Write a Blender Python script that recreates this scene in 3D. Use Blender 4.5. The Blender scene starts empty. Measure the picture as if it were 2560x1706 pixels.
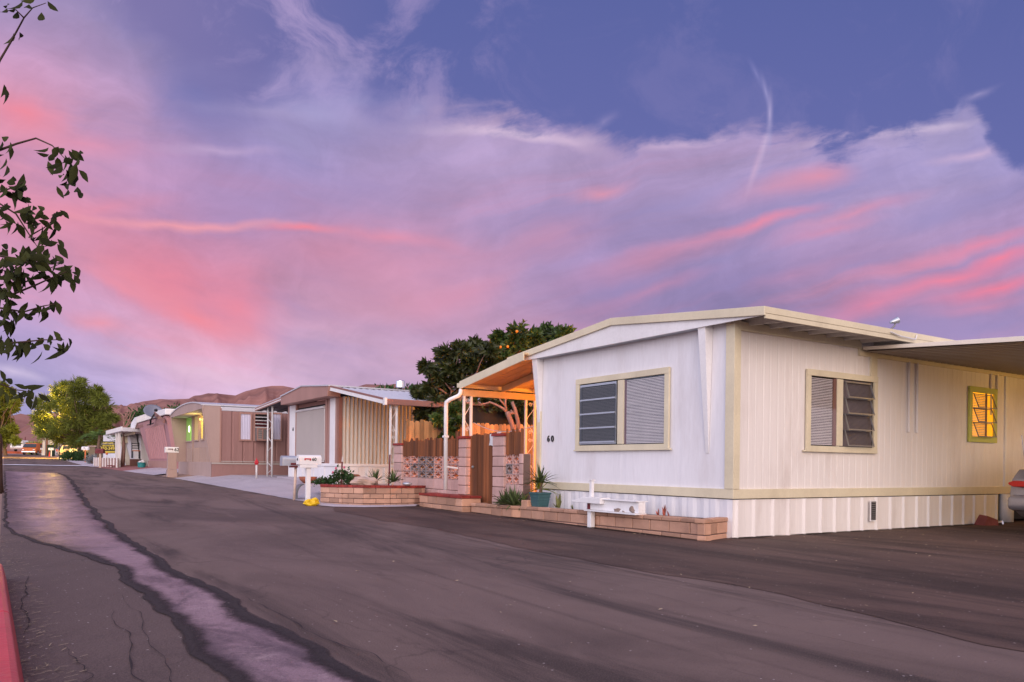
import bpy, bmesh, math, random
from mathutils import Vector, Matrix, noise
random.seed(7)
rnd = random.random
def ru(a, b): return a + (b - a) * rnd()
scene = bpy.context.scene
COL = scene.collection
# ---------------------------------------------------------------- camera (surveyed from two vanishing points)
CAMH = .95
VL = (10, 1149.0); VR = (4324, 1200.0)
ROLL = math.atan2(VR[1] - VL[1], VR[0] - VL[0])
CY = VL[1] + (1280 - VL[0]) * math.tan(ROLL)
FPX = math.sqrt((1280 - VL[0]) * (VR[0] - 1280)) / math.cos(ROLL)
YAW = math.atan((1280 - VL[0]) / math.cos(ROLL) / FPX)
S, C = math.sin(YAW), math.cos(YAW)
def uv(px, py):
    x = (px - 1280) / FPX; y = -(py - CY) / FPX
    return x * math.cos(ROLL) - y * math.sin(ROLL), x * math.sin(ROLL) + y * math.cos(ROLL)
def on(px, py, X=None, Y=None, Z=None, D=None):
    """a point of the place on the known plane X, Y or Z (metres), or at distance D along the axis"""
    u, v = uv(px, py)
    d = (S + u * C, C - u * S, v)
    t = X / d[0] if X is not None else Y / d[1] if Y is not None else (Z - CAMH) / d[2] if Z is not None else D
    return Vector((d[0] * t, d[1] * t, CAMH + d[2] * t))
cam = bpy.data.cameras.new("camera")
cam.lens = FPX / 2560 * 36; cam.sensor_width = 36; cam.clip_end = 20000; cam.clip_start = .05
cam.shift_y = (CY - 853) / 2560
co = bpy.data.objects.new("camera", cam); COL.objects.link(co)
fw = Vector((S, C, 0)); rt = Vector((C, -S, 0)); up = Vector((0, 0, 1))
cr, sr = math.cos(ROLL), math.sin(ROLL)
cx = rt * cr + up * sr; cyv = -rt * sr + up * cr
m = Matrix((cx, cyv, -fw)).transposed().to_4x4(); m.translation = Vector((0, 0, CAMH))
co.matrix_world = m
scene.camera = co
# ---------------------------------------------------------------- ground profile
PROF = [(-80, 0), (12, 0), (18, .09), (27, .2), (35, .3), (60, .42), (74, .47), (90, .75), (123, 1.35), (150, 1.8), (200, 2.5), (300, 3), (9000, 3)]
def _p(y):
    for (a, za), (b, zb) in zip(PROF, PROF[1:]):
        if y <= b: return za + (zb - za) * max(0, (y - a)) / (b - a)
    return 3
def sstep(a, b, x):
    t = min(1, max(0, (x - a) / (b - a))); return t * t * (3 - 2 * t)
def gz(x, y):
    p = sum(_p(y + k) for k in (-4, -2, 0, 2, 4)) / 5
    return p + .2 * sstep(5.8, 7.2, x) * sstep(15, 24, y) * (1 - sstep(55, 80, y))
def gpt(px, py):
    z = 0
    for _ in range(30):
        P = on(px, py, Z=z)
        z = .5 * z + .5 * gz(P.x, P.y)
    P.z = gz(P.x, P.y)
    return P
# ---------------------------------------------------------------- materials
def lin(c):
    c /= 255
    return c / 12.92 if c <= .04045 else ((c + .055) / 1.055) ** 2.4
def hexc(r, g, b): return (lin(r), lin(g), lin(b))
def NT(m):
    m.use_nodes = True
    return m.node_tree.nodes, m.node_tree.links
def M(name, col, rough=.6, var=.18, scale=2.5, bump=.12, bscale=45, metal=0, spec=.4, stretch=(1, 1, 1), dirt=None, tint=.35, trans=0, col2=None, fine=.08):
    """painted / mineral surface: large blotches, fine speckle, per-piece tint, bump"""
    m = bpy.data.materials.new(name); N, L = NT(m); b = N['Principled BSDF']
    tc = N.new('ShaderNodeTexCoord'); mp = N.new('ShaderNodeMapping'); mp.inputs['Scale'].default_value = stretch
    L.new(tc.outputs['Object'], mp.inputs[0])
    n1 = N.new('ShaderNodeTexNoise'); n1.inputs['Scale'].default_value = scale; n1.inputs['Detail'].default_value = 6; n1.inputs['Roughness'].default_value = .62
    L.new(mp.outputs[0], n1.inputs['Vector'])
    n2 = N.new('ShaderNodeTexNoise'); n2.inputs['Scale'].default_value = bscale; n2.inputs['Detail'].default_value = 3
    L.new(mp.outputs[0], n2.inputs['Vector'])
    cr_ = N.new('ShaderNodeValToRGB'); e = cr_.color_ramp.elements
    e[0].position = .3; e[1].position = .72
    lo = [max(0, c * (1 - var)) for c in col]; hi = [min(1, c * (1 + var)) for c in (col2 or col)]
    e[0].color = (*lo, 1); e[1].color = (*hi, 1)
    L.new(n1.outputs['Fac'], cr_.inputs[0])
    at = N.new('ShaderNodeAttribute'); at.attribute_name = 'tint'
    ma = N.new('ShaderNodeMath'); ma.operation = 'MULTIPLY_ADD'; ma.inputs[1].default_value = tint; ma.inputs[2].default_value = 1
    L.new(at.outputs['Fac'], ma.inputs[0])
    mb_ = N.new('ShaderNodeMath'); mb_.operation = 'MULTIPLY_ADD'; mb_.inputs[1].default_value = fine * 2; mb_.inputs[2].default_value = 1 - fine
    L.new(n2.outputs['Fac'], mb_.inputs[0])
    mm = N.new('ShaderNodeMath'); mm.operation = 'MULTIPLY'; L.new(ma.outputs[0], mm.inputs[0]); L.new(mb_.outputs[0], mm.inputs[1])
    vm = N.new('ShaderNodeVectorMath'); vm.operation = 'SCALE'
    L.new(cr_.outputs[0], vm.inputs[0]); L.new(mm.outputs[0], vm.inputs['Scale'])
    out = vm.outputs[0]
    if dirt:
        n3 = N.new('ShaderNodeTexNoise'); n3.inputs['Scale'].default_value = dirt[1]; n3.inputs['Detail'].default_value = 8; n3.inputs['Roughness'].default_value = .7
        mp3 = N.new('ShaderNodeMapping'); mp3.inputs['Scale'].default_value = dirt[3] if len(dirt) > 3 else (1, 1, .25)
        L.new(tc.outputs['Object'], mp3.inputs[0]); L.new(mp3.outputs[0], n3.inputs['Vector'])
        r3 = N.new('ShaderNodeValToRGB'); r3.color_ramp.elements[0].position = .52; r3.color_ramp.elements[1].position = .75
        L.new(n3.outputs['Fac'], r3.inputs[0])
        fm = N.new('ShaderNodeMath'); fm.operation = 'MULTIPLY'; fm.inputs[1].default_value = dirt[2]; L.new(r3.outputs[0], fm.inputs[0])
        mx = N.new('ShaderNodeMix'); mx.data_type = 'RGBA'; mx.inputs['B'].default_value = (*dirt[0], 1)
        L.new(fm.outputs[0], mx.inputs['Factor']); L.new(out, mx.inputs['A']); out = mx.outputs['Result']
    L.new(out, b.inputs['Base Color'])
    b.inputs['Roughness'].default_value = rough; b.inputs['Metallic'].default_value = metal
    b.inputs['Specular IOR Level'].default_value = spec
    if bump:
        bp = N.new('ShaderNodeBump'); bp.inputs['Strength'].default_value = bump; bp.inputs['Distance'].default_value = .02
        L.new(n2.outputs['Fac'], bp.inputs['Height']); L.new(bp.outputs[0], b.inputs['Normal'])
    if trans:
        tr = N.new('ShaderNodeBsdfTranslucent'); L.new(out, tr.inputs[0]); ms = N.new('ShaderNodeMixShader'); ms.inputs[0].default_value = trans
        L.new(b.outputs[0], ms.inputs[1]); L.new(tr.outputs[0], ms.inputs[2]); L.new(ms.outputs[0], N['Material Output'].inputs[0])
    return m
def emis(name, col, s):
    m = bpy.data.materials.new(name); N, L = NT(m); b = N['Principled BSDF']
    b.inputs['Base Color'].default_value = (*col, 1); b.inputs['Emission Color'].default_value = (*col, 1); b.inputs['Emission Strength'].default_value = s
    return m
def glass(name, tintc=(.9, .92, .95), rough=.03, mixv=.87):
    m = bpy.data.materials.new(name); N, L = NT(m); N.remove(N['Principled BSDF'])
    t = N.new('ShaderNodeBsdfTransparent'); t.inputs[0].default_value = (*tintc, 1)
    g = N.new('ShaderNodeBsdfGlossy'); g.inputs['Roughness'].default_value = rough
    lw = N.new('ShaderNodeLayerWeight'); pw = N.new('ShaderNodeMath'); pw.operation = 'POWER'; pw.inputs[1].default_value = 4; L.new(lw.outputs['Facing'], pw.inputs[0])
    ad = N.new('ShaderNodeMath'); ad.operation = 'MULTIPLY_ADD'; ad.inputs[1].default_value = .7; ad.inputs[2].default_value = 1 - mixv
    L.new(pw.outputs[0], ad.inputs[0])
    ms = N.new('ShaderNodeMixShader'); L.new(ad.outputs[0], ms.inputs[0]); L.new(t.outputs[0], ms.inputs[1]); L.new(g.outputs[0], ms.inputs[2])
    L.new(ms.outputs[0], N['Material Output'].inputs[0])
    return m
m_ = {}
WHITE = (.78, .76, .76)
m_['white'] = M('white_paint', WHITE, .55, .07, 1.2, .05, 30, dirt=((.45, .4, .37), 2.2, .25))
m_['siding'] = M('white_siding', (.76, .74, .76), .55, .05, .9, .06, 25, stretch=(1, 1, .15), dirt=((.5, .44, .42), 1.6, .42))
m_['sidefield'] = M('white_siding_warm_lit', (.76, .71, .68), .55, .05, .8, .06, 25, stretch=(1.6, 1.6, .06), dirt=((.46, .38, .34), 1.5, .5))  # same white siding, the warm light of this side mixed into its tint
m_['cream'] = M('cream_trim_paint', (.66, .585, .42), .55, .1, 1.5, .06, 30, dirt=((.38, .31, .2), 2, .25))
m_['soffit'] = M('soffit_paint', (.66, .62, .56), .7, .2, 1.5)
m_['metalroof'] = M('light_metal_roof', (.55, .55, .6), .42, .1, .8, .03, 12, metal=.25, dirt=((.4, .35, .33), .8, .4, (1, 1, 1)))
m_['alu'] = M('aluminium', (.5, .53, .58), .38, .06, 5, .02, metal=.6)
m_['alud'] = M('weathered_aluminium', (.25, .24, .24), .45, .1, 5, .02, metal=.5)
m_['blind'] = M('blind_slats', (.76, .66, .62), .5, .06, 4, 0)
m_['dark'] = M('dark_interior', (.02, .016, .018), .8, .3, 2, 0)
m_['darkred'] = M('dark_red_curtain', (.14, .02, .025), .8)
m_['glass'] = glass('window_glass')
m_['glassd'] = glass('tinted_glass', (.25, .25, .27), .03, .9)
m_['screen'] = M('insect_screen', (.15, .12, .125), .7, .12, 3, 0)
m_['brown'] = M('redbrown_paint', (.27, .125, .1), .55, .12, 1.5, .05)
m_['brownl'] = M('dusty_pink_paint', (.36, .2, .165), .6, .1, 1.2, .06, stretch=(1, 1, .3), dirt=((.2, .12, .1), 2, .3))
m_['mauve'] = M('mauve_siding', (.3, .165, .15), .6, .12, 1, .06, stretch=(1, 1, .15), dirt=((.16, .09, .08), 2, .3))
m_['taupe'] = M('taupe_siding', (.4, .285, .25), .6, .1, 1.2, .05, stretch=(1, 1, .3), dirt=((.25, .18, .14), 2, .25))
m_['pink'] = M('pink_siding', (.42, .22, .23), .6, .1, 1, .05, stretch=(1, 1, .2))
m_['tan'] = M('tan_corrugated', (.58, .52, .45), .5, .1, 1, .04, stretch=(1, 1, .2), dirt=((.25, .18, .12), 1.5, .3))
m_['shade'] = M('roller_shade_cloth', (.42, .37, .34), .85, .06, .8, .1, 120)
m_['block'] = M('pink_block', (.58, .37, .33), .85, .14, 3, .35, 60, tint=.35, dirt=((.3, .17, .14), 3, .35))
m_['blockg'] = M('grey_block', (.27, .23, .235), .85, .14, 3, .3, 60)
m_['brick'] = M('planter_block', (.47, .265, .18), .88, .16, 3, .4, 55, tint=.5, dirt=((.27, .15, .12), 2.5, .4, (1, 1, 1)))
m_['brickt'] = M('tan_slump_block', (.47, .28, .2), .88, .2, 4, .45, 50, tint=.55, dirt=((.27, .14, .1), 2, .5, (1, 1, 1)))
m_['mortar'] = M('mortar', (.16, .1, .085), .95, .2, 8, .3)
m_['redcap'] = M('red_cap_brick', (.26, .03, .022), .6, .25, 6, .2, tint=.5)
m_['kerbred'] = M('red_kerb_paint', (.5, .035, .05), .42, .16, 2.5, .15, 40, dirt=((.3, .1, .09), 5, .5, (1, 1, 1)))
m_['wood'] = M('weathered_boards', (.21, .07, .024), .85, .4, 2, .4, 30, stretch=(7, 7, .3), tint=.8, dirt=((.11, .045, .028), 3, .7))
m_['woodo'] = M('cedar_pickets', (.5, .26, .11), .85, .25, 2, .3, 30, stretch=(6, 6, .4), tint=.7, dirt=((.12, .05, .03), 3, .6))
m_['bark'] = M('bark', (.16, .1, .07), .95, .3, 6, .6, 25, stretch=(3, 3, .7))
m_['barkp'] = M('pinkish_bark', (.27, .15, .12), .95, .3, 6, .6, 25, stretch=(3, 3, .7))
m_['leafd'] = M('dark_leaf', (.04, .05, .014), .4, .3, 3, 0, tint=.9, trans=.2)
m_['leafn'] = M('near_leaf', (.028, .032, .008), .75, .3, 3, 0, spec=.12, tint=.9, trans=.12)
m_['lit_cream'] = M('lit_cream_trim', (.5, .52, .12), .55, .1, 1.5, .06, 30)  # cream trim with the lit window's yellow light put into its colour
m_['leafc'] = M('citrus_leaf', (.055, .09, .02), .36, .3, 3, 0, tint=1.1, trans=.25)
m_['leafm'] = M('mesquite_leaf', (.17, .2, .028), .6, .3, 2, 0, tint=.8, trans=.35)
m_['leafs'] = M('shrub_leaf', (.04, .09, .025), .55, .3, 3, 0, tint=.8, trans=.25)
m_['leafy'] = M('yellow_green_leaf', (.32, .34, .03), .55, .25, 3, 0, tint=.7, trans=.3)
m_['yucca'] = M('yucca_blade', (.09, .125, .045), .5, .25, 3, 0, tint=.9, trans=.15)
m_['aloe'] = M('aloe_blade', (.16, .17, .06), .5, .25, 3, 0, tint=.9)
m_['aloer'] = M('red_aloe_blade', (.4, .1, .07), .5, .25, 3, 0, tint=.9)
m_['frond'] = M('palm_frond', (.1, .17, .03), .6, .25, 3, 0, tint=.8, trans=.25)
m_['frondo'] = M('dry_frond', (.4, .2, .06), .8, .25, 3, 0, tint=.8, trans=.2)
m_['teal'] = M('teal_plastic', (.015, .2, .21), .45, .1)
m_['tealpot'] = M('teal_pot', (.045, .115, .125), .5, .15, 6, .05)
m_['soil'] = M('soil', (.09, .06, .045), .95, .3, 8, .5, 30)
m_['rock'] = M('rock', (.27, .2, .17), .9, .25, 5, .5, 25)
m_['red'] = M('red_paint', (.5, .02, .03), .45, .12)
m_['maroon'] = M('maroon_paint', (.14, .015, .02), .5, .12)
m_['rust'] = M('rusty_white_post', (.62, .48, .4), .75, .2, 6, .3, 30, dirt=((.3, .1, .03), 4, .85, (1, 1, .6)))
m_['yellow'] = M('yellow_plastic_bag', (.75, .5, .02), .35, .12, 8, .2, 20)
m_['black'] = M('black_paint', (.012, .012, .014), .5, .1)
m_['grey'] = M('grey_sheet_metal', (.22, .23, .24), .45, .2, 4, .1, metal=.4, dirt=((.1, .09, .09), 4, .5))
m_['rubber'] = M('rubber', (.015, .015, .016), .8, .2)
m_['silver'] = M('silver_car_paint', (.34, .32, .33), .25, .05, 3, 0, metal=.5)
m_['tancar'] = M('tan_car_paint', (.55, .42, .3), .3, .06, 3, 0, metal=.3)
m_['tail'] = emis('red_lamp_lens', (.4, .012, .004), .1)
m_['chrome'] = M('chrome', (.8, .8, .82), .15, .03, 3, 0, metal=1)
m_['orange'] = M('orange_fruit', (.75, .25, .02), .5, .15, 8, .1)
m_['orangep'] = M('orange_paint', (.6, .17, .05), .6, .15)
m_['sign'] = M('olive_banner', (.055, .045, .012), .6, .15)
m_['signy'] = M('yellow_letters', (.6, .46, .06), .6, .1)
m_['terra'] = M('terracotta', (.3, .1, .06), .8, .2, 6, .2)
m_['hose'] = M('pale_plastic', (.62, .6, .6), .4, .1)
m_['leaflit'] = M('litter', (.5, .38, .24), .8, .3, 9, 0, tint=.9)
# ---------------------------------------------------------------- mesh collector
class MB:
    def __init__(s): s.v = []; s.f = []; s.t = []; s.tint = 0
    def add(s, vs, fs):
        k = len(s.v); s.v += [tuple(p) for p in vs]
        for f in fs: s.f.append([i + k for i in f]); s.t.append(s.tint)
        return s
    def hexa(s, P):
        return s.add(P, [(0, 1, 2, 3), (7, 6, 5, 4), (0, 4, 5, 1), (1, 5, 6, 2), (2, 6, 7, 3), (3, 7, 4, 0)])
    def box(s, x0, x1, y0, y1, z0, z1):
        return s.hexa([(x0, y0, z0), (x1, y0, z0), (x1, y1, z0), (x0, y1, z0), (x0, y0, z1), (x1, y0, z1), (x1, y1, z1), (x0, y1, z1)])
    def fbox(s, fn, a0, a1, b0, b1, c0, c1):
        return s.hexa([fn(a0, b0, c0), fn(a1, b0, c0), fn(a1, b1, c0), fn(a0, b1, c0), fn(a0, b0, c1), fn(a1, b0, c1), fn(a1, b1, c1), fn(a0, b1, c1)])
    def prism(s, pts, vec):
        n = len(pts); vec = Vector(vec); P = [Vector(p) for p in pts]; Q = [p + vec for p in P]
        return s.add(P + Q, [tuple(range(n)), tuple(range(2 * n - 1, n - 1, -1))] + [(i, (i + 1) % n, n + (i + 1) % n, n + i) for i in range(n)])
    def beam(s, p, q, w, h, upv=(0, 0, 1)):
        p, q = Vector(p), Vector(q); d = (q - p).normalized(); u = Vector(upv)
        a = d.cross(u)
        a = (Vector((1, 0, 0)) if a.length < 1e-4 else a.normalized()) * w / 2; b = a.cross(d).normalized() * h / 2
        return s.hexa([p - a - b, p + a - b, p + a + b, p - a + b, q - a - b, q + a - b, q + a + b, q - a + b])
    def tube(s, path, r, n=8, r2=None, cap=True):
        P = [Vector(p) for p in path]; r2 = r if r2 is None else r2; k = len(P); vs = []; prev = None
        for i, p in enumerate(P):
            d = (P[min(i + 1, k - 1)] - P[max(i - 1, 0)]).normalized()
            ref = Vector((0, 0, 1)) if abs(d.z) < .95 else Vector((1, 0, 0))
            if prev is None: a = d.cross(ref).normalized()
            else: a = (prev - d * prev.dot(d)).normalized()
            prev = a; b = d.cross(a); rr = r + (r2 - r) * i / max(1, k - 1)
            vs += [p + (a * math.cos(t) + b * math.sin(t)) * rr for t in [2 * math.pi * j / n for j in range(n)]]
        fs = [(i * n + j, i * n + (j + 1) % n, (i + 1) * n + (j + 1) % n, (i + 1) * n + j) for i in range(k - 1) for j in range(n)]
        if cap: fs += [tuple(range(n - 1, -1, -1)), tuple(range((k - 1) * n, k * n))]
        return s.add(vs, fs)
    def lathe(s, prof, c, n=16, sx=1, sy=1, axis=None):
        c = Vector(c); vs = []
        for r, z in prof:
            for j in range(n):
                t = 2 * math.pi * j / n; p = Vector((r * math.cos(t) * sx, r * math.sin(t) * sy, z))
                if axis: p = axis @ p
                vs.append(c + p)
        k = len(prof)
        fs = [(i * n + j, i * n + (j + 1) % n, (i + 1) * n + (j + 1) % n, (i + 1) * n + j) for i in range(k - 1) for j in range(n)]
        fs += [tuple(range(n - 1, -1, -1)), tuple(range((k - 1) * n, k * n))]
        return s.add(vs, fs)
    def rock(s, c, rx, ry, rz, sd=0, amp=.25, n=10):
        c = Vector(c); vs = []
        for i in range(n + 1):
            ph = math.pi * i / n
            for j in range(n * 2):
                t = math.pi * j / n; d = Vector((math.sin(ph) * math.cos(t), math.sin(ph) * math.sin(t), math.cos(ph)))
                k = 1 + amp * noise.noise(d * 1.6 + Vector((sd, sd * 2.3, 0))) * 1.6
                vs.append(c + Vector((d.x * rx, d.y * ry, d.z * rz)) * k)
        w = n * 2
        return s.add(vs, [(i * w + j, i * w + (j + 1) % w, (i + 1) * w + (j + 1) % w, (i + 1) * w + j) for i in range(n) for j in range(w)])
    def leaf(s, p, d, L, W, curl=.3, side=None, rows=3):
        """a curved leaf with a folded midrib, growing from p along d"""
        p = Vector(p); d = Vector(d).normalized(); sd = Vector(side) if side is not None else Vector((ru(-1, 1), ru(-1, 1), ru(-.4, .4)))
        a = d.cross(sd)
        if a.length < 1e-3: a = Vector((1, 0, 0))
        a.normalize(); nn = a.cross(d).normalized(); vs = []; prof = [0, .75, 1, .62, 0] if rows == 4 else [0, 1, .7, 0]
        k = len(prof)
        for i, w in enumerate(prof):
            t = i / (k - 1); c = p + d * L * t - nn * curl * L * t * t
            h = w * W / 2
            vs += [c - a * h + nn * h * .35, c, c + a * h + nn * h * .35]
        fs = []
        for i in range(k - 1):
            fs += [(3 * i, 3 * i + 1, 3 * i + 4, 3 * i + 3), (3 * i + 1, 3 * i + 2, 3 * i + 5, 3 * i + 4)]
        return s.add(vs, fs)
    def tuft(s, p, d, L, W):
        p = Vector(p); d = Vector(d).normalized(); a = d.cross(Vector((ru(-1, 1), ru(-1, 1), ru(-1, 1))))
        if a.length < 1e-3: a = Vector((1, 0, 0))
        a.normalize(); b = a.cross(d) * W * .2
        return s.add([p, p + d * L * .5 + a * W / 2 + b, p + d * L, p + d * L * .5 - a * W / 2 + b], [(0, 1, 2, 3)])
def origin(o):
    v = Vector((0, 0, 0))
    while o is not None: v += o.location; o = o.parent
    return v
def build(name, mb, mat, parent=None, label=None, smooth=False, bev=0, loc=None, local=False, recalc=True):
    org = Vector((0, 0, 0)) if local else (origin(parent) if parent else (Vector(loc) if loc is not None else Vector((0, 0, 0))))
    me = bpy.data.meshes.new(name)
    me.from_pydata([tuple(Vector(p) - org) for p in mb.v], [], mb.f)
    me.attributes.new('tint', 'FLOAT', 'FACE').data.foreach_set('value', mb.t)
    if recalc:
        bm = bmesh.new(); bm.from_mesh(me); bmesh.ops.recalc_face_normals(bm, faces=bm.faces); bm.to_mesh(me); bm.free()
    if smooth: me.polygons.foreach_set('use_smooth', [True] * len(me.polygons))
    me.materials.append(m_[mat] if isinstance(mat, str) else mat)
    o = bpy.data.objects.new(name, me); COL.objects.link(o)
    if parent: o.parent = parent
    elif loc is not None: o.location = loc
    if label: o['label'] = label
    if bev:
        b = o.modifiers.new('bevel', 'BEVEL'); b.width = bev; b.segments = 2; b.limit_method = 'ANGLE'
    return o
def thing(name, label, cat, loc, group=None, rz=0):
    o = bpy.data.objects.new(name, None); COL.objects.link(o); o.location = loc; o.rotation_euler.z = rz; o.empty_display_size = .2
    o['label'] = label; o['category'] = cat
    if group: o['group'] = group
    return o
def tag(o, label, cat, group=None):
    o['label'] = label; o['category'] = cat
    if group: o['group'] = group
    return o
def struct(name, mb, mat, kind='structure', **k):
    o = build(name, mb, mat, **k); o['kind'] = kind; return o
def copy_tree(root, loc, label=None, group=None, rz=None, scale=None):
    def cp(o, par):
        c = o.copy(); COL.objects.link(c)
        if par is not None: c.parent = par
        for ch in [x for x in bpy.data.objects if x.parent == o]: cp(ch, c)
        return c
    r = cp(root, None); r.location = loc
    if rz is not None: r.rotation_euler.z = rz
    if scale: r.scale = (scale,) * 3
    if label: r['label'] = label
    if group: r['group'] = group
    return r
def text(name, body, size, mat, parent, P, right, upv, depth=.006, bold=0):
    cu = bpy.data.curves.new(name, 'FONT'); cu.body = body; cu.size = size; cu.extrude = depth; cu.offset = bold; cu.align_x = 'CENTER'; cu.align_y = 'CENTER'
    t = bpy.data.objects.new('tmp', cu); COL.objects.link(t)
    dg = bpy.context.evaluated_depsgraph_get(); me = bpy.data.meshes.new_from_object(t.evaluated_get(dg)); bpy.data.objects.remove(t)
    me.materials.clear(); me.materials.append(m_[mat])
    o = bpy.data.objects.new(name, me); COL.objects.link(o)
    r = Vector(right).normalized(); u = Vector(upv).normalized(); n = r.cross(u)
    mt = Matrix((r, u, n)).transposed().to_4x4(); mt.translation = Vector(P) - (origin(parent) if parent else Vector((0, 0, 0)))
    me.transform(mt); o.parent = parent
    return o
def mkgrid(mb, xs, ys, off=0, edge=None):
    n = len(ys)
    vs = []
    for i, x in enumerate(xs):
        for y in ys:
            xx = x
            if edge: xx = edge(i, len(xs), x, y)
            vs.append((xx, y, gz(xx, y) + off))
    mb.add(vs, [(i * n + j, (i + 1) * n + j, (i + 1) * n + j + 1, i * n + j + 1) for i in range(len(xs) - 1) for j in range(n - 1)])
def frange(a, b, n): return [a + (b - a) * i / n for i in range(n + 1)]
FX = lambda X0: (lambda a, b, c: (X0 - c, a, b))     # wall facing the street: a runs along Y, c stands out
SX = lambda Y0: (lambda a, b, c: (a, Y0 - c, b))     # wall facing the camera side: a runs along X
RGLOW = (1.55, 1.25, 1.1); WGLOW = (.3, .48, .78); SUNE = 1.45; PORCH = 1000; CARL = 130; STL = 13000
# ---------------------------------------------------------------- sky (world): dusk colours laid out by compass direction, with cloud detail
DW = 2560 / 2353
world = bpy.data.worlds.new("World"); scene.world = world; world.use_nodes = True
N = world.node_tree.nodes; L = world.node_tree.links; N.clear()
def nd(t, **k):
    n = N.new(t)
    for a, b in k.items(): setattr(n, a, b)
    return n
def math_(op, a, b=None, c=None, clamp=False):
    n = nd('ShaderNodeMath', operation=op); n.use_clamp = clamp
    for i, x in enumerate((a, b, c)):
        if x is None: continue
        if isinstance(x, (int, float)): n.inputs[i].default_value = x
        else: L.new(x, n.inputs[i])
    return n.outputs[0]
def vmath(op, a, b=None, c=None, s=None):
    n = nd('ShaderNodeVectorMath', operation=op)
    for i, x in enumerate((a, b, c)):
        if x is None: continue
        if isinstance(x, (tuple, Vector)): n.inputs[i].default_value = tuple(x)
        else: L.new(x, n.inputs[i])
    if s is not None:
        if isinstance(s, (int, float)): n.inputs['Scale'].default_value = s
        else: L.new(s, n.inputs['Scale'])
    return n.outputs['Value'] if op in ('DOT_PRODUCT', 'DISTANCE', 'LENGTH') else n.outputs['Vector']
def mixc(f, a, b):
    n = nd('ShaderNodeMix', data_type='RGBA')
    for k, x in (('Factor', f), ('A', a), ('B', b)):
        if isinstance(x, (int, float)): n.inputs[k].default_value = x
        elif isinstance(x, tuple): n.inputs[k].default_value = (*x, 1)
        else: L.new(x, n.inputs[k])
    return n.outputs['Result']
def noise_(v, scale, det=4, rough=.55, dist=0):
    n = nd('ShaderNodeTexNoise'); n.inputs['Scale'].default_value = scale; n.inputs['Detail'].default_value = det; n.inputs['Roughness'].default_value = rough; n.inputs['Distortion'].default_value = dist
    L.new(v, n.inputs['Vector']); return n
def srange(x, a, b):
    n = nd('ShaderNodeMapRange', interpolation_type='SMOOTHSTEP'); L.new(x, n.inputs[0])
    n.inputs[1].default_value = a; n.inputs[2].default_value = b
    return n.outputs[0]
tc = nd('ShaderNodeTexCoord'); D3 = tc.outputs['Generated']
F3 = Vector((S, C, 0)); R3 = Vector((C, -S, 0))
df = vmath('DOT_PRODUCT', D3, F3); dr = vmath('DOT_PRODUCT', D3, R3); sz = nd('ShaderNodeSeparateXYZ'); L.new(D3, sz.inputs[0]); dz = sz.outputs['Z']
dfm = math_('MAXIMUM', df, .12)
cmb = nd('ShaderNodeCombineXYZ'); L.new(math_('DIVIDE', dr, dfm), cmb.inputs[0]); L.new(math_('DIVIDE', dz, dfm), cmb.inputs[1])
P0 = cmb.outputs[0]          # tangent plane towards north-east: a fixed compass direction, not the lens
w1 = noise_(P0, 3.2, 3); w2 = noise_(P0, 11, 4)
P1 = vmath('MULTIPLY_ADD', vmath('SUBTRACT', w1.outputs['Color'], (.5, .5, .5)), (.10, .055, 0), P0)
P1 = vmath('MULTIPLY_ADD', vmath('SUBTRACT', w2.outputs['Color'], (.5, .5, .5)), (.05, .022, 0), P1)
# colour field of the cloud veil: smooth blend of the colours seen towards each direction
FIELD = [(60,60,150,135,180),(60,170,186,148,186),(110,300,224,146,170),(30,260,236,138,155),(260,260,200,152,184),(230,150,160,142,186),(420,130,120,118,172),(450,235,118,114,172),(600,250,142,134,186),(720,260,160,148,196),
 (850,330,172,148,190),(620,350,166,140,186),(1050,350,200,166,198),(1250,340,202,166,200),(330,370,190,144,182),(160,430,206,142,176),(420,450,184,138,178),(650,450,176,138,182),(900,450,184,146,188),(1150,450,186,150,190),
 (100,540,232,140,165),(280,560,220,134,160),(450,590,212,128,156),(430,650,234,130,150),(540,700,240,134,150),(640,600,190,134,166),(800,560,196,138,168),(800,660,204,140,168),(1000,560,196,136,168),(1000,680,206,142,174),(1150,600,178,134,172),
 (1200,730,188,146,180),(1330,640,166,130,172),(1350,540,176,138,178),(1450,420,190,152,188),(1500,560,172,134,176),(1550,680,148,126,170),(1650,420,184,152,190),(1750,600,170,134,176),(1700,720,140,122,168),(1900,450,178,150,188),(1950,560,182,142,180),
 (2100,400,186,164,200),(2100,520,176,148,188),(2250,450,160,150,198),(1980,690,206,132,164),(2150,620,196,136,172),(2280,600,206,128,160),(2250,700,190,134,170),(2300,760,164,140,184),(2050,770,160,136,180),
 (150,650,206,150,184),(60,700,190,150,192),(230,720,212,150,176),(150,800,168,154,204),(60,850,168,160,210),(250,800,190,160,198),(250,890,180,172,218),(400,790,222,164,190),(500,880,214,182,214),(650,830,212,176,206),(800,800,200,160,192),(950,820,204,164,194),(1100,720,196,150,182)]
acc = None; wacc = None
for (x, y, r, g, b) in FIELD:
    if y < 640 and x > 330:
        k_ = .38; r, g, b = r + (158 - r) * k_, g + (140 - g) * k_, b + (188 - b) * k_
    u, v = uv(x * DW, y * DW)
    d = vmath('DISTANCE', P1, (u, v, 0))
    w = math_('POWER', 2.718, math_('MULTIPLY', math_('MULTIPLY', d, d), -1 / (2 * .056 ** 2)))
    if acc is None:
        acc = vmath('MULTIPLY_ADD', w, hexc(r, g, b), (2e-5 * .42, 2e-5 * .27, 2e-5 * .45)); wacc = math_('ADD', w, 2e-5)
    else:
        acc = vmath('MULTIPLY_ADD', w, hexc(r, g, b), acc); wacc = math_('ADD', wacc, w)
field = vmath('SCALE', acc, s=math_('DIVIDE', 1, wacc))
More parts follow.
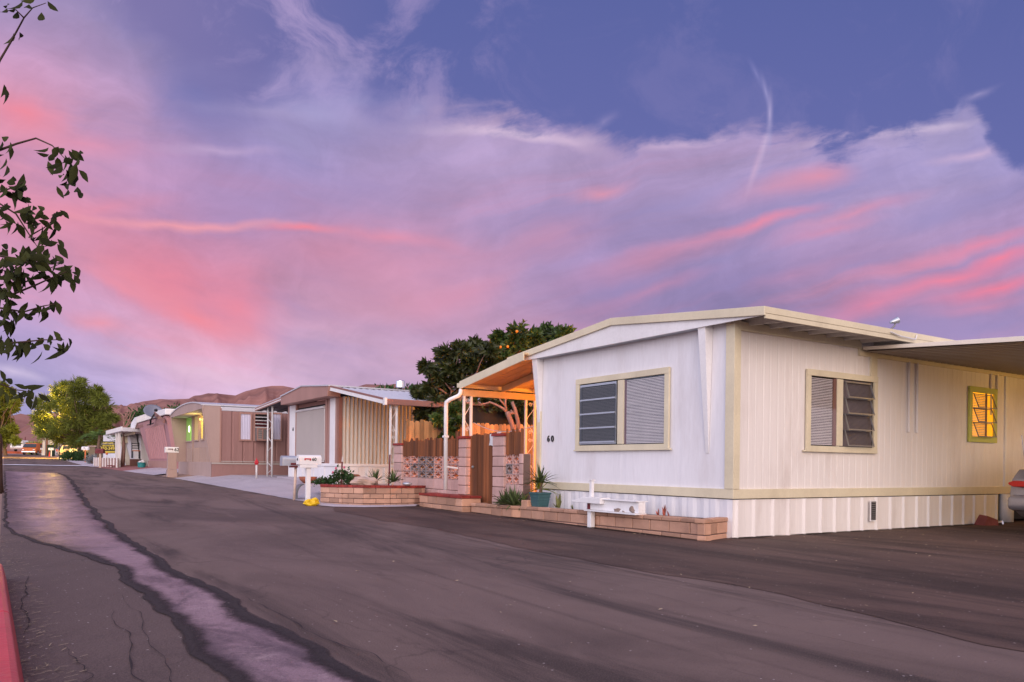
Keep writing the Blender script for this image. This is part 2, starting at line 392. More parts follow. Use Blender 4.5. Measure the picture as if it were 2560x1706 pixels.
# wisps: two stretched noises give the veil its fibres
def stretched(ang, sx, sy, scale, det=6):
    mp = nd('ShaderNodeMapping', vector_type='TEXTURE'); mp.inputs['Rotation'].default_value = (0, 0, ang); mp.inputs['Scale'].default_value = (sx, sy, 1)
    L.new(P1, mp.inputs[0]); return noise_(mp.outputs[0], scale, det, .6, .4).outputs['Fac']
wa = stretched(math.radians(14), 3.2, .75, 9); wb = stretched(math.radians(-12), 3.5, .8, 8)
sgn = srange(math_('DIVIDE', dr, dfm), -.35, .1)
wisp = mixc(sgn, wb, wa)
wsp = math_('MULTIPLY_ADD', math_('SUBTRACT', wisp, .5), 1.0, 1.0)
fld = vmath('SCALE', field, s=math_('MULTIPLY_ADD', math_('SUBTRACT', wisp, .5), .95, 1.0))
wc = stretched(math.radians(17), 5.5, .55, 5, 5); wd = stretched(math.radians(-16), 4.5, .6, 5, 5); wbig = mixc(sgn, wd, wc)
spP = nd('ShaderNodeSeparateXYZ'); L.new(P1, spP.inputs[0])
low_ = srange(spP.outputs['Y'], .44, .30)
we = noise_(P1, 13, 8, .66, .8).outputs['Fac']; fld = vmath('SCALE', fld, s=math_('MULTIPLY_ADD', math_('SUBTRACT', we, .5), .42, 1.0))
fld = mixc(math_('MULTIPLY', math_('MULTIPLY', srange(wbig, .50, .72), low_), math_('MULTIPLY_ADD', sgn, .2, .32)), fld, hexc(242, 140, 158))
fld = mixc(math_('MULTIPLY', srange(wbig, .54, .30), math_('MULTIPLY_ADD', sgn, .3, .42)), fld, hexc(146, 132, 184))
# salmon streaks
STREAK = [(440,225,110,70,8,(112,112,170),.75),(700,268,160,30,-8,(172,158,202),.65),(540,190,110,22,-32,(156,142,190),.5),(230,110,150,36,-32,(172,140,186),.5),(640,330,130,26,-10,(160,146,190),.5),(950,250,60,20,40,(160,150,196),.5),(620,480,260,50,-4,(160,134,182),.4),(820,450,200,40,4,(166,138,184),.4),(1300,500,220,26,8,(158,136,184),.5),(1560,470,160,22,14,(164,142,188),.5),(1420,660,200,40,10,(146,128,178),.6),(1700,660,200,30,14,(148,128,178),.6),(1950,620,150,22,16,(156,134,182),.6),(2250,620,120,14,15,(150,132,184),.6),(2130,500,160,22,14,(160,140,188),.6),(2050,760,180,40,8,(150,132,182),.6),(1180,306,260,10,-2,(228,196,218),.65),(1560,326,120,9,12,(222,186,212),.65),(1950,318,160,8,9,(222,188,214),.6),(330,600,220,60,-14,(242,136,154),.55),(760,590,220,50,-4,(226,136,158),.5),(900,690,220,50,6,(226,142,162),.5),(1250,560,200,30,14,(212,140,166),.5),(1500,600,240,24,15,(222,138,162),.5),(1780,440,170,26,12,(222,146,170),.45),(400,640,170,44,-20,(250,130,146),.7),(560,700,130,60,-15,(242,132,152),.5),(120,500,160,34,0,(244,146,162),.5),(1000,600,200,40,5,(216,140,166),.45),(1050,680,150,40,20,(216,142,168),.45),(70,280,110,50,-10,(238,140,158),.5),(430,516,330,9,-3,(255,160,165),.8),(700,536,90,8,2,(255,128,140),.75),(900,550,180,12,-6,(240,140,160),.5),(1390,446,95,14,14,(238,148,166),.7),(1740,522,150,10,14,(246,136,158),.85),(1600,560,230,13,14,(222,140,166),.5),(1860,420,110,22,8,(226,142,164),.6),
 (2170,640,230,17,15,(250,128,150),.9),(2290,660,190,13,12,(255,122,145),.9),(2250,560,170,12,20,(240,132,158),.6),(1990,705,130,22,16,(240,128,154),.7),(1500,665,170,11,17,(205,134,166),.6),(450,720,130,26,-28,(248,132,145),.6),(560,700,70,60,-25,(236,130,150),.5),
 (330,640,170,24,-26,(240,138,152),.5),(240,470,170,16,8,(236,140,160),.5),(60,265,110,26,-12,(246,132,148),.6),(200,335,180,20,-6,(232,140,164),.5),(240,745,80,18,-8,(248,146,158),.6),(1070,670,150,18,20,(214,142,172),.5),(2150,285,120,7,9,(216,190,216),.7),(2240,350,120,9,14,(214,176,206),.6),
 (1560,318,110,14,13,(206,170,204),.6),(1180,300,190,12,-4,(222,186,212),.7),(1330,318,80,12,-24,(216,180,208),.6),(60,865,70,10,-14,(226,200,226),.7),(450,850,300,20,-9,(228,184,208),.5),(2270,210,60,9,15,(160,150,196),.7),(2210,240,40,7,50,(150,142,192),.6),(1385,275,35,14,40,(150,140,190),.6),
 (1769,262,9,52,0,(176,164,208),.9),(1757,330,9,48,-14,(200,172,208),.8),(1736,385,9,48,-17,(206,166,200),.7),(1760,212,8,40,14,(156,150,202),.8),(1738,170,9,36,26,(134,132,190),.7),(300,655,170,13,-25,(244,140,156),.55),(450,722,90,22,-33,(248,134,148),.5),(580,745,100,26,-18,(240,138,154),.45),(2100,300,150,8,10,(214,184,212),.6),(1950,500,200,12,18,(232,142,166),.5),(2080,610,190,14,18,(236,136,160),.55),(1830,640,140,14,16,(206,136,168),.5),(1900,540,120,10,16,(228,138,164),.5),(2300,590,120,13,17,(250,126,150),.8),(2250,700,140,12,10,(232,134,160),.5),(830,230,150,10,6,(176,160,204),.5),(560,270,150,12,-5,(182,162,202),.5),(480,355,150,8,-2,(206,170,206),.5)]
col = fld
for (x, y, sx, sy, ang, c, al) in STREAK:
    u, v = uv(x * DW, y * DW)
    mp = nd('ShaderNodeMapping', vector_type='TEXTURE'); mp.inputs['Location'].default_value = (u, v, 0); mp.inputs['Rotation'].default_value = (0, 0, math.radians(ang))
    mp.inputs['Scale'].default_value = (sx * DW / FPX * 1.25, sy * DW / FPX * 2.0, 1)
    L.new(P1 if sx > 20 else P0, mp.inputs[0]); g = nd('ShaderNodeTexGradient', gradient_type='QUADRATIC_SPHERE'); L.new(mp.outputs[0], g.inputs[0])
    w = math_('MULTIPLY', math_('POWER', g.outputs['Fac'], .7), al)
    w = math_('MULTIPLY', w, math_('MULTIPLY_ADD', math_('SUBTRACT', wisp, .5), 2.2, 1.0, clamp=False), clamp=True)
    if sx < 20: TRAIL = (w, c) if 'TRAIL' not in dir() else TRAIL
    col = mixc(w, col, hexc(*c))
# clear blue above the cloud edge
EDGE = [(0, 10), (120, 20), (250, 90), (340, 190), (430, 285), (520, 330), (600, 300), (700, 250), (780, 240), (850, 290), (950, 296), (1150, 284), (1290, 300), (1380, 342), (1420, 352), (1500, 328), (1640, 300), (1780, 316), (1880, 332), (2000, 312), (2100, 294), (2240, 266), (2285, 330), (2330, 372), (2353, 384)]
fc = nd('ShaderNodeFloatCurve'); cv = fc.mapping.curves[0]
u0 = uv(0, 300)[0]; u1 = uv(2560, 300)[0]
sp1 = nd('ShaderNodeSeparateXYZ'); L.new(P1, sp1.inputs[0])
tt = math_('DIVIDE', math_('SUBTRACT', sp1.outputs['X'], u0), u1 - u0, clamp=True)
vs = [uv(x * DW, y * DW) for x, y in EDGE]
cv.points[0].location = ((vs[0][0] - u0) / (u1 - u0), vs[0][1]); cv.points[1].location = (1, vs[-1][1])
for a, b in vs[1:-1]: cv.points.new((a - u0) / (u1 - u0), b)
for p in cv.points: p.handle_type = 'AUTO'
fc.mapping.use_clip = False; fc.mapping.update()
L.new(tt, fc.inputs['Value'])
above = math_('SUBTRACT', sp1.outputs['Y'], fc.outputs[0])
en = noise_(P1, 9, 6, .62)
above = math_('MULTIPLY_ADD', math_('SUBTRACT', en.outputs['Fac'], .5), .06, above)
above = math_('MULTIPLY_ADD', math_('SUBTRACT', wisp, .5), .17, above)
wdt = nd('ShaderNodeMapRange', interpolation_type='SMOOTHSTEP'); L.new(tt, wdt.inputs[0]); wdt.inputs[1].default_value = .3; wdt.inputs[2].default_value = .5; wdt.inputs[3].default_value = .10; wdt.inputs[4].default_value = .032
t2 = math_('DIVIDE', math_('ADD', above, .012), wdt.outputs[0], clamp=True)
clear_f = math_('MULTIPLY', math_('MULTIPLY', t2, t2), math_('MULTIPLY_ADD', t2, -2, 3))
rp = nd('ShaderNodeValToRGB'); rp.color_ramp.elements[0].position = .18; rp.color_ramp.elements[0].color = (*hexc(110, 111, 174), 1); rp.color_ramp.elements[1].position = .62; rp.color_ramp.elements[1].color = (*hexc(89, 98, 160), 1)
L.new(sp1.outputs['Y'], rp.inputs[0])
thin = noise_(P1, 6.5, 8, .64, .8)
veil = math_('MULTIPLY', srange(thin.outputs['Fac'], .47, .68), math_('SUBTRACT', .85, math_('MULTIPLY', sgn, .74)))
clr = mixc(srange(spP.outputs['X'], -.1, -.55), rp.outputs[0], hexc(128, 118, 170))
clr = mixc(veil, clr, hexc(176, 156, 202))
for (x, y, sx, sy, ang, c, al) in STREAK:
    if sx < 61 and y < 290:
        u, v = uv(x * DW, y * DW)
        mp = nd('ShaderNodeMapping', vector_type='TEXTURE'); mp.inputs['Location'].default_value = (u, v, 0); mp.inputs['Rotation'].default_value = (0, 0, math.radians(ang)); mp.inputs['Scale'].default_value = (sx * DW / FPX * 1.3, sy * DW / FPX * 1.6, 1)
        L.new(P1 if sx > 20 else P0, mp.inputs[0]); g = nd('ShaderNodeTexGradient', gradient_type='QUADRATIC_SPHERE'); L.new(mp.outputs[0], g.inputs[0])
        clr = mixc(math_('MULTIPLY', g.outputs['Fac'], al), clr, hexc(*c))
col = mixc(clear_f, vmath('MULTIPLY', col, (.97, 1.05, 1.05)), clr)
# the rest of the sky: violet overhead, the after-glow of the sunset low in the south-west
SUNV = Vector((-.62, -.74, .26)).normalized()
dim = mixc(srange(dz, 0, .75), (.56, .48, .56), (.36, .37, .62))
glow = math_('POWER', math_('MAXIMUM', vmath('DOT_PRODUCT', D3, SUNV), 0), 1.6)
wside = math_('POWER', math_('MAXIMUM', vmath('DOT_PRODUCT', D3, Vector((-.96, .1, .25)).normalized()), 0), 2)
rear = vmath('MULTIPLY_ADD', glow, RGLOW, dim)
rear = vmath('MULTIPLY_ADD', wside, WGLOW, rear)
vis = srange(df, .3, .62)
col = mixc(vis, rear, col)
hz = srange(dz, -.06, -.01)
col = mixc(hz, (.12, .085, .09), col)
sky = nd('ShaderNodeTexSky', sky_type='NISHITA'); sky.sun_disc = False; sky.sun_elevation = math.asin(SUNV.z); sky.sun_rotation = math.atan2(SUNV.x, SUNV.y)
b1 = nd('ShaderNodeBackground'); L.new(col, b1.inputs[0]); b1.inputs[1].default_value = 1
b2 = nd('ShaderNodeBackground'); L.new(sky.outputs[0], b2.inputs[0]); b2.inputs[1].default_value = .004
ad = nd('ShaderNodeAddShader'); L.new(b1.outputs[0], ad.inputs[0]); L.new(b2.outputs[0], ad.inputs[1])
ow = nd('ShaderNodeOutputWorld'); L.new(ad.outputs[0], ow.inputs[0])
world.cycles.sampling_method = 'MANUAL'; world.cycles.sample_map_resolution = 512
scene.view_settings.view_transform = 'Standard'; scene.view_settings.look = 'None'; scene.view_settings.exposure = 0; scene.view_settings.gamma = 1
scene.cycles.max_bounces = 6; scene.cycles.transparent_max_bounces = 12
def lamp(name, kind, loc, col, e, **k):
    l = bpy.data.lights.new(name, kind); l.color = col; l.energy = e
    for a, b in k.items(): setattr(l, a, b)
    o = bpy.data.objects.new(name, l); COL.objects.link(o); o.location = loc; return o
so = lamp('sun', 'SUN', (0, -20, 30), (1, .82, .7), SUNE, angle=math.radians(45))
so.rotation_euler = (-Vector((-.36, -.9, .24))).to_track_quat('-Z', 'Y').to_euler()
# ---------------------------------------------------------------- ground
def asphalt(name, c0, c1, c2, streak=.5, specks=1.0):
    m = bpy.data.materials.new(name); N_, L_ = NT(m); b = N_['Principled BSDF']
    tc = N_.new('ShaderNodeTexCoord')
    def no(scale, det, st=(1, 1, 1), rough=.6, dist=0, rot=0):
        mp = N_.new('ShaderNodeMapping'); mp.inputs['Scale'].default_value = st; mp.inputs['Rotation'].default_value = (0, 0, rot); L_.new(tc.outputs['Object'], mp.inputs[0])
        n = N_.new('ShaderNodeTexNoise'); n.inputs['Scale'].default_value = scale; n.inputs['Detail'].default_value = det; n.inputs['Roughness'].default_value = rough; n.inputs['Distortion'].default_value = dist
        L_.new(mp.outputs[0], n.inputs['Vector']); return n.outputs['Fac']
    def rmp(x, a, b_):
        r = N_.new('ShaderNodeMapRange'); r.interpolation_type = 'SMOOTHSTEP'; L_.new(x, r.inputs[0]); r.inputs[1].default_value = a; r.inputs[2].default_value = b_; return r.outputs[0]
    def mx(f, a, bb):
        n = N_.new('ShaderNodeMix'); n.data_type = 'RGBA'; L_.new(f, n.inputs['Factor'])
        for k, x in (('A', a), ('B', bb)):
            if isinstance(x, tuple): n.inputs[k].default_value = (*x, 1)
            else: L_.new(x, n.inputs[k])
        return n.outputs['Result']
    def mu(a, k):
        n = N_.new('ShaderNodeMath'); n.operation = 'MULTIPLY'; L_.new(a, n.inputs[0])
        if isinstance(k, float): n.inputs[1].default_value = k
        else: L_.new(k, n.inputs[1])
        return n.outputs[0]
    col = mx(rmp(no(.45, 5, (1, .5, 1), dist=1.2), .35, .68), c0, c1)
    col = mx(mu(rmp(no(.8, 6, (1, .12, 1), .65, 1.4, -.08), .47, .66), streak), col, c2)
    col = mx(mu(rmp(no(2.6, 6, (1, .09, 1), .7, .9, -.05), .55, .72), .6), col, c0)
    col = mx(mu(rmp(no(.9, 6, (1, .35, 1), .65, 2.0), .58, .72), .55), col, c0)
    agg = no(130, 2); col = mx(mu(rmp(agg, .42, .72), .5), col, tuple(min(1, c * 2.4) for c in c1))
    ag2 = no(55, 3, rough=.7); col = mx(mu(rmp(ag2, .55, .8), .5), col, tuple(c * .5 for c in c2))
    v = N_.new('ShaderNodeTexVoronoi'); v.inputs['Scale'].default_value = 26; L_.new(tc.outputs['Object'], v.inputs['Vector'])
    vd = N_.new('ShaderNodeMath'); vd.operation = 'LESS_THAN'; L_.new(v.outputs['Distance'], vd.inputs[0]); vd.inputs[1].default_value = .16
    sel = N_.new('ShaderNodeSeparateColor'); L_.new(v.outputs['Color'], sel.inputs[0])
    vs_ = N_.new('ShaderNodeMath'); vs_.operation = 'GREATER_THAN'; L_.new(sel.outputs[0], vs_.inputs[0]); vs_.inputs[1].default_value = 1 - .05 * specks
    col = mx(mu(mu(vd.outputs[0], vs_.outputs[0]), .8), col, (.5, .42, .4))
    # web of old hairline cracks, broken up
    if streak > .55:
        mpv = N_.new('ShaderNodeMapping'); mpv.inputs['Scale'].default_value = (1, .55, 1); L_.new(tc.outputs['Object'], mpv.inputs[0])
        nv = N_.new('ShaderNodeTexNoise'); nv.inputs['Scale'].default_value = 2.2; nv.inputs['Detail'].default_value = 4; L_.new(mpv.outputs[0], nv.inputs['Vector'])
        vm_ = N_.new('ShaderNodeVectorMath'); vm_.operation = 'MULTIPLY_ADD'; L_.new(nv.outputs['Color'], vm_.inputs[0]); vm_.inputs[1].default_value = (.9, .9, 0); L_.new(mpv.outputs[0], vm_.inputs[2])
        vv = N_.new('ShaderNodeTexVoronoi'); vv.feature = 'DISTANCE_TO_EDGE'; vv.inputs['Scale'].default_value = .75; L_.new(vm_.outputs[0], vv.inputs['Vector'])
        ck = N_.new('ShaderNodeMapRange'); L_.new(vv.outputs['Distance'], ck.inputs[0]); ck.inputs[1].default_value = .012; ck.inputs[2].default_value = .003
        col = mx(mu(mu(ck.outputs[0], rmp(no(.7, 4), .45, .65)), .38), col, tuple(c * .6 for c in c2))
    L_.new(col, b.inputs['Base Color'])
    rr = N_.new('ShaderNodeMapRange'); L_.new(no(1.1, 5, (1, .4, 1)), rr.inputs[0]); rr.inputs[3].default_value = .62; rr.inputs[4].default_value = .92; L_.new(rr.outputs[0], b.inputs['Roughness'])
    b.inputs['Specular IOR Level'].default_value = .3
    bp = N_.new('ShaderNodeBump'); bp.inputs['Strength'].default_value = .8; bp.inputs['Distance'].default_value = .012; L_.new(no(75, 4), bp.inputs['Height'])
    bp2 = N_.new('ShaderNodeBump'); bp2.inputs['Strength'].default_value = .35; bp2.inputs['Distance'].default_value = .06; L_.new(no(2.2, 5), bp2.inputs['Height']); L_.new(bp.outputs[0], bp2.inputs['Normal'])
    L_.new(bp2.outputs[0], b.inputs['Normal'])
    return m
m_['road'] = asphalt('asphalt', (.178, .12, .104), (.088, .058, .051), (.031, .021, .0195), .9)
m_['apron'] = asphalt('brown_asphalt', (.12, .07, .056), (.058, .034, .028), (.024, .0135, .012), .9, 1.8)
m_['shoulder'] = asphalt('patched_asphalt', (.125, .086, .078), (.08, .055, .05), (.04, .028, .026), .6, 2.4)
m_['gutter'] = asphalt('gutter_concrete', (.31, .205, .225), (.17, .11, .13), (.07, .045, .053), .9, .8)
m_['seam'] = asphalt('tar_seam', (.026, .019, .02), (.02, .015, .016), (.014, .011, .012), .3, .3)
m_['conc'] = asphalt('driveway_concrete', (.42, .37, .4), (.35, .31, .34), (.26, .22, .23), .45, .3)
m_['redpave'] = asphalt('red_paving', (.3, .12, .11), (.24, .1, .09), (.16, .07, .06), .4, .5)
m_['desert'] = asphalt('sandy_ground', (.3, .2, .16), (.23, .15, .12), (.16, .11, .09), .4, .5)
mb = MB()
ring = [-6000, -3000, -1500, -800, -400, -200, -100, -50, -25, -12, -6] + frange(-3, 15, 18) + [20, 30, 50, 100, 200, 400, 800, 1500, 3000, 6000]
yr = [-3000, -1000, -300, -80, -40, -20] + frange(-10, 160, 85) + [170, 185, 200, 230, 260, 300, 400, 700, 1500, 3000, 6000]
mkgrid(mb, ring, yr, -.02)
struct('ground', mb, 'desert', smooth=True)
mb = MB(); ys = frange(-12, 60, 180) + frange(61, 150, 60)
def road_edge(i, n, x, y):
    if i == n - 1: return 5.72 + (.05 * noise.noise((0, y * .9, 3)) if y < 60 else 0)
    return x
mkgrid(mb, frange(-.03, 5.7, 12), ys, 0, road_edge)
struct('road', mb, 'road', smooth=True)
# brown asphalt apron in front of the white home, its ragged edge lying on the road
mb = MB()
def apron_edge(i, n, x, y):
    t = i / (n - 1)
    e = 4.95 + .32 * sstep(5, 11, y) + .16 * noise.noise((1.5, y * .55, 0)) + .05 * noise.noise((4.5, y * 2.6, 0)) + .02 * noise.noise((4.5, y * 9, 0)) - .45 * sstep(5, 1, y)
    xr = 40 if y < 7.9 else 40 - 30.9 * sstep(7.8, 8.4, y)
    if y > 14: e = e + (5.9 - e) * sstep(14, 16.4, y)
    xr = xr if y < 16 else 8.2
    return e + (xr - e) * (t ** 1.5)
mkgrid(mb, frange(0, 1, 14), frange(-12, 16.4, 190), .004, apron_edge)
struct('pavement', mb, 'apron', smooth=True)
# strip of broken asphalt between kerb and gutter
mb = MB(); mkgrid(mb, frange(0, 1, 5), frange(-6, 13, 120), .004, lambda i, n, x, y: -.02 + i / (n - 1) * (.86 - .8 * sstep(7.2, 12.8, y) + .07 * noise.noise((7, y * 1.1, 0)) + .03 * noise.noise((9, y * 4, 0))))
struct('road_shoulder', mb, 'shoulder', smooth=True)
# concrete gutter with tar along both broken edges
def gl(y): return .84 - .8 * sstep(7.2, 12.8, y) + .07 * noise.noise((7, y * 1.1, 0)) + .03 * noise.noise((9, y * 4, 0))
def gr(y): return 1.33 - .08 * sstep(5, 8, y) + .9 * sstep(9, 40, y) + .07 * noise.noise((3, y * .9, 0)) + .03 * noise.noise((5, y * 3.7, 0))
def closing(y): return sstep(47, 42, y)
gy = frange(-6, 47, 300)
mb = MB(); mkgrid(mb, frange(0, 1, 6), gy, .006, lambda i, n, x, y: gl(y) + .02 + i / (n - 1) * (gr(y) - gl(y)) * (.05 + .95 * closing(y)))
g_ = struct('gutter', mb, 'gutter', smooth=True, recalc=False)
ew = []
for i in range(7):
    t = i / 6; ew += [min(1, 2.2 * min(t, 1 - t))] * len(gy)
g_.data.attributes.new('edge', 'FLOAT', 'POINT').data.foreach_set('value', ew)
N_, L_ = NT(m_['gutter']); b_ = N_['Principled BSDF']; src_ = b_.inputs['Base Color'].links[0].from_socket
def no_(scale, det, st, rough=.65, dist=0):
    tcx = N_.new('ShaderNodeTexCoord'); mp = N_.new('ShaderNodeMapping'); mp.inputs['Scale'].default_value = st; L_.new(tcx.outputs['Object'], mp.inputs[0])
    n = N_.new('ShaderNodeTexNoise'); n.inputs['Scale'].default_value = scale; n.inputs['Detail'].default_value = det; n.inputs['Roughness'].default_value = rough; n.inputs['Distortion'].default_value = dist; L_.new(mp.outputs[0], n.inputs['Vector']); return n.outputs['Fac']
def mix_(f, a, c, k=1.0, lo=0, hi=1):
    r = N_.new('ShaderNodeMapRange'); r.interpolation_type = 'SMOOTHSTEP'; L_.new(f, r.inputs[0]); r.inputs[1].default_value = lo; r.inputs[2].default_value = hi; r.inputs[4].default_value = k
    n = N_.new('ShaderNodeMix'); n.data_type = 'RGBA'; L_.new(r.outputs[0], n.inputs['Factor']); L_.new(a, n.inputs['A']); n.inputs['B'].default_value = (*c, 1); return n.outputs['Result']
cc = mix_(no_(1.6, 7, (1, .45, 1), .7, 1.0), src_, (.07, .045, .055), .85, .48, .66)
cc = mix_(no_(2.3, 6, (1, 1.6, 1), .7), cc, (.55, .4, .4), .6, .55, .75)
cc = mix_(no_(30, 5, (1, .6, 1), .8), cc, (.045, .03, .035), .5, .52, .7)
cc = mix_(no_(8, 7, (1, .7, 1), .75), cc, (.06, .04, .047), .6, .48, .72)
at_ = N_.new('ShaderNodeAttribute'); at_.attribute_name = 'edge'; an = N_.new('ShaderNodeMath'); an.operation = 'MULTIPLY_ADD'; L_.new(no_(5, 7, (1, .6, 1), .7), an.inputs[0]); an.inputs[1].default_value = .9; L_.new(at_.outputs['Fac'], an.inputs[2])
cc = mix_(an.outputs[0], cc, (.05, .034, .038), .88, 1.15, .5)
L_.new(cc, b_.inputs['Base Color'])
rg_ = N_.new('ShaderNodeMapRange'); L_.new(no_(1.2, 5, (1, .5, 1)), rg_.inputs[0]); rg_.inputs[1].default_value = .35; rg_.inputs[2].default_value = .65; rg_.inputs[3].default_value = .36; rg_.inputs[4].default_value = .55; L_.new(rg_.outputs[0], b_.inputs['Roughness']); b_.inputs['Specular IOR Level'].default_value = .5
m_['tar'] = asphalt('tar_edge', (.034, .025, .025), (.026, .019, .02), (.018, .013, .014), .3, .3)
N_, L_ = NT(m_['tar']); at_ = N_.new('ShaderNodeAttribute'); at_.attribute_name = 'edge'
tcx = N_.new('ShaderNodeTexCoord'); nx_ = N_.new('ShaderNodeTexNoise'); nx_.inputs['Scale'].default_value = 22; nx_.inputs['Detail'].default_value = 8; nx_.inputs['Roughness'].default_value = .75; L_.new(tcx.outputs['Object'], nx_.inputs['Vector'])
sm_ = N_.new('ShaderNodeMath'); sm_.operation = 'MULTIPLY_ADD'; sm_.inputs[1].default_value = 1.5; L_.new(nx_.outputs['Fac'], sm_.inputs[0]); L_.new(at_.outputs['Fac'], sm_.inputs[2])
mr_ = N_.new('ShaderNodeMapRange'); mr_.interpolation_type = 'SMOOTHSTEP'; L_.new(sm_.outputs[0], mr_.inputs[0]); mr_.inputs[1].default_value = .6; mr_.inputs[2].default_value = 1.7
L_.new(mr_.outputs[0], N_['Principled BSDF'].inputs['Alpha'])
mb = MB(); ed = []
for s_ in (0, 1):
    cols_ = 6
    def seam(i, n, x, y, s_=s_):
        w = .17 + .09 * noise.noise((11 + s_ * 5, y * 1.1, 0)) + .04 * noise.noise((13 + s_ * 5, y * 5, 0))
        w = max(.1, w) * (1.1 if s_ else (1 - .6 * sstep(9, 13, y)))
        o_ = -.03 + w * i / (n - 1)
        e = gr(y) if s_ else gl(y)
        return e + (-o_ if s_ else o_) + .02 * noise.noise((s_ * 9 + 31, y * 7, 0))
    yy_ = frange(-6, 42, 420); mkgrid(mb, frange(0, 1, cols_), yy_, .010, seam)
    for i in range(cols_ + 1):
        t = i / cols_; ed += [(1.0 if t < .2 else 1.0 - (t - .2) / .8 * 1.35) if i > 0 else .25] * len(yy_)
o = struct('tar_strip', mb, 'tar', recalc=False); o.data.attributes.new('edge', 'FLOAT', 'POINT').data.foreach_set('value', ed)
# dark dirt strips standing in for contact shade along skirting and planters
m_['dirt'] = m_['tar'].copy(); m_['dirt'].name = 'contact_shade_dirt'
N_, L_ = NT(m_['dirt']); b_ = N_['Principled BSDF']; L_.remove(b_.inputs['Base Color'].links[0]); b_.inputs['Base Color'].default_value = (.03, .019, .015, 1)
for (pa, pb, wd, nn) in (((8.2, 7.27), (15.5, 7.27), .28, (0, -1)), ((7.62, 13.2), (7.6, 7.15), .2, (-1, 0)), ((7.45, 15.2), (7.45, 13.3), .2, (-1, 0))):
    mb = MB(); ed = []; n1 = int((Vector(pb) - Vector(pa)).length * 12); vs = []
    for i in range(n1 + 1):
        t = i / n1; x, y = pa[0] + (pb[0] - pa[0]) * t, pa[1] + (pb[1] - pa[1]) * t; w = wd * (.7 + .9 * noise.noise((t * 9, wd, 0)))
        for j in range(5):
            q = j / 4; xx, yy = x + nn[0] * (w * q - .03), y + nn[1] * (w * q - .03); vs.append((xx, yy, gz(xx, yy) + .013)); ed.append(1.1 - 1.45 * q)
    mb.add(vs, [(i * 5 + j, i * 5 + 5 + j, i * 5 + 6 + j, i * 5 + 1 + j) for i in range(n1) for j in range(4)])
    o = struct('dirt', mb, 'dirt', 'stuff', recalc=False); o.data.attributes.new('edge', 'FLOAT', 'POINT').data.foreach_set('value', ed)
# hairline cracks and resurfacing edges
mb = MB()
def crack(p0, p1, w, n=60, amp=.1, sd=0):
    vs = []
    for i in range(n + 1):
        t = i / n; x = p0[0] + (p1[0] - p0[0]) * t + amp * noise.noise((sd, t * 3.5, 0)) + amp * .35 * noise.noise((sd + 5, t * 13, 0)); y = p0[1] + (p1[1] - p0[1]) * t
        h = w * (.3 + abs(noise.noise((sd + 2, t * 9, 0))) * 1.6) * math.sin(math.pi * min(1, max(.02, t)))**.5
        vs += [(x - h, y, gz(x, y) + .011), (x + h, y, gz(x, y) + .011)]
    mb.add(vs, [(2 * i, 2 * i + 1, 2 * i + 3, 2 * i + 2) for i in range(n)])
for a, b, w, am, sd in [((.5, 2.5), (.56, 5.6), .004, .1, 1), ((.25, 2.5), (.3, 4.6), .005, .12, 2), ((.62, 3), (.7, 6.2), .003, .09, 3), ((3.9, 2.2), (4.35, 9), .004, .2, 4), ((1.5, 3.1), (1.42, 6), .005, .08, 6), ((.1, 5), (.16, 7.5), .008, .05, 7), ((4.5, 2.3), (5.0, 9.5), .012, .12, 8)]:
    crack(a, b, w, 70, am, sd)
struct('road_crack', mb, 'seam')
# red kerb
mb = MB(); prof = [(-.30, -.05), (-.30, .125), (-.05, .14), (-.025, .13), (-.012, .09), (.02, -.05)]
for j in range(6):
    y0, y1 = 7.35 - j * 2.35, 7.35 - (j + 1) * 2.35 + .012
    mb.tint = ru(-.15, .15)
    kx = lambda y: .08 - .016 * (y - 3.5)
    mb.prism([(x + kx(y0), y0, z) for x, z in prof], (kx(y1) - kx(y0), y1 - y0, 0))
struct('kerb', mb, 'kerbred', bev=.008)
# driveways and pads
def pad(name, mat, x0, x1, y0, y1, off, nx=4, ny=14, wob=.03, sk=0):
    mb = MB(); mkgrid(mb, frange(0, 1, nx), frange(y0, y1, ny), off, lambda i, n, x, y: (x0 + wob * noise.noise((2, y * 1.7, 0))) + (x1 - x0) * i / (n - 1))
    return struct(name, mb, mat)
pad('driveway', 'conc', 5.66, 14, 16.9, 27.6, .009, 5, 30, .05)
pad('driveway', 'conc', 5.66, 14, 27.62, 33.6, .009, 5, 20, .05)
pad('driveway', 'conc', 5.66, 14, 38.5, 49.5, .009, 5, 20, .05)
pad('driveway', 'redpave', 5.66, 9, 49.6, 66, .009, 4, 14, .05)
pad('driveway', 'conc', 5.66, 20, 68, 118, .009, 4, 20, .05)
mb = MB(); y0 = 74
for a, b in ((12, 106), (116, 219)):
    p, q = on(a, 1166.4, D=63), on(b, 1166.4, D=63)
    d = Vector((S, C, 0)) * 1.3
    P = [p - d, q - d, q + d, p + d]
    mb.add([(v.x, v.y, gz(v.x, v.y) + .05) for v in P], [(0, 1, 2, 3)])
struct('road_marking', mb, M('road_white', (.75, .74, .8), .7, .1, 1.5))
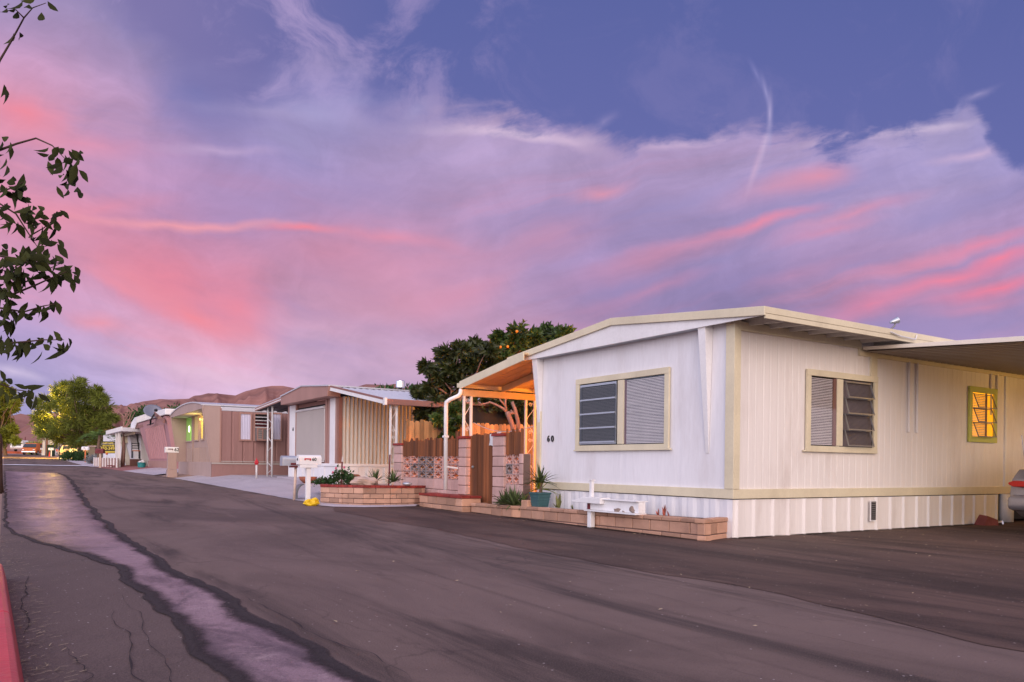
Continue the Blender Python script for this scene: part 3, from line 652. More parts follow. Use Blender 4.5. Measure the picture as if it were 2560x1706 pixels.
# hills
RIDGE = [(-700, 1010), (-400, 1020), (-200, 1032), (0, 1043), (40, 1037), (90, 1037), (150, 1031), (230, 1019), (283, 1013), (315, 1015), (355, 1004), (400, 998), (420, 999), (470, 998), (482, 993), (517, 983.5), (530, 984), (548, 985), (586, 989), (605, 982), (625, 975), (650, 969), (677, 965), (705, 965), (735, 971), (770, 983), (820, 992), (865, 980), (888, 968), (912, 961), (945, 962), (960, 964), (985, 960), (1000, 962), (1025, 970), (1052, 975), (1120, 985), (1300, 990), (1700, 1000), (2300, 1010), (3200, 1030)]
cols = []
xx = -700
while xx < 3200:
    for (a, ya), (b, yb) in zip(RIDGE, RIDGE[1:]):
        if a <= xx <= b: yy = ya + (yb - ya) * (xx - a) / (b - a)
    cols.append((xx, yy)); xx += 4 if 150 < xx < 1100 else 30
mb = MB(); NR = 46; vs = []
for (x, y) in cols:
    top = on(x, y, D=2600)
    for j in range(NR + 1):
        t = j / NR
        Dj = 900 + 1700 * t ** .8
        base = on(x, 1160, D=Dj)
        h = top.z * (t ** 1.25)
        k = math.sin(math.pi * t) ** .7
        q = Vector((base.x, base.y, 0)) / 330; q2 = Vector(((x - 600) / 60, t * 1.2, 0))
        rg = 1 - abs(noise.noise(q * 1.0 + Vector((0, 0, 3)))) * 2
        rg2 = 1 - abs(noise.noise(q2 + Vector((5, 0, 3)))) * 2; rg3 = 1 - abs(noise.noise(q2 * Vector((3, 2, 1)).x + Vector((9, 0, 3)))) * 2
        h += k * (38 * (rg - .4) + 26 * (rg2 - .4) + 7 * (rg3 - .4) + 2.5 * noise.noise(q * 14))
        vs.append((base.x, base.y, max(h, -2 + 5 * t)))
n = NR + 1
mb.add(vs, [(i * n + j, (i + 1) * n + j, (i + 1) * n + j + 1, i * n + j + 1) for i in range(len(cols) - 1) for j in range(NR)])
m_['hill'] = M('desert_hillside', (.235, .09, .066), .95, .25, .006, 0, .02, dirt=((.16, .085, .075), .008, .6, (1, 1, 1)), col2=(.3, .14, .11))
struct('hills', mb, 'hill', smooth=True)
# ================================================================ white mobile home
X0, Y0, YL = 8.245, 7.28, 11.9
ZS, ZT = .535, .665          # skirting top / trim top
ZW = 2.93
XE = 20.0
H1 = thing('mobile_home', 'white mobile home with cream trim, number 60 beside its front window', 'mobile home', (X0, Y0, 0))
def ribs(fn, a0, a1, zb, zt, pitch, depth, prof, mat, root, name='wall', label=None, jit=0, back=0, smooth=False):
    """sheet siding: a profile run along a wall and pulled up; zb / zt may be functions of a"""
    f0 = zb if callable(zb) else (lambda a: zb); f1 = zt if callable(zt) else (lambda a: zt)
    sg = 1 if a1 > a0 else -1; a = a0; pts = []
    while (a1 - a) * sg > 1e-6:
        for t, d in prof:
            x = a + sg * pitch * t * 1.0
            if (a1 - x) * sg >= 0: pts.append((x, d * depth))
        a += sg * pitch * (1 + ru(-jit, jit))
    pts.append((a1, prof[0][1] * depth)); mb = MB(); vs = []
    for x, d in pts: vs += [fn(x, f0(x), d), fn(x, f1(x), d), ]
    mb.add(vs, [(2 * i, 2 * i + 2, 2 * i + 3, 2 * i + 1) for i in range(len(pts) - 1)])
    return build(name, mb, mat, root, label, smooth=smooth)
fr, sd = FX(X0), SX(Y0)
GROOVE = [(0, 0), (.9, 0), (.93, -1), (.97, -1), (1.0, 0)]
# core box behind the siding
mb = MB(); mb.box(X0 + .03, XE, Y0 + .03, YL - .01, .05, 2.95); build('core', mb, 'dark', H1)
ribs(fr, YL, Y0, ZS, ZW + .02, 1.22, .002, GROOVE, 'siding', H1)
ribs(sd, X0, XE, ZS, ZW + .01, .305, .0035, [(0, 0), (.38, 0), (.4, -1), (.43, -1), (.45, 0), (.9, 0), (.93, -1.2), (.97, -1.2), (1.0, 0)], 'sidefield', H1)
mb = MB(); mb.box(X0, XE, YL - .012, YL, .05, ZW); build('wall', mb, 'siding', H1)
# skirting: bent vertical sheets with an uneven lower edge
zb_side = lambda a: -.03 + .02 * noise.noise((a * 3, 0, 1)) + .012 * (a - X0) * .25
SK = [(0, .2), (.12, .25), (.2, 1), (.26, 1), (.3, .1), (.7, 0), (1, .2)]
ribs(sd, X0 - .01, 15.32, zb_side, ZS - .012, .36, .036, SK, 'sidefield', H1, 'skirting', jit=.1)
ribs(fr, YL, Y0 - .01, -.03, ZS - .012, .42, .016, [(0, .5), (.1, 1), (.3, 1), (.45, 0), (.6, .2), (.8, 1), (1, .5)], 'siding', H1, 'skirting')
mb = MB(); mb.box(X0 + .02, 15.6, Y0 + .05, YL - .05, -.04, ZS); build('underfloor', mb, 'dark', H1)
mb = MB(); mb.fbox(sd, 11.29, 11.44, .15, .47, .045, .06); v = build('skirt_vent', mb, 'white', H1)
mb = MB()
for k in range(9): mb.fbox(sd, 11.31, 11.42, .175 + k * .032, .19 + k * .032, .058, .068)
build('louvre', mb, 'alud', v); mb = MB(); mb.fbox(sd, 11.305, 11.425, .165, .455, .06, .062); build('opening', mb, 'dark', v)
# cream trim boards
mb = MB()
mb.fbox(fr, YL + .0, Y0 - .035, ZS, ZT, .0, .032); mb.fbox(sd, X0 + .0, 15.86, ZS, ZT, .0, .03)
build('belt_trim', mb, 'cream', H1, bev=.004)
mb = MB(); mb.fbox(fr, Y0 + .115, Y0 - .04, ZT + .002, ZW + .03, .0, .04); mb.fbox(sd, X0 - .0, X0 + .085, ZT + .002, ZW + .03, .002, .042)
build('corner_trim', mb, 'cream', H1, bev=.004)
mb = MB(); mb.fbox(fr, YL + .004, YL - .12, ZS + .002, ZW - .02, .002, .036); build('corner_trim', mb, 'cream', H1, bev=.004)
mb = MB(); mb.fbox(sd, X0 + .087, 11.04, 2.81, 2.93, .001, .04); mb.fbox(sd, 11.0, 18, 2.7, 2.82, .0, .034)
build('frieze_trim', mb, 'cream', H1, bev=.004)
mb = MB(); mb.fbox(sd, 11.31, 11.47, 2.40, 2.70, .0, .032); build('joint_trim', mb, 'cream', H1)
# tapered wing fins under the gable overhang
GX = 8.06
for y0, y1, zb_ in ((YL - .005, YL - .14, 1.5), (7.80, 7.68, 1.15)):
    mb = MB(); xs = X0 - .004
    mb.hexa([(xs, (y0 + y1) / 2 + .03, zb_), (xs, (y0 + y1) / 2 - .03, zb_), (xs - .006, (y0 + y1) / 2 - .03, zb_), (xs - .006, (y0 + y1) / 2 + .03, zb_), (xs, y0, 2.95), (xs, y1 - .02, 2.95), (GX + .02, y1 - .02, 2.95), (GX + .02, y0, 2.95)])
    build('wing_fin', mb, 'white', H1, bev=.006)
# gable panel, roof sheet, fascia
def k8(y): return y * GX / X0
YR, YLr, YRi = k8(6.76), k8(12.94), k8(9.83)
zc = lambda z: CAMH + (z - CAMH) * GX / X0
ZE, ZR, ZB = zc(3.045), zc(3.352), zc(2.935)
th = .115
mb = MB()
mb.prism([(GX, YR + .03, ZB), (GX, YR + .03, ZE - th + .01), (GX, YRi, ZR - th + .01), (GX, YLr - .06, ZE - th + .02), (GX, YLr - .06, ZB)], (.025, 0, 0))
build('gable_panel', mb, 'white', H1)
mb = MB(); mb.box(GX + .027, X0 + .0, Y0 + .5, YL - .0, ZB + .004, ZB + .03); build('soffit', mb, 'alu', H1)
RX0, RX1 = GX - .035, 22
mb = MB()
for (a, za, b, zb_) in ((YR, ZE, YRi, ZR), (YRi, ZR, YLr, ZE)):
    mb.hexa([(RX0, a, za - th), (RX0 + .03, a, za - th), (RX0 + .03, b, zb_ - th), (RX0, b, zb_ - th), (RX0, a, za), (RX0 + .03, a, za), (RX0 + .03, b, zb_), (RX0, b, zb_)])
fa = build('fascia', mb, 'cream', H1, bev=.004)
mb = MB(); mb.box(RX0 + .031, RX1, YR - .0, YR + .025, ZE - .085, ZE - .001); mb.box(RX0 + .031, RX1, YR + .004, YR + .03, ZE - .15, ZE - .088)
build('fascia', mb, 'cream', H1, bev=.003)
mb = MB()
for (a, za, b, zb_) in ((YR + .026, ZE - .002, YRi, ZR - .004), (YRi, ZR - .004, YLr, ZE - .004)):
    mb.hexa([(RX0 + .032, a, za - .03), (RX1, a, za - .03), (RX1, b, zb_ - .03), (RX0 + .032, b, zb_ - .03), (RX0 + .032, a, za), (RX1, a, za), (RX1, b, zb_), (RX0 + .032, b, zb_)])
mb2 = MB()
for k in range(14):
    x = RX0 + .5 + k * 1.0
    mb.beam((x, YR + .05, ZE + .006), (x, YRi - .02, ZR + .004), .03, .02)
rf = build('roof', mb, 'metalroof', H1)
for k in range(9):
    mb = MB(); x = GX + .42 + k * .42
    mb.hexa([(x, YR + .035, ZE - .14), (x + .04, YR + .035, ZE - .14), (x + .04, Y0 + .1, ZE - .1), (x, Y0 + .1, ZE - .1), (x, YR + .035, ZE - .035), (x + .04, YR + .035, ZE - .035), (x + .04, Y0 + .1, ZE - .012), (x, Y0 + .1, ZE - .012)])
    build('rafter_tail', mb, 'soffit', H1)
# conduits and seams on the long wall
for x in (12.36, 12.6, 14.98, 15.2):
    mb = MB(); mb.tube([(x, Y0 - .025, 2.72), (x, Y0 - .025, ZT + (.9 if x < 14 else 1.3))], .02, 6); build('conduit', mb, 'sidefield', H1)
mb = MB(); mb.fbox(sd, 15.5, 15.56, ZT, 2.72, 0, .03); build('joint_trim', mb, 'white', H1)
# flood light on the eave
P = on(2236, 812, Y=YR)
mb = MB(); mb.tube([P + Vector((-.1, .02, -.1)), P + Vector((0, 0, -.02)), P + Vector((.03, 0, .03))], .012, 6); fl = build('flood_light', mb, 'alud', H1)
mb = MB(); mb.lathe([(.018, -.07), (.028, -.04), (.048, .05), (.052, .055), (.04, .045)], P + Vector((-.0, 0, .05)), 12, axis=Matrix.Rotation(math.radians(70), 3, 'Y') @ Matrix.Rotation(.4, 3, 'X')); build('lamp_head', mb, 'alu', fl, smooth=True)
mb = MB(); mb.tube([P + Vector((-.12, -.02, -.12)), P + Vector((.1, -.03, -.16)), P + Vector((.5, -.03, -.17)), P + Vector((.55, -.02, -.1))], .01, 5); build('cable', mb, 'hose', fl)
# number
for ch, px in (('6', 1371), ('0', 1381)):
    p = on(px, 1098, X=X0 - .012); text('house_number', ch, .16, 'black', H1, p, (0, -1, 0), (0, 0, 1), .008)
# ---- windows
def blinds(fn, a0, a1, b0, b1, c, n, par, mat='blind', tilt=.01):
    mb = MB()
    for k in range(n):
        z = b0 + (b1 - b0) * (k + .5) / n; h = (b1 - b0) / n * .3
        s_ = .004 * noise.noise((k * .7, a0, 0))
        mb.tint = ru(-.12, .12)
        mb.hexa([fn(a0, z - h + s_, c + tilt), fn(a1, z - h - s_, c + tilt), fn(a1, z - h + .002, c + tilt), fn(a0, z - h + .002, c + tilt), fn(a0, z + h, c - .004), fn(a1, z + h, c - .004), fn(a1, z + h + .002, c - .002), fn(a0, z + h + .002, c - .002)])
    return build('blind', mb, mat, par)
def ring_frame(mb, fn, a0, a1, b0, b1, w, c0, c1, flare=0):
    lo, hi = min(a0, a1), max(a0, a1)
    mb.fbox(fn, lo - flare, hi + flare, b0, b0 + w, c0, c1); mb.fbox(fn, lo - flare, hi + flare, b1 - w, b1, c0, c1)
    mb.fbox(fn, lo, lo + w, b0 + w, b1 - w, c0, c1 - .003); mb.fbox(fn, hi - w, hi, b0 + w, b1 - w, c0, c1 - .003)
def backing(fn, a0, a1, b0, b1, par, mat='dark', name='opening'):
    mb = MB(); mb.fbox(fn, a0, a1, b0, b1, .002, .007); return build(name, mb, mat, par)
def louvres(fn, a0, a1, b0, b1, n, par, out=.0, frame='alu', pane='glass', w=.022):
    """jalousie: panes hinged at the top, swung out by `out`"""
    h = (b1 - b0) / n
    for k in range(n):
        z0, z1 = b0 + k * h, b0 + (k + 1) * h
        cz = lambda z: .045 + out * (z1 - z) / h
        mb = MB()
        for (p, q) in (((a0, z0), (a1, z0)), ((a0, z1 - .01), (a1, z1 - .01)), ((a0 + .01, z0), (a0 + .01, z1)), ((a1 - .01, z0), (a1 - .01, z1))) if out else (((a0, z0 + .008), (a1, z0 + .008)),):
            P_, Q_ = fn(p[0], p[1], cz(p[1])), fn(q[0], q[1], cz(q[1])); mb.beam(P_, Q_, w, w)
        f_ = build('louvre_frame', mb, frame, par)
        mb = MB(); mb.add([fn(a0 + .01, z0, cz(z0)), fn(a1 - .01, z0, cz(z0)), fn(a1 - .01, z1 - .01, cz(z1)), fn(a0 + .01, z1 - .01, cz(z1))], [(0, 1, 2, 3)]); build('pane', mb, pane, f_)
# front window: a is Y (left = larger Y)
mb = MB(); ring_frame(mb, fr, 8.47, 10.715, 1.205, 2.43, .095, .012, .05); mb.fbox(fr, 9.475, 9.62, 1.31, 2.325, .012, .046)
mb.fbox(fr, 8.43, 8.47, 1.205, 1.23, .012, .05); mb.fbox(fr, 10.715, 10.755, 1.205, 1.23, .012, .05)
w1_ = build('window', mb, 'cream', H1, bev=.004)
backing(fr, 8.5, 9.53, 1.25, 2.4, w1_); backing(fr, 9.55, 10.66, 1.25, 2.4, w1_)
blinds(fr, 9.43, 8.58, 1.312, 2.31, .014, 44, w1_); mb = MB(); mb.fbox(fr, 9.475, 9.435, 1.31, 2.32, .008, .02); build('curtain_edge', mb, 'darkred', w1_)
mb = MB(); mb.add([fr(8.575, 1.31, .037), fr(9.475, 1.31, .037), fr(9.475, 2.325, .037), fr(8.575, 2.325, .037)], [(0, 1, 2, 3)]); build('pane', mb, 'glass', w1_)
mb = MB(); ring_frame(mb, fr, 9.66, 10.6, 1.318, 2.318, .035, .02, .04); build('sash', mb, 'alu', w1_)
blinds(fr, 10.55, 9.72, 1.36, 2.27, .012, 40, w1_, 'blind'); louvres(fr, 10.585, 9.675, 1.345, 2.285, 4, w1_, 0, 'alu', 'glassd', .026)
# long-wall windows: a is X
mb = MB(); ring_frame(mb, sd, 9.74, 11.47, 1.2, 2.40, .09, .012, .05); mb.fbox(sd, 10.44, 10.585, 1.3, 2.3, .012, .046); mb.fbox(sd, 9.68, 9.74, 1.2, 1.225, .012, .05)
w2_ = build('window', mb, 'cream', H1, bev=.004)
backing(sd, 9.8, 10.46, 1.25, 2.35, w2_); backing(sd, 10.56, 11.4, 1.25, 2.35, w2_)
blinds(sd, 9.84, 10.36, 1.305, 2.29, .013, 42, w2_); mb = MB(); mb.fbox(sd, 10.37, 10.44, 1.3, 2.3, .01, .03); build('jamb', mb, 'brown', w2_)
mb = MB(); mb.add([sd(9.84, 1.3, .036), sd(10.44, 1.3, .036), sd(10.44, 2.3, .036), sd(9.84, 2.3, .036)], [(0, 1, 2, 3)]); build('pane', mb, 'glass', w2_)
mb = MB(); mb.fbox(sd, 10.6, 11.36, 1.3, 2.3, .009, .013); build('insect_screen', mb, 'screen', w2_)
louvres(sd, 10.62, 11.28, 1.31, 2.28, 4, w2_, .07, 'alud', 'glass', .016)
mb = MB(); ring_frame(mb, sd, 14.21, 15.17, 1.46, 2.44, .1, .012, .05); w3_ = build('window', mb, 'lit_cream', H1, label='small window lit yellow from inside', bev=.004)
m_['litroom'] = emis('lit_room', (1, .44, .01), 1.15)
backing(sd, 14.26, 15.12, 1.5, 2.4, w3_, 'litroom', 'lit_room')
blinds(sd, 14.31, 14.8, 1.56, 2.33, .012, 26, w3_); mb = MB(); mb.fbox(sd, 14.8, 14.86, 1.56, 2.34, .012, .02); build('jamb', mb, 'brown', w3_)
louvres(sd, 14.33, 14.97, 1.56, 2.32, 3, w3_, .09, 'alud', 'glass', .014)
# drain pipe under the long wall end
mb = MB(); mb.tube([(15.5, Y0 - .06, .02), (15.5, Y0 - .06, .53)], .12, 14); build('drain_pipe', mb, 'white', H1, smooth=True)
# ---- carport canopy
CP = thing('carport', 'flat carport canopy with a ribbed underside on the long wall of the white home', 'carport', (11.04, Y0, 0))
zca = lambda y: 2.835 + (y - 7.25) * (2.835 - 2.70) / (7.25 - 4.95)
mb = MB(); y_a, y_b = Y0 - .06, 2.2
mb.hexa([(11.04, y_b, zca(y_b) - .085), (11.07, y_b, zca(y_b) - .085), (11.07, y_a, zca(y_a) - .05), (11.04, y_a, zca(y_a) - .05), (11.04, y_b, zca(y_b)), (11.07, y_b, zca(y_b)), (11.07, y_a, zca(y_a)), (11.04, y_a, zca(y_a))])
m_['creaml'] = M('pale_cream_paint', (.76, .68, .57), .5, .06, 1.5, .03); build('fascia', mb, 'creaml', CP, bev=.003)
mb = MB(); vs = []; n = 0; x = 11.072
while x < 20:
    for t, d in ((0, 0), (.07, 0), (.09, .045), (.15, .045), (.17, 0)):
        vs += [(x + t, y_b, zca(y_b) - .075 + d), (x + t, y_a, zca(y_a) - .075 + d)]; n += 1
    x += .2
mb.add(vs, [(2 * i, 2 * i + 2, 2 * i + 3, 2 * i + 1) for i in range(n - 1)])
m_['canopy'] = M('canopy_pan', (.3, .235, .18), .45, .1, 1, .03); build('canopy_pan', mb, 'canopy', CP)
mb = MB(); mb.hexa([(11.07, y_b, zca(y_b) - .028), (20, y_b, zca(y_b) - .028), (20, y_a, zca(y_a) - .028), (11.07, y_a, zca(y_a) - .028), (11.07, y_b, zca(y_b) - .004), (20, y_b, zca(y_b) - .004), (20, y_a, zca(y_a) - .004), (11.07, y_a, zca(y_a) - .004)])
build('canopy_top', mb, 'metalroof', CP)
for x in (11.6, 15.5, 19.5):
    mb = MB(); mb.box(x - .05, x + .05, 2.35, 2.45, -.02, zca(2.4) - .08); build('post', mb, 'white', CP)
# ---- patio cover on the street side
PC = thing('patio_cover', 'sloping cream patio cover with white posts, glowing orange underneath beside the gate', 'patio cover', (7.9, 14.3, 0))
XA = 7.9
def sc(y, z): return y * XA / 7.95, CAMH + (z - CAMH) * XA / 7.95
yl, zl = sc(14.37, 2.685); yh, zh = YL, 3.02
sl = (zh - zl) / (yl - yh)
ye = yl
zt_ = lambda y: zl + (ye - y) * sl
mb = MB()
mb.hexa([(XA, ye, zl - .16), (XA + .03, ye, zl - .16), (XA + .03, yh + .004, zt_(yh) - .16), (XA, yh + .004, zt_(yh) - .16), (XA, ye, zl), (XA + .03, ye, zl), (XA + .03, yh + .004, zt_(yh)), (XA, yh + .004, zt_(yh))])
build('fascia', mb, 'cream', PC, bev=.004)
mb = MB()
for k in range(18):
    a, b = XA + .032 + k * .22, XA + .032 + k * .22 + .212
    mb.tint = ru(-.3, .3)
    mb.hexa([(a, ye, zl - .045), (b, ye, zl - .045), (b, yh + .01, zt_(yh) - .045), (a, yh + .01, zt_(yh) - .045), (a, ye, zl - .012), (b, ye, zl - .012), (b, yh + .01, zt_(yh) - .012), (a, yh + .01, zt_(yh) - .012)])
m_['ceilw'] = M('painted_boards', (.55, .4, .24), .7, .15, 2, .05); build('roof_deck', mb, 'ceilw', PC)
for k in range(3):
    mb = MB(); x = XA + 1.0 + k * 1.1
    mb.hexa([(x, ye - .05, zl - .17), (x + .06, ye - .05, zl - .17), (x + .06, yh + .02, zt_(yh) - .17), (x, yh + .02, zt_(yh) - .17), (x, ye - .05, zl - .047), (x + .06, ye - .05, zl - .047), (x + .06, yh + .02, zt_(yh) - .047), (x, yh + .02, zt_(yh) - .047)])
    build('rafter', mb, 'ceilw', PC)
mb = MB(); mb.box(XA + .04, 11.9, ye - .1, ye - .04, zl - .30, zl - .165); build('beam', mb, 'ceilw', PC)
mb = MB(); mb.box(XA - .0, 11.9, ye + .003, ye + .1, zl - .12, zl - .03); build('gutter_channel', mb, 'cream', PC)
def scroll_post(par, x0, x1, y, z0, z1, mat='white', nm='post'):
    """two tubes with wrought scrolls between them"""
    for x in (x0, x1):
        mb = MB(); mb.box(x - .022, x + .022, y - .022, y + .022, z0, z1); build(nm, mb, mat, par)
    mb = MB(); h = (z1 - z0) / 3
    for k in range(3):
        pts = []
        for t in range(25):
            a = t / 24; s1 = math.sin(a * 2 * math.pi * 1.0)
            pts.append((x0 + (x1 - x0) * (.5 + .38 * math.cos(a * math.pi * 2.2 + .3)), y, z0 + h * (k + .08 + .84 * a)))
        mb.tube(pts, .006, 5)
        for e_, s_ in ((.12, 1), (.88, -1)):
            cxx = x0 + (x1 - x0) * .5; zz = z0 + h * (k + e_)
            mb.tube([(cxx + s_ * .045 * (1 - q / 26) * math.cos(q * .5), y, zz + .045 * (1 - q / 26) * math.sin(q * .5)) for q in range(20)], .005, 5)
    build('scroll', mb, mat, par)
px_ = lambda px, Y: on(px, 1000, Y=Y).x
scroll_post(PC, px_(1160, ye - .07), px_(1178, ye - .07), ye - .07, .02, zl - .3)
scroll_post(PC, px_(1315, ye - .07), px_(1337, ye - .07), ye - .07, .02, zl - .3)
# downspout from the gutter to the little planter
XD = 7.62
pt = lambda px, py, X=XD: on(px, py, X=X)
mb = MB(); a_, b_, c_, d_ = on(1152, 975, X=XA + .0), on(1146, 990, X=7.82), pt(1116, 1006), pt(1114, 1225)
mb.tube([a_, on(1151, 984, X=7.88), b_, on(1124, 1000, X=7.66), c_, pt(1115, 1015), d_], .042, 12)
ds = build('downspout', mb, 'white', PC, smooth=True)
mb = MB(); q = pt(1114, 1092); mb.box(q.x - .05, q.x + .05, q.y - .05, q.y + .05, q.z - .02, q.z + .02); build('bracket', mb, 'white', ds); mb = MB(); q = pt(1116, 1167)
mb.beam(q, on(1144, 1171, X=7.88), .03, .03); build('bracket', mb, 'white', ds)
lamp('porch_lamp', 'POINT', (12.4, 12.45, 2.05), (1, .29, .015), PORCH, shadow_soft_size=.15)
lb = thing('porch_light', 'small bare bulb glowing orange on the wall under the patio cover', 'light', (12.4, 11.95, 2.2))
mb = MB(); mb.lathe([(.05, -.02), (.06, .0), (.05, .02)], (12.4, 11.94, 2.2), 10); build('base', mb, 'white', lb)
mb = MB(); mb.rock((12.4, 12.03, 2.12), .05, .05, .07, 0, 0, 6); build('bulb', mb, emis('bulb', (1, .4, .05), 8), lb, smooth=True)
# curtain of dark: added black box behind the patio, also blocking the neighbour lamp
DKBOX = thing('shed', 'added dark box blacking out the gap just behind the orange lit pickets', 'shed', (12.5, 19, 0))
mb = MB(); mb.box(10.3, 14.8, 18.35, 19.6, 0, 2.55); build('wall', mb, 'dark', DKBOX)
mb = MB(); mb.box(10.2, 14.9, 18.25, 19.7, 2.55, 2.63); build('roof', mb, 'brown', DKBOX)

lamp('neighbour_porch_lamp', 'POINT', (15.2, 20.6, 2.2), (1, .34, .02), 700, shadow_soft_size=.12)
lamp('carport_lamp', 'POINT', (15.8, 4.3, 2.45), (1, .55, .1), CARL, shadow_soft_size=.2)
for nm, lab, p in (('porch_light', 'small bulb under the patio cover of the roller shade home', (15.2, 20.6, 2.4)), ('carport_light', 'small bulb under the carport canopy beyond the right edge', (15.8, 4.3, 2.53))):
    lb = thing(nm, lab, 'light', p)
    mb = MB(); mb.lathe([(.05, .04), (.06, .06), (.05, .2)], p, 10); build('base', mb, 'white', lb)
    mb = MB(); mb.rock((p[0], p[1], p[2] + .0), .04, .04, .05, 0, 0, 6); build('bulb', mb, bpy.data.materials['bulb'], lb, smooth=True)
# ================================================================ block wall, gate, planters, plants in front
def run_blocks(mb, path, zc0, h, L_, gap=.008, th=.12, off=0, top=None, jit=.0):
    """lay one course of blocks along a path; zc0 bottom height function"""
    for si, (a, b) in enumerate(zip(path, path[1:])):
        a, b = Vector(a), Vector(b); l = (b - a).length; d = (b - a) / l; nn = Vector((-d.y, d.x))
        cuts = [0.0]; c = (off % L_) or L_
        while c < l - .1:
            if c > .1: cuts.append(c)
            c += L_ * (1 + ru(-jit, jit))
        cuts.append(l)
        for ca, cb in zip(cuts, cuts[1:]):
            p, q = a + d * (ca + gap / 2), a + d * (cb - gap / 2)
            mb.tint = ru(-.5, .5); j = ru(-.004, .004)
            P = [Vector((p.x, p.y)), Vector((q.x, q.y)), Vector((q.x, q.y)) + nn * th, Vector((p.x, p.y)) + nn * th]
            P = [v - nn * j for v in P]
            mb.hexa([(v.x, v.y, zc0(v.x, v.y)) for v in P] + [(v.x, v.y, zc0(v.x, v.y) + h) for v in P])
    return mb
def mortar_core(mb, path, zb, zt, th, inset=.012):
    for a, b in zip(path, path[1:]):
        a, b = Vector(a), Vector(b); d = (b - a).normalized(); n = Vector((-d.y, d.x))
        a = a + d * .02; b = b - d * .02; p, q = a + n * inset, b + n * inset; r, s = b + n * (th - inset), a + n * (th - inset)
        mb.hexa([(v.x, v.y, zb) for v in (p, q, r, s)] + [(v.x, v.y, zt(v.x, v.y) - .012) for v in (p, q, r, s)])
def fill_soil(path_front, back, zt, par):
    mb = MB(); pts = [Vector(p) for p in path_front] + [Vector(p) for p in back]
    mb.add([(p.x, p.y, zt(p.x, p.y) - .03) for p in pts], [tuple(range(len(pts)))]); return build('soil', mb, 'soil', par)
def planter(name, label, path, ztop, capmat, blockmat, ccap, cblk, L_, th, back, group=None, capproud=.015, caplen=None):
    t = thing(name, label, 'planter', (path[0][0], path[0][1], 0), group)
    mb = MB(); n = len(cblk); zt = ztop
    mortar_core(mb, path, -.06, lambda x, y: zt(x, y) - ccap, th); build('mortar', mb, 'mortar', t)
    mb = MB(); acc = ccap
    for i, h in enumerate(cblk):
        acc2 = acc + h
        run_blocks(mb, path, lambda x, y, a=acc2: zt(x, y) - a + .008, h - .012, L_, .012, th, L_ * (.5 if i % 2 else .93), jit=.04); acc = acc2
    build('block_course', mb, blockmat, t, bev=.009)
    pp = []
    P = [Vector(p) for p in path]
    for i, p in enumerate(P):
        d = (P[min(i + 1, len(P) - 1)] - P[max(i - 1, 0)]).normalized(); pp.append(p + Vector((d.y, -d.x)) * capproud)
    mb = MB(); run_blocks(mb, pp, lambda x, y: zt(x, y) - ccap, ccap, caplen or L_, .006, th + capproud * 2, L_ * .5, jit=.05); build('cap_course', mb, capmat, t, bev=.014 if capmat == 'brick' else .006)
    fill_soil([(p[0] + .02, p[1]) for p in path], back, zt, t)
    return t
# paths run so that the planter's inside lies to the left of travel (towards +X when going to -Y)
zt = lambda x, y: .212 + (13.2 - y) * .0122
planter('brick_planter', 'pinkish block planter edging the white home, its long run in front of the window', [(7.72, 11.66), (7.6, 7.16), (8.24, 7.36)], zt, 'brick', 'brick', .06, [.155, .12], .39, .12, [(8.25, 7.4), (8.25, 11.6)])
planter('brick_planter', 'short pinkish block planter bed holding the yucca clump in front of the gate', [(7.93, 13.28), (7.62, 13.25), (7.63, 11.8), (7.78, 11.62)], zt, 'brick', 'brick', .06, [.155, .1], .39, .12, [(8.2, 11.7), (8.2, 12.5), (7.95, 12.6)])
zt2 = lambda x, y: .485 + .012 * (17 - y) - .01 * (x - 6)
planter('brick_planter', 'rounded tan block planter with a dark red brick cap behind the front mailbox', [(6.5, 18.6), (5.75, 16.5), (5.98, 15.85), (6.3, 15.45), (6.9, 15.42), (7.5, 15.5), (7.86, 15.7)], zt2, 'redcap', 'brickt', .055, [.13, .1, .1, .1], .3, .14, [(7.9, 17), (7.9, 20), (6.6, 19.5)], caplen=.11)
zt3 = lambda x, y: .345
planter('brick_planter', 'low block step planter with a red brick cap, the white downspout ending on it', [(7.88, 15.18), (7.45, 15.16), (7.45, 13.3), (7.88, 13.3)], zt3, 'redcap', 'brick', .05, [.16, .16], .4, .13, [], caplen=.3)
mb = MB(); mb.tint = .2; mb.box(7.52, 7.89, 13.36, 15.1, .2, .338); build('cap_fill', mb, 'redcap', bpy.data.objects['brick_planter.003'])
# concrete lip under the rounded planter
mb = MB(); pth = [(6.0, 18), (5.5, 16.45), (5.76, 15.6), (6.28, 15.25), (6.95, 15.2), (7.45, 15.26)]
vs = []
for (x, y) in pth: vs += [(x - .1, y - .12, gz(x, y) + .012), (x, y, gz(x, y) + .035), (x + .3, y + .2, gz(x, y) + .035)]
mb.add(vs, [(3 * i + k, 3 * i + 3 + k, 3 * i + 4 + k, 3 * i + 1 + k) for i in range(len(pth) - 1) for k in (0, 1)])
struct('kerb_apron', mb, 'conc')
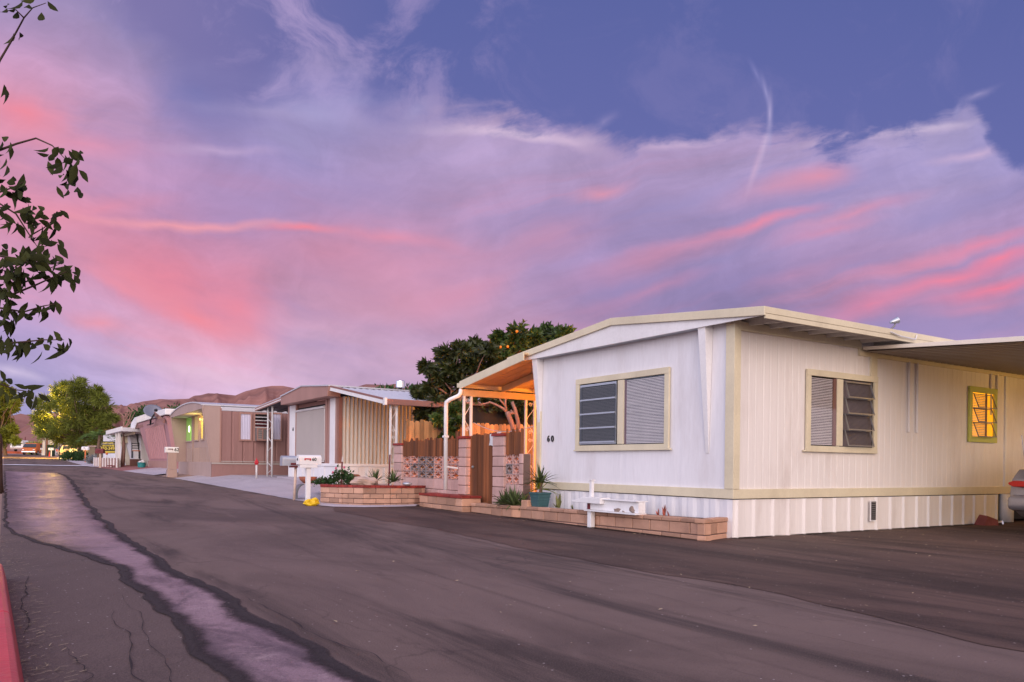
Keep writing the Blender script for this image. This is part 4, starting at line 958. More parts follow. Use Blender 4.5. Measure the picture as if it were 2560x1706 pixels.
# ---- breeze block wall
XF = 7.9
BW = thing('block_wall', 'pink block wall with patterned screen blocks and rough boards on top between patio and street', 'wall', (XF, 14.3, 0))
def pillar(y0, y1, x0, x1, zt_, nb, label=None):
    mb = MB(); mb.box(x0 + .012, x1 - .012, y0 + .012, y1 - .012, -.05, zt_ - .06); h = (zt_ - .06 + .05) / nb; z = -.05
    core = build('pillar', mb, 'mortar', BW, label)
    mb = MB()
    for k in range(nb):
        mb.tint = ru(-.4, .4); mb.box(x0 + ru(-.004, .004), x1, y0 + ru(-.004, .004), y1 + ru(-.004, .004), z + .012, z + h); z += h
    build('blocks', mb, 'block', core, bev=.012)
    mb = MB(); mb.box(x0 - .02, x1 + .02, y0 - .025, (y0 + y1) / 2 - .004, zt_ - .055, zt_); mb.box(x0 - .02, x1 + .02, (y0 + y1) / 2 + .004, y1 + .025, zt_ - .055, zt_); build('cap', mb, 'redcap', core, bev=.005)
pillar(17.06, 17.5, XF, XF + .35, 1.45, 7); pillar(13.98, 14.29, XF, XF + .38, 1.54, 8); pillar(12.52, 12.93, XF, XF + .38, 1.56, 8)
def solid(y0, y1, z0, z1, rows, name='block_base'):
    mb = MB(); mb.box(XF + .05, XF + .2, y0, y1, z0, z1 - .01); c_ = build(name, mb, 'mortar', BW)
    mb = MB(); h = (z1 - z0) / rows
    for r in range(rows):
        y = y1 + (0 if r % 2 else -.2); first = True
        y = y1; L0 = .2 if r % 2 else .4
        while y > y0 + .01:
            yy = max(y0, y - L0); L0 = .4; mb.tint = ru(-.4, .4)
            mb.box(XF + .035, XF + .215, yy + .005, y - .005, z0 + r * h + .005, z0 + (r + 1) * h - .005); y = yy
    build('blocks', mb, 'block', c_, bev=.01)
solid(14.29, 17.06, -.05, .64, 3); solid(11.92, 12.52, -.05, .6, 3)
def breeze(y0, y1, z0, z1, ncol, nrow, grey):
    w = (y1 - y0) / ncol; h = (z1 - z0) / nrow
    for r in range(nrow):
        for c in range(ncol):
            a, b = y1 - c * w, y1 - (c + 1) * w; p, q = z0 + r * h, z0 + (r + 1) * h
            mb = MB(); e = .014; xa, xb = XF + .05, XF + .17
            mb.box(xa, xb, b + .003, a - .003, p + .003, p + e); mb.box(xa, xb, b + .003, a - .003, q - e, q - .003)
            mb.box(xa, xb, b + .003, b + e + .004, p + e, q - e); mb.box(xa, xb, a - e - .004, a - .003, p + e, q - e)
            A, B = w * .43, h * .44
            for (cy_, cz_, sy, sz_) in ((a, p, -1, 1), (b, p, 1, 1), (a, q, -1, -1), (b, q, 1, -1)):
                pts = [(cy_ + sy * A * math.cos(t), cz_ + sz_ * B * math.sin(t)) for t in [math.pi / 2 * k / 6 for k in range(7)]]
                pts = pts[0:7]
                for (ya, za), (yb, zb2) in zip(pts, pts[1:]):
                    dy, dz2 = yb - ya, zb2 - za; l = math.hypot(dy, dz2); ny, nz = -dz2 / l * .009, dy / l * .009
                    mb.hexa([(xa + .006, ya + ny, za + nz), (xa + .006, yb + ny, zb2 + nz), (xa + .006, yb - ny, zb2 - nz), (xa + .006, ya - ny, za - nz), (xb, ya + ny, za + nz), (xb, yb + ny, zb2 + nz), (xb, yb - ny, zb2 - nz), (xb, ya - ny, za - nz)])
            g = (r, c) in grey
            build('screen_block', mb, 'blockg' if g else 'block', BW, 'grey screen block' if g else None)
breeze(14.29, 17.06, .64, 1.13, 7, 3, {(0, 2), (0, 3), (1, 1), (1, 2), (1, 3), (2, 2), (2, 3)})
breeze(12.06, 12.52, .6, 1.16, 2, 3, {(1, 0)})
solid(11.92, 12.06, .6, 1.17, 3, 'block_end')
def boards(fx, y0, y1, zb, zt_, wmin, wmax, jz, mat, root, name, x=.0, thick=.022, rnd_top=True):
    mb = MB(); y = y1
    while y > y0 + .02:
        w = ru(wmin, wmax); yy = max(y0, y - w); mb.tint = ru(-.6, .5); t = zt_ + ru(-jz, jz); l = ru(-.006, .006); xx = x + ru(-.006, .006)
        a, b = y - .002, yy + .002; m_z = .3 * (a - b)
        prof = [(a, zb + ru(-.015, .015)), (a + l, t - m_z), (a - (a - b) * .25 + l, t), (b + (a - b) * .25 + l, t + ru(-.01, .01)), (b + l, t - m_z), (b, zb + ru(-.015, .015))]
        mb.prism([fx(p, z, xx) for p, z in prof], Vector(fx(0, 0, xx + thick)) - Vector(fx(0, 0, xx))); y = yy
    return build(name, mb, mat, root)
fxw = FX(XF + .06)
mb = MB(); mb.box(XF + .08, XF + .11, 14.29, 17.06, 1.2, 1.26); build('rail', mb, 'wood', BW)
boards(fxw, 14.5, 17.06, 1.13, 1.51, .06, .12, .045, 'wood', BW, 'board_panel', .0)
boards(fxw, 14.3, 14.5, 1.13, 1.62, .06, .1, .04, 'wood', BW, 'board_panel', .0)
boards(fxw, 11.93, 12.5, 1.15, 1.6, .05, .1, .06, 'wood', BW, 'board_panel', .0)
GT = thing('gate', 'tall rough wooden gate between two pink block pillars', 'gate', (XF + .1, 13.5, 0))
boards(FX(XF + .12), 12.95, 13.96, .03, 1.57, .07, .14, .025, 'wood', GT, 'board_panel', 0)
mb = MB(); mb.box(XF + .13, XF + .17, 12.97, 13.94, .3, .39); build('brace', mb, 'wood', GT); mb = MB(); mb.box(XF + .13, XF + .17, 12.97, 13.94, 1.2, 1.29); build('brace', mb, 'wood', GT)
mb = MB(); p = on(1182, 1168, X=XF + .08); mb.rock(p, .03, .03, .03, 1, 0, 6); build('latch', mb, 'grey', GT)
# rag on the gate
mb = MB(); vs = []
for i in range(9):
    for j in range(9):
        y = 13.16 - i * .04 ; z = 1.585 - j * .032 * (1 + .02 * i); vs.append((XF + .085 - .012 * math.sin(i * 1.3) - .003 * j, y + .012 * math.sin(j * .9), z + (.02 * math.sin(i * .8) if j == 8 else 0)))
for i in range(9): vs[i * 9] = (XF + .15, vs[i * 9][1], 1.592)
mb.add(vs, [(i * 9 + j, i * 9 + j + 1, i * 9 + 10 + j, i * 9 + 9 + j) for i in range(8) for j in range(8)])
tag(build('rag', mb, 'hose', None, loc=(XF + .1, 13, 1.4), smooth=True), 'pale grey rag draped over the top of the wooden gate', 'rag')
# tall picket fence on the plot line behind
PF = thing('picket_fence', 'tall cedar picket fence with rounded tops lit orange behind the block wall', 'fence', (8.3, 17.6, 0))
boards(lambda a, z, c: (a, 17.6 - c, z), 8.25, 13.6, .05, 2.03, .1, .15, .03, 'woodo', PF, 'picket_panel', 0)
for z in (.6, 1.5):
    mb = MB(); mb.box(8.25, 13.6, 17.62, 17.66, z, z + .08); build('rail', mb, 'woodo', PF)
mb = MB(); a, b = on(1184, 1057, Y=17), on(1335, 1066, Y=12.4)
mb.tube([a + (b - a) * t / 14 + Vector((0, 0, -.16 * math.sin(math.pi * t / 14))) for t in range(15)], .008, 5)
tag(build('clothes_line', mb, 'hose', None, loc=a), 'sagging cord strung under the patio cover in front of the pickets', 'cord')
# ---- plants
def yucca(mb, c, n, L_, W, spread=1.0, zmin=.15, droop=.35):
    c = Vector(c)
    for k in range(n):
        a = rnd() * 6.283; e = zmin + (1.45 - zmin) * rnd() ** .8
        d = Vector((math.cos(a) * math.cos(e) * spread, math.sin(a) * math.cos(e) * spread, math.sin(e)))
        mb.tint = ru(-.6, .6); l = L_ * ru(.65, 1.05)
        p = c + Vector((d.x, d.y, 0)) * .03; s = d.cross(Vector((0, 0, 1))).normalized() if abs(d.z) < .98 else Vector((1, 0, 0))
        nrm = s.cross(d); vs = []
        cb = droop * ru(.1, 1) * (1 if rnd() > .25 else 1.8)
        for i in range(6):
            t = i / 5; w = W * (1 - t ** 1.7) * (.75 + .5 * min(t * 3, 1)) / 2; q = p + d * l * t - Vector((0, 0, 1)) * cb * l * t ** 2.4 * math.cos(e)
            vs += [q - s * w + nrm * w * .5, q, q + s * w + nrm * w * .5]
        mb.add(vs, [(3 * i + h, 3 * i + 1 + h, 3 * i + 4 + h, 3 * i + 3 + h) for i in range(5) for h in (0, 1)])
def plant(name, label, c, mat, args, cat='plant', group=None):
    mb = MB()
    for a in args: yucca(mb, (Vector(c) + Vector(a[0])), *a[1:])
    return tag(build(name, mb, mat, None, loc=c), label, cat, group)
q = on(1285, 1262, X=7.76); plant('yucca', 'large clump of dark green yucca blades in the short bed before the gate', (q.x, q.y, .22), 'yucca', [((0, 0, 0), 60, .42, .045, 1, .05, .3), ((.05, .38, 0), 46, .36, .042, 1, .0, .35), ((.12, -.12, -.02), 30, .36, .04)])
q = on(1350, 1262, X=7.88)
POT = thing('potted_plant', 'spiky dracaena plant in a square dark teal pot beside the white home', 'potted plant', (q.x, q.y, .25))
zb = .235
def pot(par, c, r0, r1, h, mat, name='pot'):
    mb = MB(); cx_, cy_, cz = c
    for k in range(1): pass
    prof = [(r0, 0), (r0 + (r1 - r0) * .9, h * .88), (r1 * 1.06, h * .88), (r1 * 1.08, h), (r1 * .95, h), (r1 * .9, h * .85), (.01, h * .85)]
    mb.lathe(prof, c, 4, axis=Matrix.Rotation(math.radians(45 + 0), 3, 'Z')); return build(name, mb, mat, par, bev=.012)
pot(POT, (q.x, q.y, zb), .15, .19, .25, 'tealpot')
mb = MB()
for k in range(4): mb.lathe([(.152 + .011 * k, .03 + k * .045), (.156 + .011 * k, .036 + k * .045), (.153 + .011 * k, .043 + k * .045)], (q.x, q.y, zb), 4, axis=Matrix.Rotation(math.radians(45), 3, 'Z'))
build('rib', mb, 'tealpot', POT)
mb = MB(); yucca(mb, (q.x, q.y, zb + .42), 40, .42, .035, 1, -.1, .5); build('leaves', mb, 'yucca', POT)
mb = MB(); yucca(mb, (q.x, q.y, zb + .3), 22, .4, .035, 1, -.3, .8); build('dry_leaves', mb, 'leafy', POT)
mb = MB(); mb.tube([(q.x, q.y, zb + .2), (q.x + .01, q.y, zb + .45)], .025, 7); build('stem', mb, 'bark', POT)
q = on(1396, 1268, X=7.9); plant('aloe', 'upright green aloe in the bed right of the teal pot', (q.x, q.y, .24), 'aloe', [((0, 0, 0), 9, .27, .06, .6, .7, .1), ((.03, .1, 0), 6, .2, .04, .6, .5, .1)])
q = on(1432, 1272, X=7.9); plant('aloe', 'tiny aloe shoot just left of the white timber box', (q.x, q.y, .235), 'aloe', [((0, 0, 0), 5, .1, .025, .6, .6, .1)])
q = on(1660, 1288, X=7.9); plant('aloe', 'reddish aloe shoots near the right end of the long planter', (q.x, q.y, .255), 'aloer', [((0, 0, 0), 8, .19, .035, .55, .7, .1), ((0, .12, 0), 4, .13, .03, .6, .6, .1), ((0, -.1, 0), 3, .12, .03, .6, .6, .1)])
# rocks on the planter
for i, (px, py, rx, ry, rz_, lab) in enumerate(((1553, 1268, .1, .11, .055, 'flat tan stone leaning left on the long planter edge'), (1570, 1272, .09, .08, .04, 'small dark stone wedged between two others on the planter'), (1592, 1268, .11, .11, .075, 'angular brown stone at the right of the planter stones'))):
    q = on(px, py, X=7.68); mb = MB(); mb.rock((q.x, q.y, zt(0, q.y) + rz_ * .7), rx, ry, rz_, i * 3.1, .22, 8); tag(build('stone', mb, 'rock', None, loc=(q.x, q.y, zt(0, q.y)), smooth=False), lab, 'stone', 'stones lying on the planter edge')
mb = MB(); q = on(1322, 1250, X=7.8); mb.tint = .3; mb.box(q.x - .1, q.x + .08, q.y - .1, q.y + .1, .2, .34); tag(build('loose_block', mb, 'brick', None, loc=(q.x, q.y, .2), bev=.015), 'loose pale block standing between the yucca and teal pot', 'block')
# white timber box on a short post
WB = thing('timber_box', 'long white timber mailbox stand on a short post over the planter edge', 'mailbox stand', (7.6, 9.6, 0))
f = FX(7.62)
qp = on(1476, 1318, Z=0)
mb = MB(); mb.box(7.56, 7.64, 9.46, 9.55, -.02, .27); build('post', mb, 'white', WB, bev=.005)
mb = MB(); mb.box(7.53, 7.75, 8.43, 9.60, .265, .285); build('shelf', mb, 'white', WB)
mb = MB(); mb.box(7.6, 7.63, 8.43, 9.56, .287, .445); mb.box(7.7, 7.73, 8.43, 9.56, .287, .445); mb.box(7.632, 7.698, 8.43, 8.45, .287, .445); build('side_board', mb, 'white', WB, bev=.004)
mb = MB(); mb.box(7.56, 7.78, 8.43, 9.2, .447, .462); build('lid', mb, 'white', WB, bev=.004)
mb = MB(); mb.prism([(7.52, 9.9, .385), (7.52, 9.9, .42), (7.52, 9.78, .43), (7.52, 9.62, .475), (7.52, 9.2, .475), (7.52, 9.2, .385)], (.2, 0, 0)); build('front_box', mb, 'white', WB, bev=.006)
mb = MB(); mb.box(7.58, 7.66, 9.53, 9.58, .29, .384); build('opening', mb, 'maroon', WB)
mb = MB(); mb.box(7.6, 7.65, 9.5, 9.56, .477, .73); st_ = build('stick', mb, 'white', WB, bev=.006)
mb = MB(); mb.box(7.585, 7.665, 9.485, 9.575, .73, .745); build('stick_cap', mb, 'white', st_)
# long-wall bits
q = on(2466, 1303, Y=7.05); mb = MB(); mb.tint = -.2
mb.hexa([(q.x - .16, 7.0, 0), (q.x + .12, 6.9, 0), (q.x + .14, 7.1, 0), (q.x - .14, 7.2, 0), (q.x - .06, 7.0, .17), (q.x + .14, 6.92, .1), (q.x + .15, 7.08, .12), (q.x - .05, 7.15, .19)])
m_['brickr'] = M('broken_brick', (.25, .07, .06), .9, .2, 5, .3); tag(build('broken_block', mb, 'brickr', None, loc=(q.x, 7.05, 0), bev=.01), 'broken red block lying tilted against the white skirting', 'block')
q = on(2498, 1305, Y=7.0); mb = MB(); mb.lathe([(.03, -.06), (.035, -.06), (.035, .06), (.03, .06)], (q.x, 7.0, .036), 12, axis=Matrix.Rotation(math.radians(80), 3, 'X')); tag(build('tin_can', mb, 'chrome', None, loc=(q.x, 7.0, 0), smooth=False), 'small shiny tin can on the asphalt by the drain pipe', 'can')
# ---- mailboxes at the kerb
def mailbox(par, cx_, cy_, z, L_=.46, W=.17, H_=.21, mat='white', rounded=True):
    """box along X with its door towards the street (-X)"""
    n = 12
    prof = [(-W / 2, 0)] + [(-W / 2 * math.cos(math.pi * k / n), H_ - W / 2 * .8 + W / 2 * .8 * math.sin(math.pi * k / n)) for k in range(n + 1)] + [(W / 2, 0)]
    mb = MB(); mb.prism([(cx_ - L_ / 2, cy_ + y, z + zz) for y, zz in prof], (L_, 0, 0)); b = build('box', mb, mat, par, bev=.004)
    mb = MB(); mb.prism([(cx_ - L_ / 2 - .02, cy_ + y * 1.04, z + zz * 1.01) for y, zz in prof], (.018, 0, 0)); build('door', mb, mat, par)
    return b
q = gpt(769, 1256); MX, MY, MZ = q.x, q.y, gz(q.x, q.y)
MB1 = thing('mailbox', 'white mailbox numbered 60 on a square white post by the red capped planter', 'mailbox', (MX, MY, MZ), 'mailboxes along the street')
D1 = MX * S + MY * C
zt_ = on(770, 1162, X=MX, ).z
mb = MB(); mb.box(MX - .045, MX + .05, MY - .045, MY + .045, MZ - .02, zt_ - .05); build('post', mb, 'white', MB1, bev=.004)
mb = MB(); mb.box(MX - .2, MX + .19, MY - .085, MY + .085, zt_ - .07, zt_ - .004); build('bracket', mb, 'white', MB1, bev=.004)
mailbox(MB1, MX + .03, MY, zt_, .5, .18, .215)
mb = MB(); yf = MY - .098; mb.box(MX - .11, MX + .02, yf - .004, yf + .006, zt_ + .115, zt_ + .14); mb.box(MX - .115, MX - .085, yf - .005, yf + .006, zt_ + .1, zt_ + .135); mb.box(MX + .005, MX + .035, yf - .005, yf + .006, zt_ + .09, zt_ + .14); build('flag', mb, 'red', MB1)
text('number', '60', .1, 'black', MB1, (MX + .11, MY - .093, zt_ + .115), (1, 0, 0), (0, 0, 1), .003, .002)
text('number', '60', .07, 'black', MB1, (MX - .242, MY + .0, zt_ + .11), (0, -1, 0), (0, 0, 1), .003, .002)
q = gpt(745, 1253); a, b = q.x + .02, q.y + .35; z = gz(a, b)
MB2 = thing('mailbox', 'weathered silver mailbox on a rusty leaning pipe behind the white numbered one', 'mailbox', (a, b, z), 'mailboxes along the street')
zt2_ = on(735, 1166, X=a).z
mb = MB(); mb.tube([(a, b, z - .02), (a + .03, b, zt2_)], .03, 10); build('post', mb, 'rust', MB2, smooth=True)
mailbox(MB2, a - .04, b, zt2_ + .01, .5, .2, .23, 'alu'); mb = MB(); mb.box(a - .12, a + .14, b - .115, b - .105, zt2_ + .03, zt2_ + .075); build('flag', mb, 'maroon', MB2)
mb = MB(); mb.box(a - .1, a + .2, b - .09, b + .09, zt2_ - .03, zt2_ + .008); build('bracket', mb, 'maroon', MB2)
q = gpt(757, 1252); a, b = q.x + .1, q.y + .3; z = gz(a, b); mb = MB(); pts = []
pr = [(-.14, 0), (-.15, .14), (-.13, .26), (-.06, .35), (.03, .37), (.05, .36), (-.03, .33), (-.1, .24), (-.125, .13), (-.12, 0)]
mb.prism([(a + x, b, z + zz) for x, zz in pr], (.05, .4, 0)); tag(build('sheet_metal', mb, 'grey', None, loc=(a, b, z), smooth=False), 'curved grey sheet of metal standing behind the white mailbox post', 'metal sheet')
q = gpt(781, 1264); q -= Vector((S, C, 0)) * .12; mb = MB(); mb.rock((q.x, q.y, gz(q.x, q.y) + .045), .15, .09, .06, 4, .35, 10); mb.rock((q.x + .06, q.y, gz(q.x, q.y) + .1), .09, .06, .06, 9, .5, 8); mb.rock((q.x - .06, q.y, gz(q.x, q.y) + .09), .07, .05, .04, 5, .5, 8)
tag(build('bag', mb, 'yellow', None, loc=q), 'crumpled yellow plastic bag on the ground at the mailbox post', 'bag')
q = gpt(770, 1209); a, b, z = q.x, q.y, gz(q.x, q.y)
BL = thing('planter_bowl', 'terracotta bowl of dry grass on the driveway seen behind the mailbox post', 'plant bowl', (a, b, z))
mb = MB(); mb.lathe([(.12, 0), (.24, .1), (.27, .2), (.22, .2), (.2, .15), (.01, .14)], (a, b, z), 14); build('bowl', mb, 'terra', BL, smooth=True)
mb = MB(); yucca(mb, (a, b, z + .15), 40, .55, .014, .4, .7, .1); build('grass', mb, 'grey', BL)
# plants in the rounded planter
def bush(mb, c, r, n, L_, W, flat=1.0):
    c = Vector(c); cl = [Vector((ru(-1, 1), ru(-1, 1), ru(-.2, 1))).normalized() * ru(.4, 1) for _ in range(max(4, n // 40))]
    for _ in range(n):
        k = cl[int(rnd() * len(cl))]; g = Vector((random.gauss(0, .24), random.gauss(0, .24), random.gauss(0, .2)))
        p = Vector(((k.x + g.x) * r[0], (k.y + g.y) * r[1], (k.z + g.z) * r[2] * flat)); mb.tint = ru(-.7, .7)
        d = p.normalized() + Vector((ru(-.8, .8), ru(-.8, .8), ru(-.5, .7)))
        mb.leaf(c + p, d, L_ * ru(.6, 1.2), W * ru(.7, 1.2), .25)
zq = lambda X, Y: zt2(X, Y) - .03
for (px, lab, r, n) in ((815, 'low leafy rose shrub at the left end of the rounded planter', (.3, .25, .13), 300), (855, 'taller rose shrub with pink buds at the maroon stake', (.24, .22, .25), 380), (882, 'small dense rose shrub beside the pale stones', (.18, .16, .15), 220)):
    q = on(px, 1208, X=6.2 + (px - 815) * .004); sh = thing('rose_bush', lab, 'shrub', (q.x, q.y, zq(q.x, q.y)), 'shrubs in the rounded planter')
    mb = MB(); bush(mb, (q.x, q.y, zq(q.x, q.y) + r[2] * .4), r, n, .07, .045); build('foliage', mb, 'leafs', sh)
    mb = MB()
    for k in range(6): mb.tube([(q.x, q.y, zq(q.x, q.y)), (q.x + ru(-.2, .2), q.y + ru(-.2, .2), zq(q.x, q.y) + r[2] * ru(.8, 1.6))], .008, 5, .004)
    build('stem', mb, 'bark', sh)
    if px == 855:
        m_['petal'] = M('pink_petal', (.6, .12, .2), .6)
        for k in range(4):
            mb = MB(); mb.rock((q.x + ru(-.2, .2), q.y + ru(-.2, .2), zq(q.x, q.y) + r[2] * ru(1.1, 1.7)), .025, .025, .03, k, .2, 5); build('flower', mb, 'petal', sh)
for px, py, lab in ((938, 1203, 'spiky green yucca in the middle of the rounded planter'), (983, 1207, 'spiky green yucca against the left block pillar')):
    q = on(px, py, X=7.1); plant('yucca', lab, (q.x, q.y, zq(q.x, q.y) + .1), 'yucca', [((0, 0, 0), 46, .34, .03, 1, -.05, .25)])
q = on(912, 1207, X=6.7); mb = MB(); mb.rock((q.x, q.y, zq(q.x, q.y) + .09), .3, .2, .12, 2.2, .25, 9); tag(build('stone', mb, M('pale_stone', (.5, .36, .3), .9, .15, 4, .4), None, loc=q), 'large pale pinkish stone lying in the rounded planter', 'stone')
q = on(893, 1200, X=6.9); mb = MB(); n = 14
mb.prism([(q.x + .15 * math.cos(math.pi * k / n), q.y, zq(q.x, q.y) + .26 * math.sin(math.pi * k / n)) for k in range(n + 1)] + [(q.x - .11 * math.cos(math.pi * k / n), q.y, zq(q.x, q.y) + .2 * math.sin(math.pi * k / n)) for k in range(n + 1)], (0, .25, 0)); tag(build('clay_arch', mb, 'terra', None, loc=q), 'small terracotta half pot lying open in the rounded planter', 'pot')
for px, y0, y1, lab in ((853, 1142, 1195, 'maroon stake with a white tip among the roses'), (972, 1120, 1195, 'maroon stake with a white tip beside the left block pillar')):
    q = on(px, y1, X=6.6 if px < 900 else 7.3); tp = on(px + 1.5, y0, X=q.x); tp.y = q.y; tp.x = q.x
    sk = thing('stake', lab, 'stake', (q.x, q.y, zq(q.x, q.y)), 'stakes in the rounded planter'); l_ = tp.z - zq(q.x, q.y)
    mb = MB(); mb.tube([(q.x, q.y, zq(q.x, q.y)), (q.x + .02, q.y, zq(q.x, q.y) + l_ * .82)], .018, 7); build('shaft', mb, 'maroon', sk)
    mb = MB(); mb.tube([(q.x + .02, q.y, zq(q.x, q.y) + l_ * .82), (q.x + .025, q.y, zq(q.x, q.y) + l_)], .016, 7, .01); build('tip', mb, 'hose', sk)
q = on(1018, 1211, X=7.3); mb = MB(); mb.lathe([(.04, 0), (.11, .03), (.1, .06), (.02, .07)], (q.x, q.y, zq(q.x, q.y) + .03), 12); tag(build('saucer', mb, 'alu', None, loc=q, smooth=True), 'small metal dish at the right end of the rounded planter', 'dish')
# ================================================================ house 61: dusty pink gable, big roller shade
X2, Y2, Y2L = 8.4, 22.55, 27.33
H2 = thing('mobile_home', 'mobile home with a dusty pink gable and a large tan roller shade', 'mobile home', (X2, Y2, .3))
f2, s2 = FX(X2), SX(Y2)
zg = .3; zs2, zt2w = .86, .945; zw2 = 2.93
py2 = lambda px, X=X2: on(px, 1080, X=X).y
mb = MB(); mb.box(X2 + .05, 19, Y2 + .04, Y2L, .2, zw2); build('core', mb, 'dark', H2)
mb = MB(); mb.box(X2 + .02, X2 + .05, Y2 + .02, Y2L, zt2w, zw2); build('front_wall', mb, 'brown', H2)
ribs(s2, X2 + .1, 19, zt2w - .02, zw2 + .02, .125, .045, [(k / 8, .5 - .5 * math.cos(2 * math.pi * k / 8)) for k in range(9)], 'tan', H2, 'corrugated_wall', smooth=True)
mb = MB(); mb.box(X2, 19, Y2L - .0, Y2L + .02, .2, zw2); build('side_wall', mb, 'mauve', H2)
for a, b in ((727, 741), (828, 841)):
    mb = MB(); mb.fbox(f2, py2(a), py2(b), zt2w, zw2, .0, .05); build('pilaster', mb, 'white', H2, bev=.006)
for a, b in ((722.5, 726), (741.5, 744), (816, 820), (822, 827.5), (841.5, 846)):
    mb = MB(); mb.fbox(f2, py2(a), py2(b), zt2w, zw2, .0, .045); build('trim', mb, 'brownl', H2)
mb = MB(); mb.fbox(s2, X2 - .03, X2 + .08, zt2w, zw2, -.01, .05); build('trim', mb, 'brown', H2)
a, b = py2(744.5), py2(815)
mb = MB(); vs = []
for i in range(13):
    for j in range(13):
        y = a + (b - a) * i / 12; z = 1.03 + (2.68 - 1.03) * j / 12 - (.05 if i == 12 and j == 0 else 0)
        vs.append((X2 - .05 - .012 * math.sin(i * .9) * (1 - j / 14), y, z))
mb.add(vs, [(i * 13 + j, i * 13 + 13 + j, i * 13 + 14 + j, i * 13 + 1 + j) for i in range(12) for j in range(12)])
sh = build('roller_shade', mb, 'shade', H2, smooth=True)
mb = MB(); mb.tube([(X2 - .06, a + .02, 2.7), (X2 - .06, b - .02, 2.7)], .04, 8); build('roller_tube', mb, 'hose', sh)
mb = MB(); mb.tube([(X2 - .06, a, 1.02), (X2 - .06, b, 1.0)], .018, 6); build('hem_bar', mb, 'hose', sh)
mb = MB(); mb.tube([(X2 - .055, b - .02, 2.65), (X2 - .055, b - .03, 1.05)], .012, 5); build('pull_cord', mb, 'hose', sh)
mb = MB(); mb.fbox(f2, py2(746), py2(818), 1.0, 2.8, -.03, .0); build('window_opening', mb, 'dark', H2)
# skirting with flat battens
mb = MB(); mb.fbox(f2, Y2L, Y2, .2, zs2, .0, .02); mb.fbox(s2, X2, 13, .2, zs2, .0, .02); build('skirting', mb, 'white', H2)
y = Y2L
k = 0
while y > Y2 + .2:
    mb = MB(); mb.fbox(f2, y, y - .5, .22, zs2 - .01, .02, .035 if k % 2 else .05); build('skirt_panel', mb, 'white', H2); y -= .53; k += 1
for k in range(8):
    mb = MB(); mb.fbox(s2, X2 + .06 + k * .28, X2 + .06 + k * .28 + .26, .22, zs2 - .02, .02, .03 + .025 * (k % 2)); build('skirt_panel', mb, 'white', H2)
mb = MB(); mb.fbox(f2, Y2L, Y2 - .06, zs2, zt2w, .0, .07); mb.fbox(s2, X2 + .001, 14, zs2, zt2w, .0, .06); build('belt_trim', mb, 'white', H2, bev=.006)
mb = MB(); mb.box(X2 - .3, X2 - .06, Y2 + .3, Y2L + .5, .2, .47); build('step_slab', mb, 'conc', H2)
p = on(733, 1074, X=X2 - .056); text('house_number', '61', .17, 'black', H2, p, (0, -1, 0), (0, 0, 1), .004)
# gable box
XG = 8.0
g = [(XG, py2(817, XG), 2.935), (XG, py2(820.5, XG), 3.222), (XG, py2(753, XG), 3.40), (XG, py2(701, XG), 3.215), (XG, py2(701, XG), 2.94)]
mb = MB(); mb.prism(g, (.4, 0, 0)); build('gable_box', mb, 'brownl', H2, bev=.008)
mb = MB(); (_, ya, za), (_, yb, zb_), (_, yc, zc_) = g[1], g[2], g[3]
for p, q in (((ya, za), (yb, zb_)), ((yb, zb_), (yc, zc_))):
    mb.hexa([(XG - .03, p[0], p[1] + .0), (18, p[0], p[1] + .0), (18, q[0], q[1] + .0), (XG - .03, q[0], q[1] + .0), (XG - .03, p[0], p[1] + .04), (18, p[0], p[1] + .04), (18, q[0], q[1] + .04), (XG - .03, q[0], q[1] + .04)])
build('roof', mb, 'metalroof', H2)
q = on(1001, 968, D=28); q.z = 3.3
mb = MB(); mb.tube([(q.x, q.y, 3.2), (q.x, q.y, 3.66)], .07, 10); fl_ = build('flue', mb, 'black', H2); mb = MB(); mb.lathe([(.13, 0), (.16, .02), (.16, .24), (.13, .26), (.02, .26)], (q.x, q.y, 3.66), 14); build('flue_cap', mb, 'chrome', fl_)
# side awning towards the white home, gutter low edge
PB = on(958, 1000, X=8.05)
AW = thing('patio_cover', 'white edged patio cover with a brown gutter beside the roller shade home', 'patio cover', (8.05, PB.y, 2.6))
ya, za = Y2 - .1, 3.2; yb, zb_ = PB.y, PB.z
mb = MB(); mb.hexa([(8.05, ya, za - .1), (8.08, ya, za - .1), (8.08, yb, zb_ - .1), (8.05, yb, zb_ - .1), (8.05, ya, za), (8.08, ya, za), (8.08, yb, zb_), (8.05, yb, zb_)]); build('fascia', mb, 'white', AW)
mb = MB(); mb.hexa([(8.045, ya, za + .002), (8.1, ya, za + .002), (8.1, yb, zb_ + .002), (8.045, yb, zb_ + .002), (8.045, ya, za + .05), (8.1, ya, za + .05), (8.1, yb, zb_ + .05), (8.045, yb, zb_ + .05)]); build('edge_trim', mb, 'brown', AW)
mb = MB(); vs = []; n = 0; x = 8.1
while x < 18:
    for t, d in ((0, 0), (.14, 0), (.16, .03), (.18, .03), (.2, 0)): vs += [(x + t, ya + .0, za + .0 + d), (x + t, yb, zb_ + .0 + d)]; n += 1
    x += .2
mb.add(vs, [(2 * i, 2 * i + 2, 2 * i + 3, 2 * i + 1) for i in range(n - 1)]); build('roof_pan', mb, 'metalroof', AW)
mb = MB(); mb.box(8.06, 18, yb - .1, yb + .0, zb_ - .12, zb_ + .03); build('gutter_channel', mb, 'brown', AW, bev=.012)
mb = MB(); mb.box(8.05, 8.11, yb - .11, yb + .02, zb_ - .13, zb_ + .05); build('corner_cap', mb, 'white', AW)
scroll_post(AW, on(976, 1060, Y=yb + .1).x, on(991, 1060, Y=yb + .1).x, yb + .1, .2, zb_ - .1)
